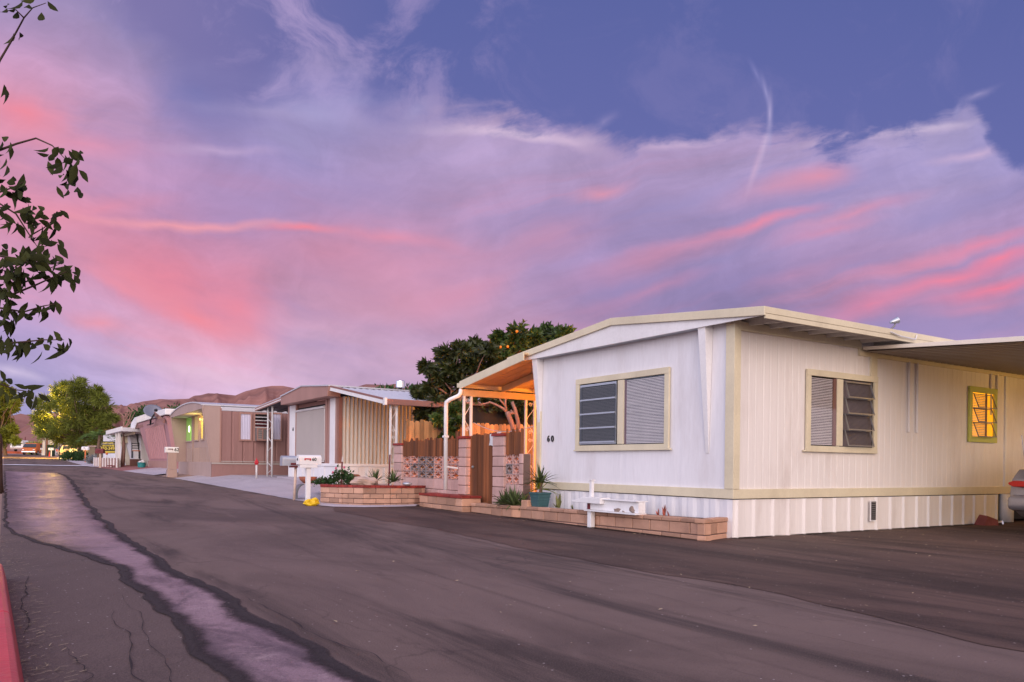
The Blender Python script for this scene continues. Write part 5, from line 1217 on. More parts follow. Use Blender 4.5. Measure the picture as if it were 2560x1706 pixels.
# left awning over the driveway
PL = on(637, 1027, X=8.05)
AL = thing('driveway_awning', 'sloping awning with a dark underside and pink edge stripes over the driveway', 'awning', (8.05, PL.y, 2.6))
ya, za, yb, zb_ = g[4][1] - .05, 3.12, PL.y, PL.z
for k, (mt, z0, z1) in enumerate((('brownl', -.02, .02), ('white', .02, .05), ('brownl', .05, .1), ('metalroof', .1, .13))):
    mb = MB(); mb.hexa([(8.05, ya, za + z0), (8.1, ya, za + z0), (8.1, yb, zb_ + z0), (8.05, yb, zb_ + z0), (8.05, ya, za + z1 - .002), (8.1, ya, za + z1 - .002), (8.1, yb, zb_ + z1 - .002), (8.05, yb, zb_ + z1 - .002)]); build('edge_stripe', mb, mt, AL)
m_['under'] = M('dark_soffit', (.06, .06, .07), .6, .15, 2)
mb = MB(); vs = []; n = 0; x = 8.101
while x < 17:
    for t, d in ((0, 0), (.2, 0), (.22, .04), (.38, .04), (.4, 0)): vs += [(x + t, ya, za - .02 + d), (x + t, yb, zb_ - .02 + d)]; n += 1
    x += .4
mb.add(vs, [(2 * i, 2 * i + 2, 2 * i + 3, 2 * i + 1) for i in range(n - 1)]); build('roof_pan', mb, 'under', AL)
y = 28.1
scroll_post(AL, 8.12, 8.12 + .001, y, .3, 2.9) if False else None
for px in (669.5, 680.5):
    q = on(px, 1100, X=8.2); mb = MB(); mb.tube([(q.x, q.y, .3), (q.x, q.y, za + (zb_ - za) * (q.y - ya) / (yb - ya) - .02)], .035, 8); build('post', mb, 'hose', AL, smooth=True)
q0, q1 = on(669.5, 1100, X=8.2), on(680.5, 1100, X=8.2)
for z0, z1 in ((.5, 1.0), (1.3, 1.95), (2.1, 2.6)):
    mb = MB(); mb.tube([q0.lerp(q1, .5 - .5 * math.cos(math.pi * 2 * t / 16)) + Vector((0, 0, -q0.z + z0 + (z1 - z0) * t / 16)) * 1 for t in range(17)], .012, 5); build('scroll', mb, 'hose', AL)
# red and white pole on the driveway
q = gpt(641, 1197); PO = thing('marker_pole', 'short white pole topped by a red lantern shape on the pale driveway', 'pole', (q.x, q.y, gz(q.x, q.y))); tz = on(641, 1162, X=q.x).z
mb = MB(); mb.tube([(q.x, q.y, gz(q.x, q.y)), (q.x, q.y, tz)], .032, 8); build('shaft', mb, 'hose', PO, smooth=True)
mb = MB(); mb.lathe([(.05, 0), (.075, .06), (.07, .1), (.03, .16), (.012, .2), (.005, .24)], (q.x, q.y, tz), 6); mb.box(q.x - .02, q.x + .02, q.y, q.y + .1, tz + .04, tz + .1); build('lantern', mb, 'red', PO)
# ================================================================ house 62: taupe front under an arched brow
X3, YA, YB = 6.6, 31.2, 37.9
H3 = thing('mobile_home', 'taupe mobile home with an arched brow, reflected light painted in its windows as yellow green glow, number 62', 'mobile home', (X3, YA, .4))
f3, s3 = FX(X3), SX(YA)
XTOP = 6.27; XIN = 6.92
mb = MB(); mb.box(XIN + .03, 16, YA + .03, YB - .03, .35, 3.0); build('core', mb, 'dark', H3)
mb = MB(); mb.box(X3, XIN + .1, YA - .001, YB, .35, .945); build('front_skirt', mb, 'taupe', H3)
fi = FX(XIN)
mb = MB(); mb.fbox(fi, YB - .1, YA + .02, .945, 3.0, -.02, 0); build('front_wall', mb, 'taupe', H3)
ribs(fi, YB - .3, YA + .1, .945, 1.55, .28, .035, [(0, 0), (.35, 0), (.4, 1), (.75, 1), (.8, 0)], 'taupe', H3, 'ribbed_panel')
for (y0, y1) in ((YA - .02, YA + .03), (YB - .03, YB + .02)):
    mb = MB(); mb.prism([(X3 - .0, y0, .93), (XTOP, y0, 3.02), (XTOP, y0, 3.1), (XIN, y0, 3.1), (XIN, y0, .93)], (0, y1 - y0, 0)); build('wing_wall', mb, 'taupe', H3)
    mb = MB(); mb.beam((X3 - .02, (y0 + y1) / 2, .93), (XTOP - .02, (y0 + y1) / 2, 3.02), .05, .05); build('wing_trim', mb, 'taupe', H3)
arch = []
n = 16; zl_, zr_ = 3.0, 3.08
for k in range(n + 1):
    t = k / n; y = YB + .04 + (YA - .04 - YB - .04) * t; arch.append((y, 2.99 + .09 * t + .26 * math.sin(math.pi * t) ** .75))
mb = MB(); mb.prism([(XTOP - .02, y, z) for y, z in arch] + [(XTOP - .02, YA - .04, 2.96), (XTOP - .02, YB + .04, 2.9)], (.06, 0, 0)); build('brow_panel', mb, 'taupe', H3)
mb = MB(); mb.prism([(XTOP - .05, y, z) for y, z in arch] + [(XTOP - .05, y, z + .05) for y, z in reversed(arch)], (10, 0, 0)); build('roof', mb, 'metalroof', H3)
mb = MB(); mb.add([(XTOP + .04, YB, 2.9), (XTOP + .04, YA, 2.97), (XIN, YA, 2.97), (XIN, YB, 2.9)], [(0, 1, 2, 3)]); build('soffit', mb, 'soffit', H3)
mb = MB(); mb.box(XIN, 16, YA - .04, YA + .0, 2.9, 3.06); build('eave_trim', mb, 'metalroof', H3, bev=.02)
ribs(s3, XIN, 16, .93, 2.95, .42, .03, [(0, 0), (.05, 0), (.12, 1), (.5, .75), (.9, 1), (.97, 0)], 'mauve', H3, 'side_wall')
mb = MB(); mb.fbox(s3, X3, 16, .35, .9, -.03, .012); build('skirting', mb, 'mauve', H3)
mb = MB(); mb.fbox(s3, X3, 16, .87, .925, .012, .04); build('belt_trim', mb, 'shade', H3); mb = MB(); mb.fbox(s3, XIN - .02, 16, .96, .99, .012, .045); build('belt_trim', mb, 'shade', H3)
mb = MB(); mb.fbox(s3, XIN - .03, XIN + .02, .95, 3.0, .01, .05); build('corner_trim', mb, 'brownl', H3)
s3 = SX(YA - .034)
px3 = lambda px: on(px, 1080, Y=YA).x; pz3 = lambda py, px: on(px, py, Y=YA).z
m_['curt'] = M('pale_curtain', (.6, .58, .72), .8, .08, 2, 0, stretch=(8, 8, .3)); m_['green'] = emis('green_pane_glow', (.35, .75, .12), .28); m_['yell'] = emis('yellow_pane_glow', (.85, .6, .2), .35)  # green and yell: emissive stand-ins for reflections in the front panes
for a, b in ((599, 626), (676.5, 701)):
    A, B = px3(a), px3(b); z0, z1 = pz3(1100, a), pz3(1034, a)
    mb = MB(); ring_frame(mb, s3, A - .04, B + .04, z0 - .04, z1 + .04, .06, .02, .06); w_ = build('window', mb, 'brownl', H3)
    mb = MB(); vs = []
    for i in range(33):
        t = i / 32; vs += [s3(A + (B - A) * t, z0, .02 + .012 * math.sin(t * 40)), s3(A + (B - A) * t, z1, .02 + .008 * math.sin(t * 40 + .6))]
    mb.add(vs, [(2 * i, 2 * i + 2, 2 * i + 3, 2 * i + 1) for i in range(32)]); build('curtain', mb, 'curt', w_, smooth=True)
A, B = px3(635), px3(668); z0, z1 = pz3(1101, 635), pz3(1035, 635)
mb = MB(); ring_frame(mb, s3, A - .04, B + .04, z0 - .04, z1 + .05, .06, .02, .06); w_ = build('window', mb, 'brownl', H3)
backing(s3, A, B, z0, z1, w_); mb = MB(); mb.fbox(s3, A, B, z0 + .3, z0 + .8, .008, .012); build('curtain', mb, 'darkred', w_)
louvres(s3, A + .02, B - .02, z0 + .5, z1, 4, w_, 0, 'hose', 'glass', .035)
AC = thing('air_conditioner', 'boxy window air conditioner jutting from the mauve wall under the louvred window', 'air conditioner', (A, YA, z0))
mb = MB(); mb.fbox(s3, A + .01, B + .0, z0 - .02, z0 + .47, .05, .38); build('case', mb, 'alud', AC, bev=.01)
mb = MB(); ring_frame(mb, s3, A + .0, B, z0 - .02, z0 + .47, .05, .38, .4); mb.fbox(s3, A + .2, A + .24, z0 + .03, z0 + .42, .38, .4); build('front_frame', mb, 'brownl', AC)
mb = MB()
for k in range(5): mb.fbox(s3, A + .05, A + .19, z0 + .05 + k * .08, z0 + .07 + k * .08, .38, .39)
build('grille', mb, 'taupe', AC)
# front windows: lamp light reflected in the panes, painted as glowing panels
py3 = lambda px: on(px, 1080, X=XIN).y; pzf = lambda py, px: on(px, py, X=XIN).z
for (a, b, y0, y1, mt, lab) in ((462, 482, 1107, 1045, 'green', 'front pane with reflected lamp light painted as a green glow'), (486.5, 498, 1104, 1040, 'yell', None), (503, 511, 1102, 1038, 'yell', None)):
    A, B = py3(a), py3(b); z0, z1 = pzf(y0, a), pzf(y1, a)
    mb = MB(); ring_frame(mb, fi, B, A, z0, z1, .05, .0, .05); w_ = build('window', mb, 'taupe', H3, lab)
    backing(fi, B + .04, A - .04, z0 + .04, z1 - .04, w_, mt, 'pane_glow')
    mb = MB(); mb.add([fi(B, z0, .03), fi(A, z0, .03), fi(A, z1, .03), fi(B, z1, .03)], [(0, 1, 2, 3)]); build('pane', mb, 'glass', w_)
    if mt == 'green':
        mb = MB(); q = on(473, 1073, X=XIN - .02); mb.rock(q, .02, .16, .16, 0, 0, 8); build('reflected_flare', mb, emis('lamp', (1, 1, .7), 3.0), w_, smooth=True)  # glowing disc painted for the reflected lamp, no lamp inside
        mb = MB(); mb.fbox(fi, A - .05, A - .4, z0 + .05, z1 - .05, .009, .012); build('curtain', mb, 'shade', w_)
        mb = MB(); mb.fbox(fi, B + .06, B + .42, z0 + .05, z0 + .65, .009, .012); build('reflected_patch', mb, emis('bright_green', (.35, 1, .06), .8), w_)
    elif a > 500:
        mb = MB(); mb.fbox(fi, B + .05, A - .1, z0 + .1, z0 + .75, .009, .012); build('reflected_patch', mb, emis('bright_yellow', (1, .75, .12), 1.0), w_)
mb = MB(); mb.fbox(fi, py3(484) + .05, py3(484) - .06, .95, 2.95, .0, .06); build('mullion', mb, 'taupe', H3)
lamp('eave_fill', 'POINT', (6.62, 34.6, 2.6), (1, .72, .2), 11, shadow_soft_size=.1)  # added light to brighten the front wall; the fixture's glow is added too
mb = MB(); mb.rock((6.85, 34.6, 2.72), .04, .04, .05, 3, .1, 6); tag(build('wall_fixture', mb, emis('lantern', (1, .7, .25), 1.5), None, loc=(6.85, 34.6, 2.72)), 'small wall fixture with an added glow between the windows of the taupe home', 'light')
# mailbox 62 on a boxy pillar
q = gpt(429, 1192); z = gz(q.x, q.y); t_ = on(429, 1132, X=q.x).z; hw = 11.5 / FPX * (q.x * S + q.y * C)
P2 = thing('mailbox', 'white mailbox marked 62 on a wide boxed pillar', 'mailbox', (q.x, q.y, z), 'mailboxes along the street')
d3 = hw * .9
mb = MB(); mb.box(q.x - d3, q.x + d3, q.y - .12, q.y + .12, z + .3, t_); build('pillar', mb, 'taupe', P2, bev=.01); mb = MB(); mb.box(q.x - d3 - .02, q.x + d3 + .02, q.y - .15, q.y + .15, z - .05, z + .295); build('pillar_base', mb, 'taupe', P2, bev=.01)
tz = on(429, 1118, X=q.x).z
mailbox(P2, q.x, q.y, t_, hw * 2.6, .24, tz - t_); mb = MB(); mb.box(q.x - .17, q.x + .02, q.y - .135, q.y - .122, t_ + .13, t_ + .165); mb.box(q.x - .01, q.x + .02, q.y - .135, q.y - .122, t_ + .1, t_ + .165); build('flag', mb, 'maroon', P2)
text('number', '62', .19, 'black', P2, (q.x + .17, q.y - .124, t_ + .12), (1, 0, 0), (0, 0, 1), .003, .004)
# ================================================================ pink home, its white roofed neighbour, bits at their feet
X4 = 7.6
py4 = lambda px, X=X4: on(px, 1080, X=X).y; z4 = lambda px, py, X=X4: on(px, py, X=X).z
H4 = thing('mobile_home', 'pink mobile home with vertical ribs and a satellite dish above its white roof edge', 'mobile home', (X4, 48, .5))
YC, YD = py4(447) - 1.0, py4(374)
YC = 45.0
zt4 = z4(358, 1061)
s4 = SX(YC); f4 = FX(X4)
f4t = lambda a, b, c: (X4 - .42 * max(0, (b - .98) / (zt4 - .98)) - c, a, b)
mb = MB(); mb.prism([f4t(YD, .98, 0), f4t(YD + 1.9, zt4, 0), f4t(YC, zt4, 0), f4t(YC, .98, 0)], (.3, 0, 0)); build('front_panel', mb, 'pink', H4)
ribs(f4t, YD - .5, YC + .8, 1.1, zt4 - .42, .62, .07, [(0, 0), (.5, 0), (.56, 1), (.86, 1), (.92, 0)], 'pink', H4, 'ribbed_panel')
mb = MB(); mb.box(X4 + .1, 17, YC, YD - .01, .45, zt4 - .02); build('side_wall', mb, 'pink', H4)
mb = MB(); mb.box(X4 - .06, X4 + .1, YC, YD + .02, .45, .98); build('skirting', mb, 'brownl', H4)
RT = on(345, 1052, X=X4 - .4)
mb = MB(); rp_ = [(YD + 5.0, zt4 - .55), (YD + 4.6, zt4 + .12), (YD + 3.0, zt4 + .42), (YD - 2, zt4 + .44), (YC - .3, zt4 + .38), (YC - .3, zt4 + .06), (YD + 1.9, zt4 + .02), (YD + 3, zt4 - .35)]
mb.prism([(X4 - .5, y, z) for y, z in rp_], (9, 0, 0)); build('roof', mb, 'white', H4, bev=.03)
mb = MB(); mb.beam((X4 - .52, YC + 3.2, zt4 + .3), (X4 - .52, YC - .2, zt4 - .3), .06, .2); build('red_trim', mb, 'brown', H4)
b_ = on(376, 1062, X=X4 - .6); c_ = on(381, 1040, X=X4 - .7)
DI = thing('satellite_dish', 'grey satellite dish on a bent arm over the pink home', 'satellite dish', tuple(b_))
mb = MB(); mb.tube([b_, on(377, 1050, X=X4 - .65), on(386, 1036, X=X4 - .75)], .05, 6); mb.tube([on(368, 1063, X=X4 - .6), b_, on(384, 1058, X=X4 - .6)], .03, 5); build('arm', mb, 'black', DI)
R_ = Matrix.Rotation(math.radians(-20), 3, 'Z') @ Matrix.Rotation(math.radians(62), 3, 'X') @ Matrix.Rotation(math.radians(14), 3, 'Y')
mb = MB(); mb.lathe([(.02, 0), (.25, .03), (.42, .09), (.5, .14), (.5, .16), (.4, .11), (.02, .03)], on(382, 1031, X=X4 - .6), 20, 1.0, .82, axis=R_); m_['dish'] = M('grey_dish', (.16, .17, .23), .5, .08); build('reflector', mb, 'dish', DI, smooth=True)
mb = MB(); mb.rock(on(390, 1026, X=X4 - 1.1), .09, .12, .08, 1, .1, 6); build('receiver', mb, 'black', DI)
# small window of the passage between pink and taupe homes
SM = thing('porch_annex', 'small dark windowed annex with a tan awning between the pink and taupe homes', 'annex', (7.9, 41.5, .5))
mb = MB(); mb.box(8.0, 13, 40.6, 44.9, .45, 2.7); build('wall', mb, 'mauve', SM)
mb = MB(); q0, q1 = on(418, 1070, X=7.6), on(436, 1050, X=7.6); mb.beam(q0, q1 + Vector((0, -.4, .05)), .06, .12); mb.prism([(7.6, q0.y, q0.z), (7.6, q1.y - .5, q1.z), (7.6, q1.y - .5, q1.z + .06), (7.6, q0.y, q0.z + .06)], (4, 0, 0)); build('awning', mb, 'taupe', SM)
A, B = on(428, 1100, X=8.0).y, on(437, 1100, X=8.0).y
mb = MB(); fq = FX(8.0); ring_frame(mb, fq, B, A, 1.55, 2.6, .06, .0, .05); w_ = build('window', mb, 'white', SM); backing(fq, B, A, 1.6, 2.55, w_); louvres(fq, A - .05, B + .05, 1.62, 2.55, 4, w_, 0, 'alud', 'glass', .04)
# white canopy home with the yellow lettered banner
H5 = thing('mobile_home', 'white mobile home with a slanted front behind the bare trunk and a yellow lettered banner', 'mobile home', (7.9, 66, .6))
P = lambda px, py, X=8.0: on(px, py, X=X)
mb = MB(); a, b = P(311, 1150), P(352, 1150); zt5 = P(330, 1074).z
mb.prism([(8.0, a.y, .5), (8.0, a.y + 1, zt5), (8.0, b.y, zt5), (8.0, b.y, .5)], (.3, 0, 0)); build('front_wall', mb, 'white', H5)
mb = MB(); mb.box(8.3, 20, b.y, a.y + 6, .5, zt5); build('body', mb, 'white', H5)
mb = MB(); q, r = P(303, 1078, 7.2), P(357, 1063, 7.2); mb.hexa([(7.2, q.y, q.z - .1), (10, q.y, q.z - .1), (10, r.y, r.z - .1), (7.2, r.y, r.z - .1), (7.2, q.y, q.z + .12), (10, q.y, q.z + .12), (10, r.y, r.z + .12), (7.2, r.y, r.z + .12)]); build('awning', mb, 'brown', H5)
mb = MB(); q, r = P(303, 1088, 7.15), P(336, 1080, 7.15); mb.beam(q, r, .1, .3); build('valance', mb, 'cream', H5)
for k, (xa, xb, mt) in enumerate(((324, 338, 'white'), (312, 326, 'cream'))):
    mb = MB(); q, r = P(xa, 1140, 7.85), P(xb, 1140, 7.85); zt_5 = P(330, 1086).z; mb.hexa([(7.7, q.y - 2, .6), (7.9, q.y - 2, .6), (7.9, r.y - 2, .6), (7.7, r.y - 2, .6), (7.4, q.y, zt_5), (7.9, q.y, zt_5), (7.9, r.y, zt_5), (7.4, r.y, zt_5)]); build('slant_panel', mb, mt, H5)
mb = MB(); q, r = P(314, 1106, 7.6), P(324, 1106, 7.6); mb.box(7.1, 7.7, r.y, q.y, q.z - .1, q.z + .65); build('window_hood', mb, 'cream', H5)
CN = thing('carport', 'white flat carport on thin posts over the banner', 'carport', (6.6, 70, .6))
ZC = P(280, 1076, 6.4).z
q, r = P(278, 1076, 6.4), P(306, 1076, 6.4)
mb = MB(); mb.box(6.4, 14, r.y, q.y + 3, ZC - .25, ZC); build('roof', mb, 'metalroof', CN)
mb = MB(); mb.box(6.35, 6.4, r.y, q.y + 3, ZC - .22, ZC + .06); build('fascia', mb, 'white', CN)
for px in (291.5, 298):
    q = P(px, 1120, 6.5); mb = MB(); mb.box(q.x - .08, q.x + .08, q.y - .08, q.y + .08, .5, ZC - .25); build('post', mb, 'white', CN)
mb = MB(); q, r = P(258, 1095, 8.6), P(291, 1095, 8.6); mb.box(8.6, 9, r.y, q.y, .5, P(275, 1085, 8.6).z); tag(build('shed', mb, 'white', None, loc=(8.6, r.y, .5)), 'pale grey shed wall under the carport behind the banner', 'shed')
q0, q1 = on(253, 1119, D=62.5), on(289, 1119, D=62.5); rv = (q1 - q0).normalized(); fv = Vector((S, C, 0)); zt_, zb_ = on(270, 1104, D=62.5).z, on(270, 1134, D=62.5).z
SG = thing('banner', 'dark olive banner with yellow lettering hung under the carport', 'sign', (q0.x, q0.y, zb_))
f_ = lambda a, z, c: q0 + rv * a + Vector((0, 0, z - q0.z)) - fv * c
wd_ = (q1 - q0).length; hh_ = zt_ - zb_
mb = MB(); mb.fbox(f_, 0, wd_, zb_, zt_, 0, .03); build('cloth', mb, 'sign', SG)
text('lettering', '350-349-', .36 * hh_, 'signy', SG, f_(wd_ / 2, zb_ + .40 * hh_, .035), rv, (0, 0, 1), .004, .006)
for dz_, hz_ in ((.87, .07), (.65, .08)):
    mb = MB(); a_ = .12
    while a_ < wd_ - .15:
        w_ = ru(.02, .07); k_ = ru(.5, 1) * hz_ * hh_; mb.fbox(f_, a_, a_ + w_, zb_ + dz_ * hh_ - k_, zb_ + dz_ * hh_ + k_ * ru(.1, .9), .031, .036); a_ += w_ + ru(.012, .03)
    o = build('faded_lettering', mb, 'signy', SG)
mb = MB(); mb.fbox(f_, .25, wd_ - .02, zb_ + .06 * hh_, zb_ + .17 * hh_, .031, .04); build('stripe', mb, 'signy', SG)
mb = MB(); mb.fbox(f_, 0, wd_, zb_ + .77 * hh_, zb_ + .79 * hh_, .031, .04); build('divider_stripe', mb, 'hose', SG)
# scalloped white fence
WF = thing('low_fence', 'low white fence with arched openings below the banner', 'fence', tuple(P(262, 1153, 6.3)))
q0, q1 = P(235, 1145, 6.3), P(292, 1145, 6.3)
n = 9
for k in range(n + 1):
    y = q0.y + (q1.y - q0.y) * k / n; z = gz(6.3, y); mb = MB(); mb.box(6.27, 6.33, y - .12, y + .12, z - .1, z + .72); build('post', mb, 'white', WF)
mb = MB(); mb.hexa([(6.34, q0.y, gz(6.3, q0.y)), (6.4, q0.y, gz(6.3, q0.y)), (6.4, q1.y, gz(6.3, q1.y)), (6.34, q1.y, gz(6.3, q1.y)), (6.34, q0.y, gz(6.3, q0.y) + .66), (6.4, q0.y, gz(6.3, q0.y) + .66), (6.4, q1.y, gz(6.3, q1.y) + .66), (6.34, q1.y, gz(6.3, q1.y) + .66)]); build('panel', mb, 'brownl', WF)
# things on the pads
q = gpt(354, 1169); z = gz(q.x, q.y); TB = thing('tub', 'turquoise round tub holding white bags at the foot of the pink home', 'tub', (q.x, q.y, z)); D = q.x * S + q.y * C; rr = 10 / FPX * D
mb = MB(); mb.lathe([(rr * .88, 0), (rr * .95, rr * 1.1), (rr * 1.06, rr * 1.12), (rr * 1.06, rr * 1.25), (rr * .95, rr * 1.25), (rr * .9, rr * 1.1), (.01, rr * 1.05)], (q.x, q.y, z), 18); build('tub', mb, 'teal', TB, smooth=False)
for k, (dx, h) in enumerate(((.25, .55), (-.25, .3))):
    mb = MB(); mb.rock((q.x + dx * rr, q.y, z + rr * 1.35), rr * .5, rr * .5, rr * h, k, .3, 7); tag(build('white_bag', mb, 'hose', None, loc=(q.x + dx * rr, q.y, z + rr * 1.3)), ['plump white bag on the right in the turquoise tub', 'small white bag on the left in the turquoise tub'][k], 'bag')
q, r = gpt(296, 1163), gpt(324, 1164); z = gz(q.x, q.y); mb = MB(); tz = on(296, 1141, X=q.x).z; mb.hexa([(q.x, q.y, z), (r.x, r.y, z), (r.x + .5, r.y + .8, z), (q.x + .5, q.y + .8, z), (q.x, q.y, tz), (r.x, r.y, tz), (r.x + .5, r.y + .8, tz), (q.x + .5, q.y + .8, tz)])
WBX = tag(build('white_box', mb, 'white', None, loc=q, bev=.03), 'square white planter box behind the bare trunk', 'planter box')
q, r = gpt(324, 1166), gpt(356, 1166); z = gz(q.x, q.y); tz = on(324, 1148, X=q.x).z; mb = MB(); mb.hexa([(q.x, q.y, z), (r.x, r.y, z), (r.x + .8, r.y + 1, z), (q.x + .8, q.y + 1, z), (q.x, q.y, tz), (r.x, r.y, tz), (r.x + .8, r.y + 1, tz), (q.x + .8, q.y + 1, tz)]); tag(build('step_block', mb, 'brownl', None, loc=q, bev=.03), 'low pinkish porch step beside the turquoise tub', 'step')
CH = thing('chair', 'thin dark metal chair standing on the porch step by the pink home', 'chair', tuple(on(341, 1146, X=7.4)))
o = on(341, 1146, X=7.4); w = .22
for dx in (-w, w):
    for dy in (0, .5):
        mb = MB(); mb.tube([(o.x + dx, o.y + dy, o.z), (o.x + dx, o.y + dy, o.z + (1.05 if dy else .5))], .03, 5); build('leg', mb, 'black', CH)
mb = MB(); mb.box(o.x - w, o.x + w, o.y, o.y + .5, o.z + .47, o.z + .52); build('seat', mb, 'orangep', CH)
mb = MB()
for k in range(3): mb.box(o.x - w, o.x + w, o.y + .48, o.y + .52, o.z + .65 + k * .16, o.z + .7 + k * .16)
build('backrest', mb, 'black', CH)
# ================================================================ trees
def limb(mb, p, q, r0, r1, n=6, wob=.08):
    p, q = Vector(p), Vector(q); l = (q - p).length; pts = []
    sd_ = ru(0, 50)
    for i in range(n + 1):
        t = i / n; w = wob * l * math.sin(math.pi * t)
        pts.append(p.lerp(q, t) + Vector((noise.noise((sd_, t * 2.2, 0)), noise.noise((sd_, t * 2.2, 7)), noise.noise((sd_, t * 2.2, 14)) * .6)) * w * 2)
    mb.tube(pts, r0, 7, r1); return pts
def crown_leaves(mb, clumps, n, L_, W, kind='leaf', droop=.3):
    """clumps: (centre, radius vector, density)"""
    tot = sum(c[2] for c in clumps)
    for c, r, w in clumps:
        tc_ = ru(-.35, .35)
        for _ in range(int(n * w / tot)):
            while True:
                g = Vector((ru(-1, 1), ru(-1, 1), ru(-1, 1)))
                if g.length < 1: break
            g = g.normalized() * (g.length ** .6)
            p = Vector(c) + Vector((g.x * r[0], g.y * r[1], g.z * r[2]))
            d = g.normalized() * .8 + Vector((ru(-1, 1), ru(-1, 1), ru(-.7, .7) - droop))
            mb.tint = max(-.95, min(1, tc_ + ru(-.5, .5)))
            if kind == 'leaf': mb.leaf(p, d, L_ * ru(.6, 1.3), W * ru(.7, 1.2), .25)
            else: mb.tuft(p, d, L_ * ru(.6, 1.4), W * ru(.6, 1.3))
def tree_at(name, label, cat, mat, bark, base, D, sil, depth, n, L_, W, kind, trunk_px, r, rad_px, group=None, droop=.2, limbs=True, sprigs=140):
    """sil: list of (px, py, radius px, weight) clumps seen in elevation, spread in depth"""
    k = D / FPX; b = Vector(base)
    t = thing(name, label, cat, b, group); cl = []
    fwd = Vector((S, C, 0))
    for (x, y, rp_, w) in sil:
        for s_ in range(3):
            dd = ru(-1, 1) * depth * .7; q = on(x + ru(-.4, .4) * rp_, y + ru(-.4, .4) * rp_, D=D + dd); rr = rp_ * k * ru(.45, .85)
            cl.append((q, (rr, rr, rr * .75), w))
    mb = MB(); crown_leaves(mb, cl, n, L_, W, kind, droop)
    cen = sum((c for c, _, _ in cl), Vector()) / len(cl)
    for _ in range(sprigs):
        c, rr, w = cl[int(rnd() * len(cl))]; o_ = (c - cen).normalized() + Vector((ru(-.7, .7), ru(-.7, .7), ru(-.5, .8))); o_.normalize()
        p0 = c + Vector((o_.x * rr[0], o_.y * rr[1], o_.z * rr[2])) * .7; l_ = rr[0] * ru(.5, 1.1); mb.tint = ru(-.5, .5)
        for j in range(9):
            tt_ = j / 8; p_ = p0 + o_ * l_ * tt_ - Vector((0, 0, droop * .6)) * l_ * tt_ * tt_
            d_ = o_ + Vector((ru(-1, 1), ru(-1, 1), ru(-.8, .5)))
            (mb.leaf(p_, d_, L_ * ru(.7, 1.2), W * ru(.7, 1.2), .25) if kind == 'leaf' else mb.tuft(p_, d_, L_ * ru(.6, 1.2), W))
    build('crown', mb, mat, t, recalc=False)
    mb = MB(); top = on(trunk_px[0], trunk_px[1], D=D); limb(mb, b + Vector((0, 0, -.1)), top, r, r * .6, 8, .06)
    if limbs:
        for c, rr, w in cl[::2]: limb(mb, top + (b - top) * ru(0, .25), c, r * .42, r * .06, 6, .12)
    build('trunk', mb, bark, t, smooth=True)
    return t
# big mesquite left of the street
D = 92; b = on(196, 1138, D=D); b.z = gz(b.x, b.y)
SIL = [(150,985,24,1),(185,975,24,1.1),(220,985,22,1),(252,998,18,.8),(120,1010,26,1),(165,1015,30,1.5),(210,1020,32,1.6),(250,1030,26,1.1),(275,1048,14,.4),(105,1045,22,.9),(140,1055,30,1.4),(185,1060,34,1.7),(230,1062,30,1.4),(265,1070,18,.6),(110,1078,20,.8),(150,1088,26,1.1),(195,1092,30,1.3),(235,1095,22,.8),(255,1042,14,.5),(205,962,12,.3),(165,965,12,.3),(240,978,10,.3)]
tree_at('mesquite_tree', 'broad feathery green mesquite tree over the tan car', 'tree', 'leafm', 'bark', b, D, SIL, 4.2, 21000, .62, .075, 'tuft', (205, 1090), .34, 30, 'trees along the street', .3, True, 520)
# dense tree at the far left
D = 112; b = on(14, 1128, D=D); b.z = gz(b.x, b.y)
SIL = [(-10,1000,26,1),(15,985,20,.6),(20,1020,24,1),(-25,1040,30,1),(10,1050,26,1.2),(30,1070,16,.8),(-15,1080,28,1),(15,1092,24,1.2),(38,1098,10,.4),(5,970,14,.3),(30,1010,12,.3),(42,1000,9,.2)]
tree_at('broadleaf_tree', 'dense yellow green tree at the left end of the street', 'tree', 'leafm', 'bark', b, D, SIL, 4, 12000, .5, .16, 'tuft', (10, 1100), .3, 30, 'trees along the street')
# citrus behind the patio
D = 22.5; b = on(1240, 1262, D=D); b.z = .1
SIL = [(1360,838,26,1),(1395,845,22,.8),(1330,842,26,1),(1290,838,26,1),(1255,852,24,.9),(1235,868,18,.6),(1300,870,30,1.2),(1350,870,28,1),(1265,890,28,1),(1310,900,30,1),(1412,835,10,.3),(1225,870,10,.25),(1205,890,10,.2)]
t = tree_at('citrus_tree', 'citrus tree with small orange fruit rising behind the white roof', 'tree', 'leafc', 'barkp', b, D, SIL, 1.4, 2700, .2, .085, 'leaf', (1225, 1000), .1, 20, 'trees behind the patio', .0, True, 240)
for px, py in ((1251, 868), (1269, 867), (1292, 829)):
    q = on(px, py, D=D - 1.3); mb = MB(); mb.rock(q, .04, .04, .04, px, .05, 6); build('fruit', mb, 'orange', t, smooth=True)
D = 21.4; b = on(1110, 1240, D=D); b.z = .1
SIL = [(1075,915,18,.7),(1110,895,20,.8),(1150,878,22,1),(1185,872,20,.9),(1220,880,20,.9),(1090,940,20,.8),(1130,925,26,1.2),(1170,915,28,1.3),(1215,915,28,1.3),(1050,975,14,.4),(1075,965,16,.6),(1105,965,18,.6),(1065,1000,14,.4),(1095,1000,16,.5),(1125,990,16,.5),(1060,1025,14,.35),(1085,1030,14,.35),(1110,1020,14,.4),(1250,930,24,1),(1150,955,20,.7)]
tree_at('shade_tree', 'dark drooping leafed tree spreading over the patio cover', 'tree', 'leafd', 'barkp', b, D, SIL, .9, 3100, .21, .085, 'leaf', (1150, 1000), .12, 20, 'trees behind the patio', .5, True, 260)
D = 21; b = on(1120, 1200, D=D - 1.5); b.z = .1
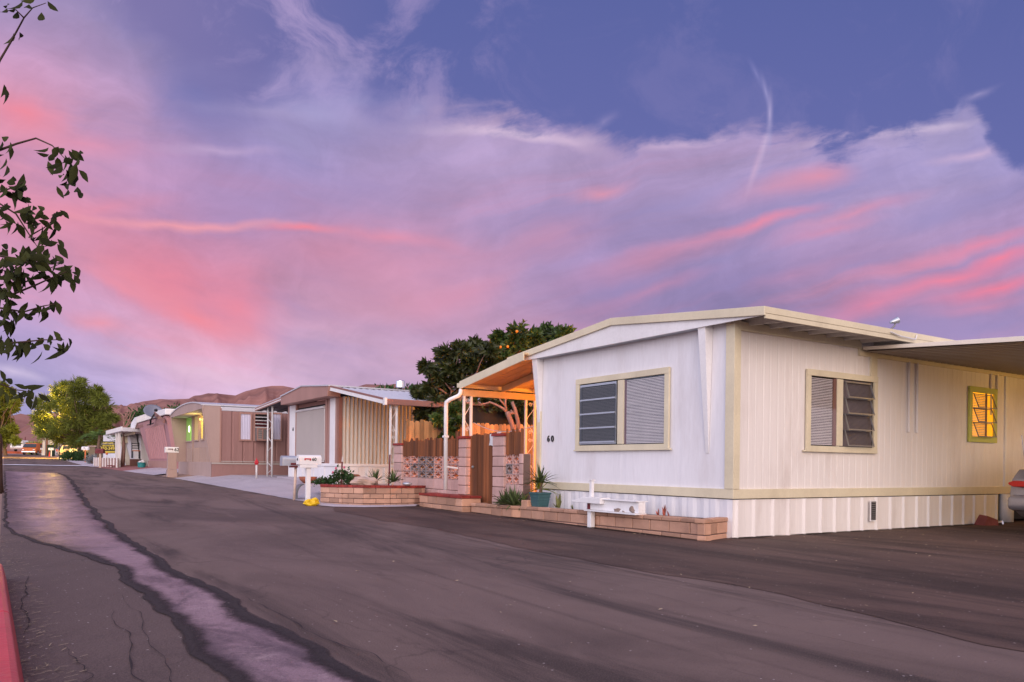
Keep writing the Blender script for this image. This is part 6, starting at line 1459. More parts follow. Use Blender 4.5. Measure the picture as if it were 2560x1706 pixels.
SIL = [(1100,1050,14,.6),(1120,1075,14,.6),(1140,1050,12,.5),(1105,1095,10,.4),(1130,1030,12,.5),(1150,1020,10,.3)]
tree_at('young_tree', 'small thin tree with yellow green leaves behind the downspout', 'tree', 'leafc', 'barkp', b, D - 1.5, SIL, .6, 1500, .15, .07, 'leaf', (1118, 1080), .05, 10, 'trees behind the patio', .5)
# twisted bare trunk lit orange under the patio cover
tb = on(1282, 1120, D=19.5); tb.z = .1
TT = thing('gnarled_tree', 'twisted pale trunk with bent limbs lit orange under the patio cover', 'tree', tb, 'trees behind the patio')
mb = MB(); PT = lambda px, py, d=19.5: on(px, py, D=d)
mb.tube([tb, PT(1283, 1070), PT(1272, 1040), PT(1268, 1030)], .07, 8, .06); mb.tube([PT(1268, 1034), PT(1285, 1032), PT(1276, 1026)], .05, 7, .03)
mb.tube([PT(1270, 1034), PT(1258, 1022), PT(1240, 1012), PT(1225, 1006), PT(1205, 1012), PT(1195, 1004)], .04, 6, .015)
mb.tube([PT(1266, 1028), PT(1263, 1012), PT(1264, 1000), PT(1268, 990), PT(1276, 982)], .035, 6, .015); mb.tube([PT(1262, 1014), PT(1250, 1000), PT(1246, 985)], .03, 6, .012); mb.tube([PT(1264, 1000), PT(1258, 988)], .02, 6, .01)
build('trunk', mb, 'barkp', TT, smooth=True)
mb = MB(); mb.tube([on(1296, 1120, D=20.3), PT(1296, 1060, 20.3), PT(1288, 1025, 20.3), PT(1280, 1005, 20.3)], .06, 8, .04); build('stem', mb, 'barkp', TT, smooth=True)
cl = [(on(x, y, D=21.5), (.5, .5, .35), 1) for x, y in ((1215, 985), (1250, 990), (1290, 985), (1320, 1000), (1300, 1015), (1200, 1000), (1335, 985))]
mb = MB(); crown_leaves(mb, cl, 2600, .15, .075, 'leaf', .4); build('crown', mb, 'leafd', TT, recalc=False)
# leafy tree in front at the left edge; its trunk stands left of the frame
LP = [(275,175),(340,170),(265,215),(270,250),(300,205),(330,230),(335,260),(375,190),(410,185),(440,190),(430,230),(400,260),(440,270),(345,275),(385,295),(430,300),(335,330),(380,320),(385,350),(420,320),(325,390),(355,385),(380,410),(425,395),(430,420),(355,215),(390,225),(310,180),(365,330),(405,240),
(15,140),(45,160),(20,215),(45,235),(5,330),(20,380),(60,345),(130,350),(120,375),(155,385),(70,395),(30,395),(75,425),(95,445),(140,450),(60,455),(150,485),(175,500),(210,500),(230,520),(170,520),(30,490),(20,540),(25,585),(70,580),(90,590),(160,560),(165,590),(195,580),(215,580),(190,605),(240,610),(265,600),(300,540),(325,530),(340,525),(305,580),(310,610),(250,655),(215,675),(185,685),(280,690),(315,705),
(10,720),(60,730),(20,760),(135,720),(165,725),(200,740),(205,765),(240,725),(240,750),(265,740),(270,765),(285,780),(310,775),(320,790),(20,790),(60,790),(110,800),(150,770),(175,770),(170,820),(200,830),(10,840),(40,860),(90,865),(120,880),(150,890),(180,880),(215,870),(240,860),(280,860),(230,900),(270,920),(300,900),(320,880),(350,830),(400,835),(420,840),(360,870),(390,880),(410,885),(405,905),
(10,910),(60,920),(100,930),(20,960),(50,970),(10,1000),(30,1010),(155,1040),(195,1050),(200,1075),(240,1060),(255,1085),(280,1030),(310,1035),(285,1055),(60,1080),(100,1090),(135,1100),(150,1105),(20,1050),(20,1120),(40,1140),(60,1150),(10,1160),
(30,1210),(20,1250),(40,1300),(70,1260),(100,1260),(95,1290),(130,1270),(165,1240),(195,1240),(180,1265),(240,1240),(250,1275),(265,1260),(280,1220),(320,1220),(320,1270),(340,1290),(355,1260),(385,1240),(385,1265),(10,1420),(20,1460),(20,1540),(70,1500),(100,1540),(130,1510),(150,1530),(180,1520),(205,1550),(40,820),(75,840),(130,850),(100,760),(80,770),(45,890),(15,870),(35,800),(5,820),(70,870),(120,830),(150,850),(5,960),(35,930),(10,1080),(35,1060),(45,1230),(10,1280),(60,1290),(80,1240)]
tw = [(-12, 32), (22, 35), (8, 32), (18, 30)]
def DL(py): return 4.9 + .5 * noise.noise((py * .013, 2.1, 0))
m_['nearbark'] = M('near_bark', (.06, .035, .025), .9, .3, 6, .4, 25)
FT = thing('leafy_tree', 'near tree with dark hanging leaves reaching in along the left edge', 'tree', (-2.3, 4.9, 0))
mb = MB()
pts = [(x / 2.2385, 300 + y / 2.2385) for x, y in LP] + [(15, 30), (40, 28), (45, 38), (75, 20), (100, 40), (115, 12), (35, 92), (50, 105), (60, 12), (92, 6), (15, 220), (8, 232), (20, 232), (22, 18)]
for (x, y) in pts:
    for rep in range(1 if (y < 300 or (x > 100 and y < 500)) else (1 if x > 60 and rnd() > .4 else 2)):
        if rep: x += ru(-18, 18); y += ru(-14, 18)
        p = on(x + ru(-5, 5), y - 9, D=DL(y) + ru(-.12, .12)); mb.tint = ru(-.6, .5)
        d = Vector((C, -S, 0)) * ru(-.6, .9) + Vector((S, C, 0)) * ru(-.5, .5) + Vector((0, 0, -ru(.15, 1.3)))
        mb.leaf(p, d, ru(.07, .115), ru(.03, .048), ru(.25, .75), Vector((S, C, 0)) + Vector((ru(-.7, .7), ru(-.7, .7), ru(-.3, .3))), rows=4)
build('crown', mb, 'leafn', FT, recalc=False, smooth=True)
mb = MB(); limb(mb, (-2.3, 4.9, -.05), (-1.9, 4.85, 1.9), .13, .1, 6, .03)
TOPS = [[(-300, 480), (0, 375), (40, 360), (90, 346), (130, 364), (140, 374), (165, 400)], [(-250, 420), (-40, 230), (0, 150), (30, 100), (60, 45), (82, 20), (115, 8)], [(60, 45), (40, 25), (15, 28)], [(-240, 600), (0, 510), (40, 535), (75, 590), (95, 620)], [(-200, 700), (0, 640), (60, 650), (105, 680), (150, 660)], [(-220, 760), (35, 735), (92, 712), (140, 690), (180, 675)], [(-200, 830), (0, 770), (60, 780), (110, 765), (140, 760)], [(-180, 900), (0, 860), (60, 855), (110, 850), (160, 850)], [(-160, 1010), (0, 960), (40, 975), (80, 980)], [(75, 590), (110, 570), (145, 540)], [(-200, 540), (0, 480), (30, 470), (60, 455)]]
for pp in TOPS:
    P_ = [on(x, y, D=DL(y)) for x, y in pp]
    if pp[0][0] < -100: P_ = [Vector((-1.95, 4.85, 1.6)).lerp(P_[0], .3) + Vector((0, 0, .0))] + P_
    mb.tube(P_, .011 if pp[0][0] < -100 else .005, 5, .002)
build('trunk', mb, 'nearbark', FT, smooth=True)
# dark clipped cypress-like trunk at the frame edge by the gutter
q = on(2, 1236, D=19); mb = MB(); z = gz(q.x, q.y)
tk = thing('tree_stump', 'dark rounded stump standing at the left kerb beyond the gutter', 'stump', (q.x - .12, q.y, z))
mb.lathe([(.2, -.05), (.17, .3), (.15, 1.1), (.16, 1.25), (.12, 1.42), (.03, 1.48)], (q.x - .13, q.y, z), 14); build('stump', mb, 'nearbark', tk, smooth=True)
# bare trunk (dead ornamental tree) in its red bed
def at4(px, py, D): return on(px, py, D=D)
q = gpt(307, 1166); D = q.x * S + q.y * C; b = Vector((q.x, q.y, gz(q.x, q.y)))
DT = thing('bare_tree', 'leafless pinkish young tree with upright twigs in a red bed', 'tree', b, 'small trees beside the pads')
mb = MB(); mb.tube([at4(302, 1167, D), at4(306, 1120, D), at4(309, 1085, D), at4(309, 1040, D)], .05, 7, .03); mb.tube([at4(308, 1167, D), at4(311, 1120, D), at4(309, 1090, D)], .1, 8, .06); build('trunk', mb, 'barkp', DT, smooth=True)
mb = MB()
for a, bb, c in (((310, 1085), (318, 1060), (331, 1028)), ((311, 1078), (322, 1060), (338, 1030)), ((310, 1074), (326, 1058), (344, 1046)), ((309, 1070), (312, 1050), (316, 1030)), ((310, 1072), (324, 1050), (326, 1030)), ((311, 1080), (330, 1066), (336, 1058)), ((309, 1060), (320, 1040), (330, 1022)), ((309, 1040), (295, 1028), (278, 1018)), ((309, 1045), (318, 1035), (322, 1025))):
    mb.tube([at4(*a, D), at4(*bb, D), at4(*c, D)], .05, 5, .018)
build('twigs', mb, 'barkp', DT)
mb = MB(); mb.lathe([(1.0, -.02), (1.0, .06), (.95, .06), (.9, .03), (.01, .02)], (b.x, b.y, b.z), 24); tag(build('red_bed', mb, 'maroon', None, loc=b), 'low round red edged bed around the bare trunk', 'flower bed')
# small palm with green and dry fronds
q = on(246, 1148, D=64); z = gz(q.x, q.y); PL_ = thing('palm', 'small palm with green fronds and orange dry ones left of the banner', 'palm', (q.x, q.y, z), 'small trees beside the pads')
D = 64; top = at4(250, 1088, D)
mb = MB(); mb.tube([(q.x, q.y, z), at4(246, 1115, D), top], .1, 9, .12); build('trunk', mb, 'bark', PL_, smooth=True)
def frond(mb, p, d, L_, n=16, w=.3):
    d = Vector(d).normalized(); sd_ = d.cross(Vector((0, 0, 1))).normalized()
    P_ = []
    for i in range(n + 1):
        t = i / n; c = Vector(p) + d * L_ * t + Vector((0, 0, -.75 * L_ * t * t)); P_.append(c)
    for i in range(2, n):
        for s_ in (-1, 1):
            mb.tint = ru(-.5, .5); mb.tuft(P_[i], sd_ * s_ + d * .5 + Vector((0, 0, ru(-.5, 0))), L_ * w * (1.1 - abs(i / n - .5)), .09)
    mb.tube(P_, .03, 4, .01)
mb = MB()
for a in range(9): frond(mb, top, (math.cos(a * .75 + 2), math.sin(a * .75 + 2) * .9, ru(.3, .9)), ru(1.5, 2.2))
build('fronds', mb, 'frond', PL_, recalc=False)
mb = MB(); Rv = Vector((C, -S, 0))
for k in range(5): frond(mb, top + Vector((0, 0, .1)), Rv * 1 + Vector((S * .3 * ru(-1, 1), C * .3 * ru(-1, 1), ru(.5, 1.1))), ru(1.8, 2.6))
build('dry_fronds', mb, 'frondo', PL_, recalc=False)
# shrubs
def shrub(name, label, px, py, D, r, n, mat, L_=.22, W=.1, group='shrubs along the street', z0=None):
    q = on(px, py, D=D); z = gz(q.x, q.y) if z0 is None else z0; mb = MB(); s = thing(name, label, 'shrub', (q.x, q.y, z), group)
    bush(mb, (q.x, q.y, z + r[2] * .35), r, n, L_, W); build('foliage', mb, mat, s, recalc=False)
    mb = MB()
    for k in range(4): mb.tube([(q.x, q.y, z - .05), (q.x + ru(-.5, .5) * r[0], q.y + ru(-.5, .5) * r[1], z + r[2] * .7)], .04, 5, .02)
    build('stem', mb, 'bark', s)
shrub('shrub', 'low rounded green shrub in front of the tan car wheel', 182, 1152, 86, (.9, .9, .75), 1500, 'leafs')
shrub('shrub', 'low dark green shrub behind the orange mailbox post', 208, 1150, 86, (1.1, .9, .7), 1200, 'leafs')
shrub('shrub', 'bright yellow spiky shrub above the orange lit van', 92, 1108, 132, (1.3, 1.0, 1.5), 1300, 'leafy', .5, .1)
shrub('shrub', 'dark rounded rock coloured shrub beside the white low fence', 231, 1155, 74, (.6, .5, .5), 500, 'grey', .2, .1)
for i in range(15):
    px = 340 + i * 7; D = 150 + ru(-10, 10)
    shrub('bush', 'olive bush, number in a row far beyond the pink home roof', px, 1100, D, (1.9, 1.9, 2.6), 300, 'leafs', .7, .4, 'bushes far behind the pink home', z0=on(px, 1056, D=D).z - ru(.8, 1.6))
for o in [o for o in bpy.data.objects if o.name.startswith('bush')]: o['label'] = 'one olive bush of the row far behind the pink home'
for i, px in enumerate((957, 968, 980, 1015, 1028, 1042, 1075)):
    D = 190 + ru(-10, 10); shrub('treetop', 'grey green treetop on the skyline', px, 1000, D, (2.4, 2.2, 3.4), 260, 'leafs', .9, .5, 'treetops on the skyline beyond the flue', z0=on(px, 990, D=D).z - ru(1.6, 3))
for o in [o for o in bpy.data.objects if o.name.startswith('treetop')]: o['label'] = 'one grey green treetop of the skyline row beyond the roof flue'
# ================================================================ vehicles
def car(name, label, cat, loc, rz, prof, width, mat, wheels, wr, glass_spans, group=None, glassprof=None, lights=None, cladding=None):
    """prof: side outline (x forward, z); built about its own base then turned"""
    t = thing(name, label, cat, loc, group, rz); w = width / 2
    def shell(pr, y_in, rows=((-1, .0), (-.93, .06), (0, 0), (.93, .06), (1, 0))): pass
    mb = MB(); n = len(prof); vs = []; zmax = max(p[1] for p in prof)
    ys = [-w, -w * .97, -w * .8, 0, w * .8, w * .97, w]
    for y in ys:
        e = abs(y) / w
        for (x, z) in prof:
            hi = max(0, (z - .95) / max(.3, zmax - .95)); yy = y * (1 - .17 * hi); k = 1 if e > .99 else 0
            cx_ = x * (1 - .03 * (e ** 6)); vs.append((cx_, yy, z - (.05 if e > .99 and z > .9 else 0)))
    fs = []
    for i in range(len(ys) - 1):
        for j in range(n): fs.append((i * n + j, i * n + (j + 1) % n, (i + 1) * n + (j + 1) % n, (i + 1) * n + j))
    fs += [tuple(range(n)), tuple(range(len(ys) * n - 1, (len(ys) - 1) * n - 1, -1))]
    mb.add(vs, fs); body = build('body', mb, mat, t, local=True, bev=.05, smooth=True)
    for (x0, z0, x1, z1, x2, z2, x3, z3) in glass_spans:
        for s_ in (-1, 1):
            mb = MB(); f_ = lambda z: s_ * (w * (1 - .17 * max(0, (z - .95) / max(.3, zmax - .95))) + .008)
            mb.prism([(x0, f_(z0), z0), (x1, f_(z1), z1), (x2, f_(z2), z2), (x3, f_(z3), z3)], (0, -s_ * .03, 0)); build('side_window', mb, m_['carglass'], t, local=True)
    for x in wheels:
        for s_ in (-1, 1):
            mb = MB(); ax = Matrix.Rotation(math.radians(90), 3, 'X'); mb.lathe([(wr * .6, -.1), (wr * .96, -.1), (wr, -.06), (wr, .06), (wr * .96, .1), (wr * .6, .1)], (x, s_ * (w - .1), wr), 22, axis=ax); wh = build('wheel', mb, 'rubber', t, local=True)
            mb = MB(); mb.lathe([(.05, -.1), (wr * .62, -.11), (wr * .62, .11), (.05, .1)], (x, s_ * (w - .1), wr), 14, axis=ax)
            for k in range(5): a = k * 1.2566; mb.beam((x, s_ * (w + .005), wr), (x + math.cos(a) * wr * .58, s_ * (w + .005), wr + math.sin(a) * wr * .58), .05, .03, (0, 1, 0))
            build('rim', mb, 'alu', wh, local=True)
            mb = MB(); mb.prism([(x + (wr + .07) * math.cos(math.pi * k / 12), s_ * (w + .004), wr + (wr + .07) * math.sin(math.pi * k / 12)) for k in range(13)], (0, -s_ * .05, 0)); build('wheel_arch', mb, 'black', t, local=True)
    return t
m_['carglass'] = M('dark_car_glass', (.02, .022, .026), .08, .05, 3, 0, spec=.8)
SUV = [(-2.2, .45), (-2.25, .75), (-2.2, 1.0), (-2.12, 1.12), (-1.9, 1.66), (-1.7, 1.74), (.1, 1.76), (.35, 1.7), (.95, 1.14), (1.95, 1.06), (2.2, .95), (2.25, .5), (2.1, .38), (-2.1, .38)]
D = 107; q = on(142, 1146, D=D); z = gz(q.x + 2, q.y)
z = on(163, 1145, D=D).z
sv = car('parked_car', 'tan boxy sport utility car parked under the mesquite tree', 'car', (q.x + 2.3, q.y - .2, z), math.radians(8), SUV, 1.8, 'tancar', (-1.35, 1.4), .37, [(-1.85, 1.2, -1.0, 1.2, -1.0, 1.6, -1.7, 1.6), (-.9, 1.2, -.05, 1.2, -.05, 1.62, -.9, 1.62), (.05, 1.2, .75, 1.2, .35, 1.58, .05, 1.62)], 'vehicles parked along the street')
mb = MB(); mb.box(-2.32, -2.2, -.85, .85, .45, .68); build('bumper', mb, 'alud', sv, local=True, bev=.03)
mb = MB(); mb.prism([(-2.2, -.7, 1.15), (-2.2, .7, 1.15), (-2.0, .66, 1.58), (-2.0, -.66, 1.58)], (.1, 0, 0)); build('rear_window', mb, m_['carglass'], sv, local=True)
for s_ in (-1, 1):
    mb = MB(); mb.box(-2.27, -2.15, s_ * .8 - .08, s_ * .8 + .08, .85, 1.12); build('tail_light', mb, 'tail', sv, local=True)
    mb = MB(); mb.tube([(-1.7, s_ * .66, 1.78), (-.8, s_ * .66, 1.82), (.1, s_ * .66, 1.79)], .02, 5); build('roof_rail', mb, 'black', sv, local=True)
VAN = [(-2.4, .4), (-2.42, 1.0), (-2.3, 1.75), (-2.1, 1.9), (1.2, 1.9), (1.5, 1.8), (2.1, 1.15), (2.4, 1.0), (2.45, .45), (2.3, .35), (-2.3, .35)]
q = on(88, 1139, D=124); z = on(88, 1138, D=124).z
vn = car('parked_van', 'orange lit van seen nose on beneath the yellow shrub', 'van', (q.x, q.y + 2.3, z), math.radians(-112), VAN, 2.1, 'orangep', (-1.5, 1.5), .34, [(-2.1, 1.2, -.9, 1.2, -.9, 1.72, -2.0, 1.72), (-.8, 1.2, .4, 1.2, .4, 1.72, -.8, 1.72)], 'vehicles parked along the street')
mb = MB(); mb.prism([(1.62, -.85, 1.72), (1.62, .85, 1.72), (2.13, .95, 1.2), (2.13, -.95, 1.2)], (.03, 0, .03)); build('windscreen', mb, m_['carglass'], vn, local=True)
for s_ in (-1, 1):
    mb = MB(); mb.rock((2.44, s_ * .75, .78), .06, .18, .1, 0, 0, 6); build('headlight', mb, 'chrome', vn, local=True, smooth=True)
mb = MB(); mb.box(2.38, 2.5, -1.0, 1.0, .4, .6); build('bumper', mb, 'chrome', vn, local=True, bev=.03)
q = on(50, 1130, D=140); z = on(50, 1128.5, D=140).z
CM = thing('camper_trailer', 'white camper trailer with a stepped roof at the end of the street', 'trailer', (q.x, q.y, z), 'vehicles parked along the street', YAW * -1)
mb = MB(); pr = [(-1.15, .35), (-1.2, 1.25), (-1.05, 1.4), (-.85, 1.45), (-.8, 1.75), (-.55, 1.78), (-.5, 1.95), (.15, 1.95), (.2, 1.78), (1.05, 1.76), (1.15, 1.3), (1.15, .35)]
mb.prism([(x, -1.0, z_) for x, z_ in pr], (0, 3.2, 0)); build('body', mb, 'white', CM, local=True, bev=.06)
mb = MB(); mb.box(-.7, .8, -1.02, -.99, .95, 1.4); build('window', mb, m_['carglass'], CM, local=True)
mb = MB(); mb.box(-1.16, 1.16, -1.015, -.985, .4, .62); build('lower_band', mb, 'taupe', CM, local=True)
for s_ in (-.9, .9):
    mb = MB(); mb.lathe([(.1, -.1), (.34, -.1), (.34, .1), (.1, .1)], (s_, .2, .3), 16, axis=Matrix.Rotation(math.radians(90), 3, 'Y')); build('wheel', mb, 'rubber', CM, local=True)
# silver car under the carport: rear corner shows at the frame edge
SED = [(-2.2, .32), (-2.36, .42), (-2.38, .62), (-2.33, .84), (-2.2, .98), (-1.55, 1.03), (-1.0, 1.36), (-.5, 1.44), (.3, 1.42), (1.0, 1.06), (2.0, .9), (2.3, .72), (2.32, .4), (2.2, .28), (-2.1, .26)]
q = on(2531, 1306, Z=0)
SC = thing('parked_car', 'x', 'car', (0, 0, 0)); bpy.data.objects.remove(SC)
sc_ = car('parked_car', 'silver car under the carport, its red tail light at the right edge', 'car', (14.95, 4.72, 0), math.radians(-8), SED, 1.75, 'silver', (-1.35, 1.4), .32, [(-1.25, 1.08, -.75, 1.08, -.6, 1.36, -.95, 1.3), (-.65, 1.08, .2, 1.08, .2, 1.36, -.5, 1.38)], 'vehicles parked along the street')

for s_ in (-1, 1):
    mb = MB(); mb.prism([(-2.45, s_ * y_, z_) for y_, z_ in ((.45, .725), (.74, .72), (.81, .75), (.82, .78), (.74, .81), (.5, .8))], (.22, 0, 0)); build('tail_light', mb, 'tail', sc_, local=True, bev=.015)
mb = MB(); mb.box(-2.47, -2.2, -.84, .84, .36, .6); build('bumper', mb, 'silver', sc_, local=True, bev=.08, smooth=True)
mb = MB(); mb.prism([(-1.6, -.62, 1.06), (-1.6, .62, 1.06), (-1.05, .55, 1.36), (-1.05, -.55, 1.36)], (-.03, 0, .03)); build('rear_window', mb, m_['carglass'], sc_, local=True)
mb = MB(); mb.tube([(-2.1, .78, .95), (-2.09, .78, 1.0), (-2.13, .82, 1.5)], .006, 5); build('antenna', mb, 'chrome', sc_, local=True)
mb = MB(); mb.box(-2.4, -2.38, -.3, .3, .66, .8); build('number_plate', mb, 'hose', sc_, local=True)
# ================================================================ far street furniture
P = lambda px, py, D: on(px, py, D=D)
def far_mailbox(px, ytop, ybot, ybase, wpx, D, label, mat, postmat, round_=False):
    b = P(px, ybase, D); t = thing('mailbox', label, 'mailbox', b, 'mailboxes along the street'); k = D / FPX
    z0, z1 = P(px, ybot, D).z, P(px, ytop, D).z; w = wpx * k / 2; rv = Vector((C, -S, 0)); fv = Vector((S, C, 0))
    mb = MB(); mb.box(b.x - .06, b.x + .06, b.y - .06, b.y + .06, b.z - .3, z0); build('post', mb, postmat, t)
    h = z1 - z0; n = 8
    pr = [(-.5, 0)] + [(-.5 * math.cos(math.pi * j / n), .55 + .45 * math.sin(math.pi * j / n)) for j in range(n + 1)] + [(.5, 0)]
    c = Vector((b.x, b.y, z0)); mb = MB(); mb.prism([c - rv * w + fv * (a * h * .9) + Vector((0, 0, q * h)) for a, q in pr], rv * 2 * w); build('box', mb, mat, t)
    mb = MB(); c2 = c + rv * w * .2 - fv * (h * .5 + .03); mb.beam(c2 - rv * w * .5 + Vector((0, 0, h * .6)), c2 + Vector((0, 0, h * .6)), .02, h * .16); build('flag', mb, 'maroon', t)
    return t
far_mailbox(250, 1122, 1134, 1163, 20, 56, 'dark red mailbox on a thin pale post at the red paving', 'maroon', 'rust', True)
far_mailbox(213, 1117, 1125, 1151, 16, 80, 'white mailbox on an orange wooden post behind the hedge shrub', 'white', 'orangep')
far_mailbox(128, 1120, 1126, 1142, 12, 112, 'small white mailbox beside the dark green bin', 'white', 'white')
far_mailbox(105, 1120.5, 1125, 1140, 7, 122, 'tiny white mailbox in front of the orange lit van', 'white', 'white')
q = P(267, 1136, 60); og = thing('reflector_post', 'thin post with a small round orange reflector beside the red mailbox', 'post', q)
mb = MB(); mb.tube([(q.x, q.y, q.z - .7), (q.x, q.y, q.z)], .03, 6); build('post', mb, 'hose', og); mb = MB(); mb.rock((q.x, q.y, q.z + .05), .09, .09, .1, 1, .05, 7); build('reflector', mb, 'orangep', og, smooth=True)
# green bin with a white pail, white gate pillar, red cone
q = P(128, 1141, 116); bn = thing('bin', 'tall dark green bin standing beside the tan car', 'bin', q)
m_['dgreen'] = M('dark_green_plastic', (.012, .04, .022), .5, .15)
mb = MB(); mb.lathe([(.5, -.3), (.55, 1.5), (.6, 1.52), (.6, 1.62), (.3, 1.66)], q, 4, axis=Matrix.Rotation(.2, 3, 'Z')); build('body', mb, 'dgreen', bn, bev=.04)
mb = MB(); mb.box(q.x - .5, q.x + .5, q.y - .5, q.y + .5, q.z + 1.6, q.z + 1.7); build('lid', mb, 'dgreen', bn, bev=.03)
mb = MB(); z = q.z + 1.7; mb.lathe([(.3, 0), (.42, .85), (.46, .85), (.46, .92), (.4, .92), (.36, .8)], (q.x, q.y, z), 14); tag(build('pail', mb, 'hose', None, loc=(q.x, q.y, z), smooth=False), 'large pale pail standing upside up on the dark green bin', 'pail')
q = P(123.5, 1141, 110); mb = MB(); mb.lathe([(.14, -.1), (.1, .1), (.05, .6), (.02, .66)], q, 10); tag(build('traffic_cone', mb, 'red', None, loc=q), 'small red cone at the foot of the dark green bin', 'cone')
q = P(110, 1138, 121); mb = MB(); mb.box(q.x - .22, q.x + .22, q.y - .22, q.y + .22, q.z - .3, q.z + 2.1); mb.box(q.x - .28, q.x + .28, q.y - .28, q.y + .28, q.z + 2.1, q.z + 2.25); tag(build('gate_pillar', mb, 'white', None, loc=q, bev=.03), 'white square gate pillar left of the dark green bin', 'pillar')
q = P(117, 1120, 118); tt = thing('palm', 'bare brown trunk behind the bin with its crown lost in the big green tree', 'palm', (q.x, q.y, gz(q.x, q.y)), 'trees along the street')
mb = MB(); mb.tube([(q.x, q.y, gz(q.x, q.y) - .1), P(117, 1105, 118), P(116, 1075, 118)], .2, 9, .15); build('trunk', mb, 'barkp', tt, smooth=True)
mb = MB()
for a in range(10): frond(mb, P(116, 1075, 118), (math.cos(a * .63), math.sin(a * .63), ru(.3, 1)), ru(1.4, 2), 12, .4)
build('fronds', mb, 'frond', tt, recalc=False)
# white picket panel in front of the car, rear houses under the trees
PK = thing('low_fence', 'short white picket fence section before the tan car front', 'fence', P(184, 1140, 98))
for k in range(4):
    q = P(177 + k * 4.4, 1139, 98); mb = MB(); mb.prism([(q.x - .1, q.y, q.z - .4), (q.x + .1, q.y, q.z - .4), (q.x + .1, q.y, q.z + .75), (q.x, q.y, q.z + .9), (q.x - .1, q.y, q.z + .75)], (0, .05, 0)); build('picket', mb, 'white', PK)
mb = MB(); mb.beam(P(176, 1127, 98.1), P(191, 1127, 98.1), .05, .12); build('rail', mb, 'white', PK)
BH = thing('mobile_home', 'pale far mobile home glimpsed beneath the big green tree', 'mobile home', P(165, 1130, 132))
a, b = P(112, 1132, 130), P(205, 1135, 135); z0, z1 = a.z - .5, P(160, 1098, 132).z
mb = MB(); mb.hexa([(a.x, a.y, z0), (b.x, b.y, z0), (b.x + 4, b.y + 6, z0), (a.x + 4, a.y + 6, z0), (a.x, a.y, z1), (b.x, b.y, z1), (b.x + 4, b.y + 6, z1), (a.x + 4, a.y + 6, z1)]); build('wall', mb, 'white', BH)
d_ = (b - a).normalized(); n_ = Vector((d_.y, -d_.x, 0)).normalized() * .1
mb = MB(); c = a.lerp(b, .5); mb.beam(a + Vector((0, 0, z1 - a.z + .1)) + n_ * 3, b + Vector((0, 0, z1 - b.z + .1)) + n_ * 3, .9, .22); build('roof_edge', mb, 'cream', BH)
for t_ in (.25, .55, .8):
    p_ = a.lerp(b, t_); mb = MB(); e_ = d_ * .5
    mb.prism([p_ - e_ + n_ + Vector((0, 0, z0 + 1.2 - p_.z)), p_ + e_ + n_ + Vector((0, 0, z0 + 1.2 - p_.z)), p_ + e_ + n_ + Vector((0, 0, z0 + 2.2 - p_.z)), p_ - e_ + n_ + Vector((0, 0, z0 + 2.2 - p_.z))], n_ * .3); build('window', mb, m_['carglass'], BH)
HG = thing('shed', 'olive brown shed between the white mailbox and the banner', 'shed', P(229, 1140, 84))
a, b = P(221, 1143, 84), P(237, 1143, 84); z1 = P(229, 1117, 84).z
mb = MB(); mb.hexa([(a.x, a.y, .4), (b.x, b.y, .4), (b.x + 2, b.y + 3, .4), (a.x + 2, a.y + 3, .4), (a.x, a.y, z1), (b.x, b.y, z1), (b.x + 2, b.y + 3, z1), (a.x + 2, a.y + 3, z1)]); build('wall', mb, M('olive_wall', (.17, .13, .08), .8, .2, 2), HG)
mb = MB(); mb.hexa([(a.x - .1, a.y - .1, z1), (b.x + .1, b.y - .1, z1), (b.x + 2, b.y + 3, z1), (a.x + 2, a.y + 3, z1), (a.x - .1, a.y - .1, z1 + .1), (b.x + .1, b.y - .1, z1 + .1), (b.x + 2, b.y + 3, z1 + .1), (a.x + 2, a.y + 3, z1 + .1)]); build('roof', mb, 'taupe', HG)
# red wall closing the street, small orange sign
a, b = P(-30, 1133.5, 140), P(72, 1135.5, 140); mb = MB()
for k in range(8):
    p_, q_ = a.lerp(b, k / 8), a.lerp(b, (k + 1) / 8); mb.tint = ru(-.3, .3); mb.beam(p_ + Vector((0, 0, .05)), q_ - (q_ - p_).normalized() * .03 + Vector((0, 0, .05)), .3, .75)
m_['redwall'] = M('red_wall', (.42, .09, .04), .8, .2, 1.5, .2); tag(build('low_wall', mb, 'redwall', None, loc=a), 'low orange red wall closing the far end of the street', 'wall')
q = P(12, 1128, 134); sg = thing('sign', 'small square orange sign on a short post at the far wall', 'sign', q)
mb = MB(); mb.box(q.x - .06, q.x + .06, q.y - .06, q.y + .06, q.z - .6, q.z + .3); build('post', mb, 'orangep', sg); mb = MB(); rv = Vector((C, -S, 0)) * .3
mb.prism([q - rv + Vector((0, 0, .2)), q + rv + Vector((0, 0, .2)), q + rv + Vector((0, 0, .85)), q - rv + Vector((0, 0, .85))], (S * .05, C * .05, 0)); build('panel', mb, M('orange_sign', (.6, .3, .14), .6, .1), sg, bev=.02)
q = P(63, 1130, 150); mb = MB(); mb.tube([(q.x, q.y, q.z - .5), P(63, 1093, 150)], .09, 8, .07); tag(build('pole', mb, 'maroon', None, loc=q), 'thin dark red pole behind the white camper trailer', 'pole')
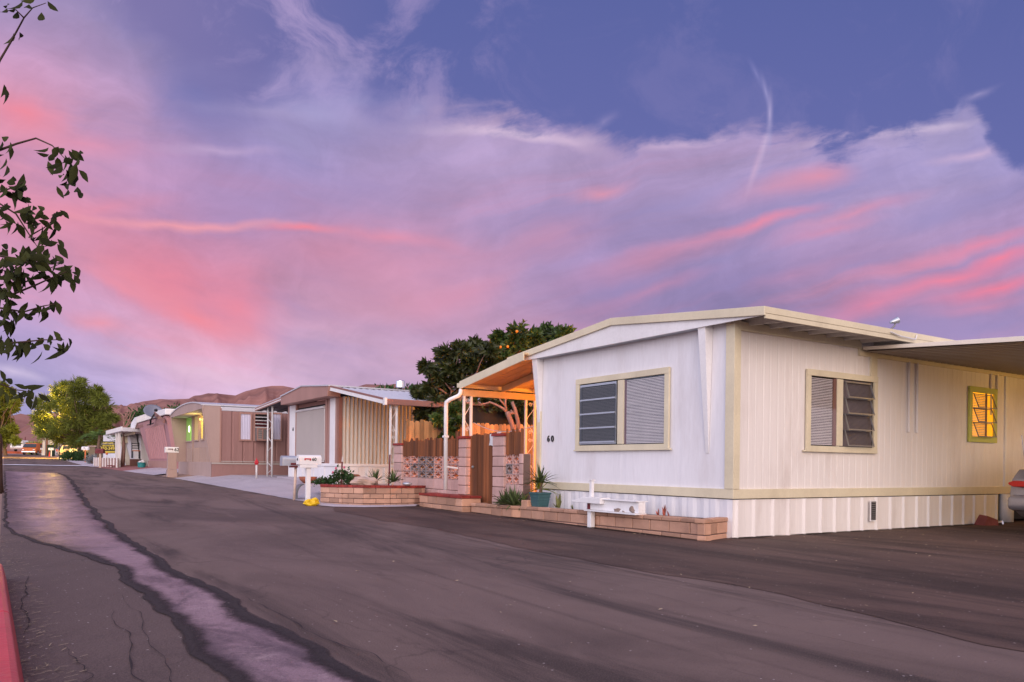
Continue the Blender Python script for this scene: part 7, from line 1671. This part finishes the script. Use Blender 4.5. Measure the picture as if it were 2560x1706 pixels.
# sodium street lamp: its pole stands behind the left tree
zb_ = gz(5.7, 111)
sl_ = thing('street_lamp', 'street lamp hidden behind the crown of the big feathery tree', 'street lamp', (5.7, 111, zb_))
mb = MB(); mb.tube([(5.7, 111, zb_), (5.7, 111, zb_ + 5.5), (5.6, 111, zb_ + 5.75), (5.3, 111, zb_ + 5.8)], .06, 8, .05); build('pole', mb, 'black', sl_)
mb = MB(); mb.box(4.9, 5.35, 110.85, 111.15, zb_ + 5.72, zb_ + 5.85); build('head', mb, 'black', sl_)
lamp('street_lamp_light', 'POINT', (4.7, 110.8, zb_ + 5.2), (1, .6, .08), STL, shadow_soft_size=.25)
# leaf litter: straw along the kerb, dry leaves on the asphalt
mb = MB()
for k in range(800):
    y = 2.6 + 9 * rnd() ** 1.5; x = .08 - .016 * (y - 3.5) + abs(random.gauss(0, .12)); z = gz(x, y) + .012; a = ru(-.5, .5) + (0 if rnd() > .3 else ru(-1.5, 1.5)); l = ru(.006, .03); w = ru(.001, .0022)
    dx, dy = math.cos(a) * l, math.sin(a) * l; mb.tint = ru(-1, .2); zz = z + ru(0, .006)
    mb.add([(x - dx - dy * w / l, y - dy + dx * w / l, z), (x + dx - dy * w / l, y + dy + dx * w / l, zz), (x + dx + dy * w / l, y + dy - dx * w / l, zz), (x - dx + dy * w / l, y - dy - dx * w / l, z)], [(0, 1, 2, 3)])
for k in range(300):
    r_ = rnd()
    if r_ < .55: x, y = ru(9, 19), 7.0 - abs(random.gauss(0, 1.2))
    elif r_ < .75: x, y = ru(7.2, 7.6), ru(7, 15)
    else: x, y = ru(1.5, 12), ru(2.5, 7)
    z = gz(x, y) + .012; l = ru(.005, .018) if rnd() < .93 else ru(.02, .035); mb.tint = ru(-.8, .8); a = rnd() * 6.28; w = l * ru(.3, .6)
    dx, dy = math.cos(a), math.sin(a); mb.add([(x - dx * l, y - dy * l, z), (x - dy * w, y + dx * w, z + w * .5), (x + dx * l, y + dy * l, z + .003), (x + dy * w, y - dx * w, z + w * .3)], [(0, 1, 2, 3)])
struct('litter', mb, 'leaflit', 'stuff')
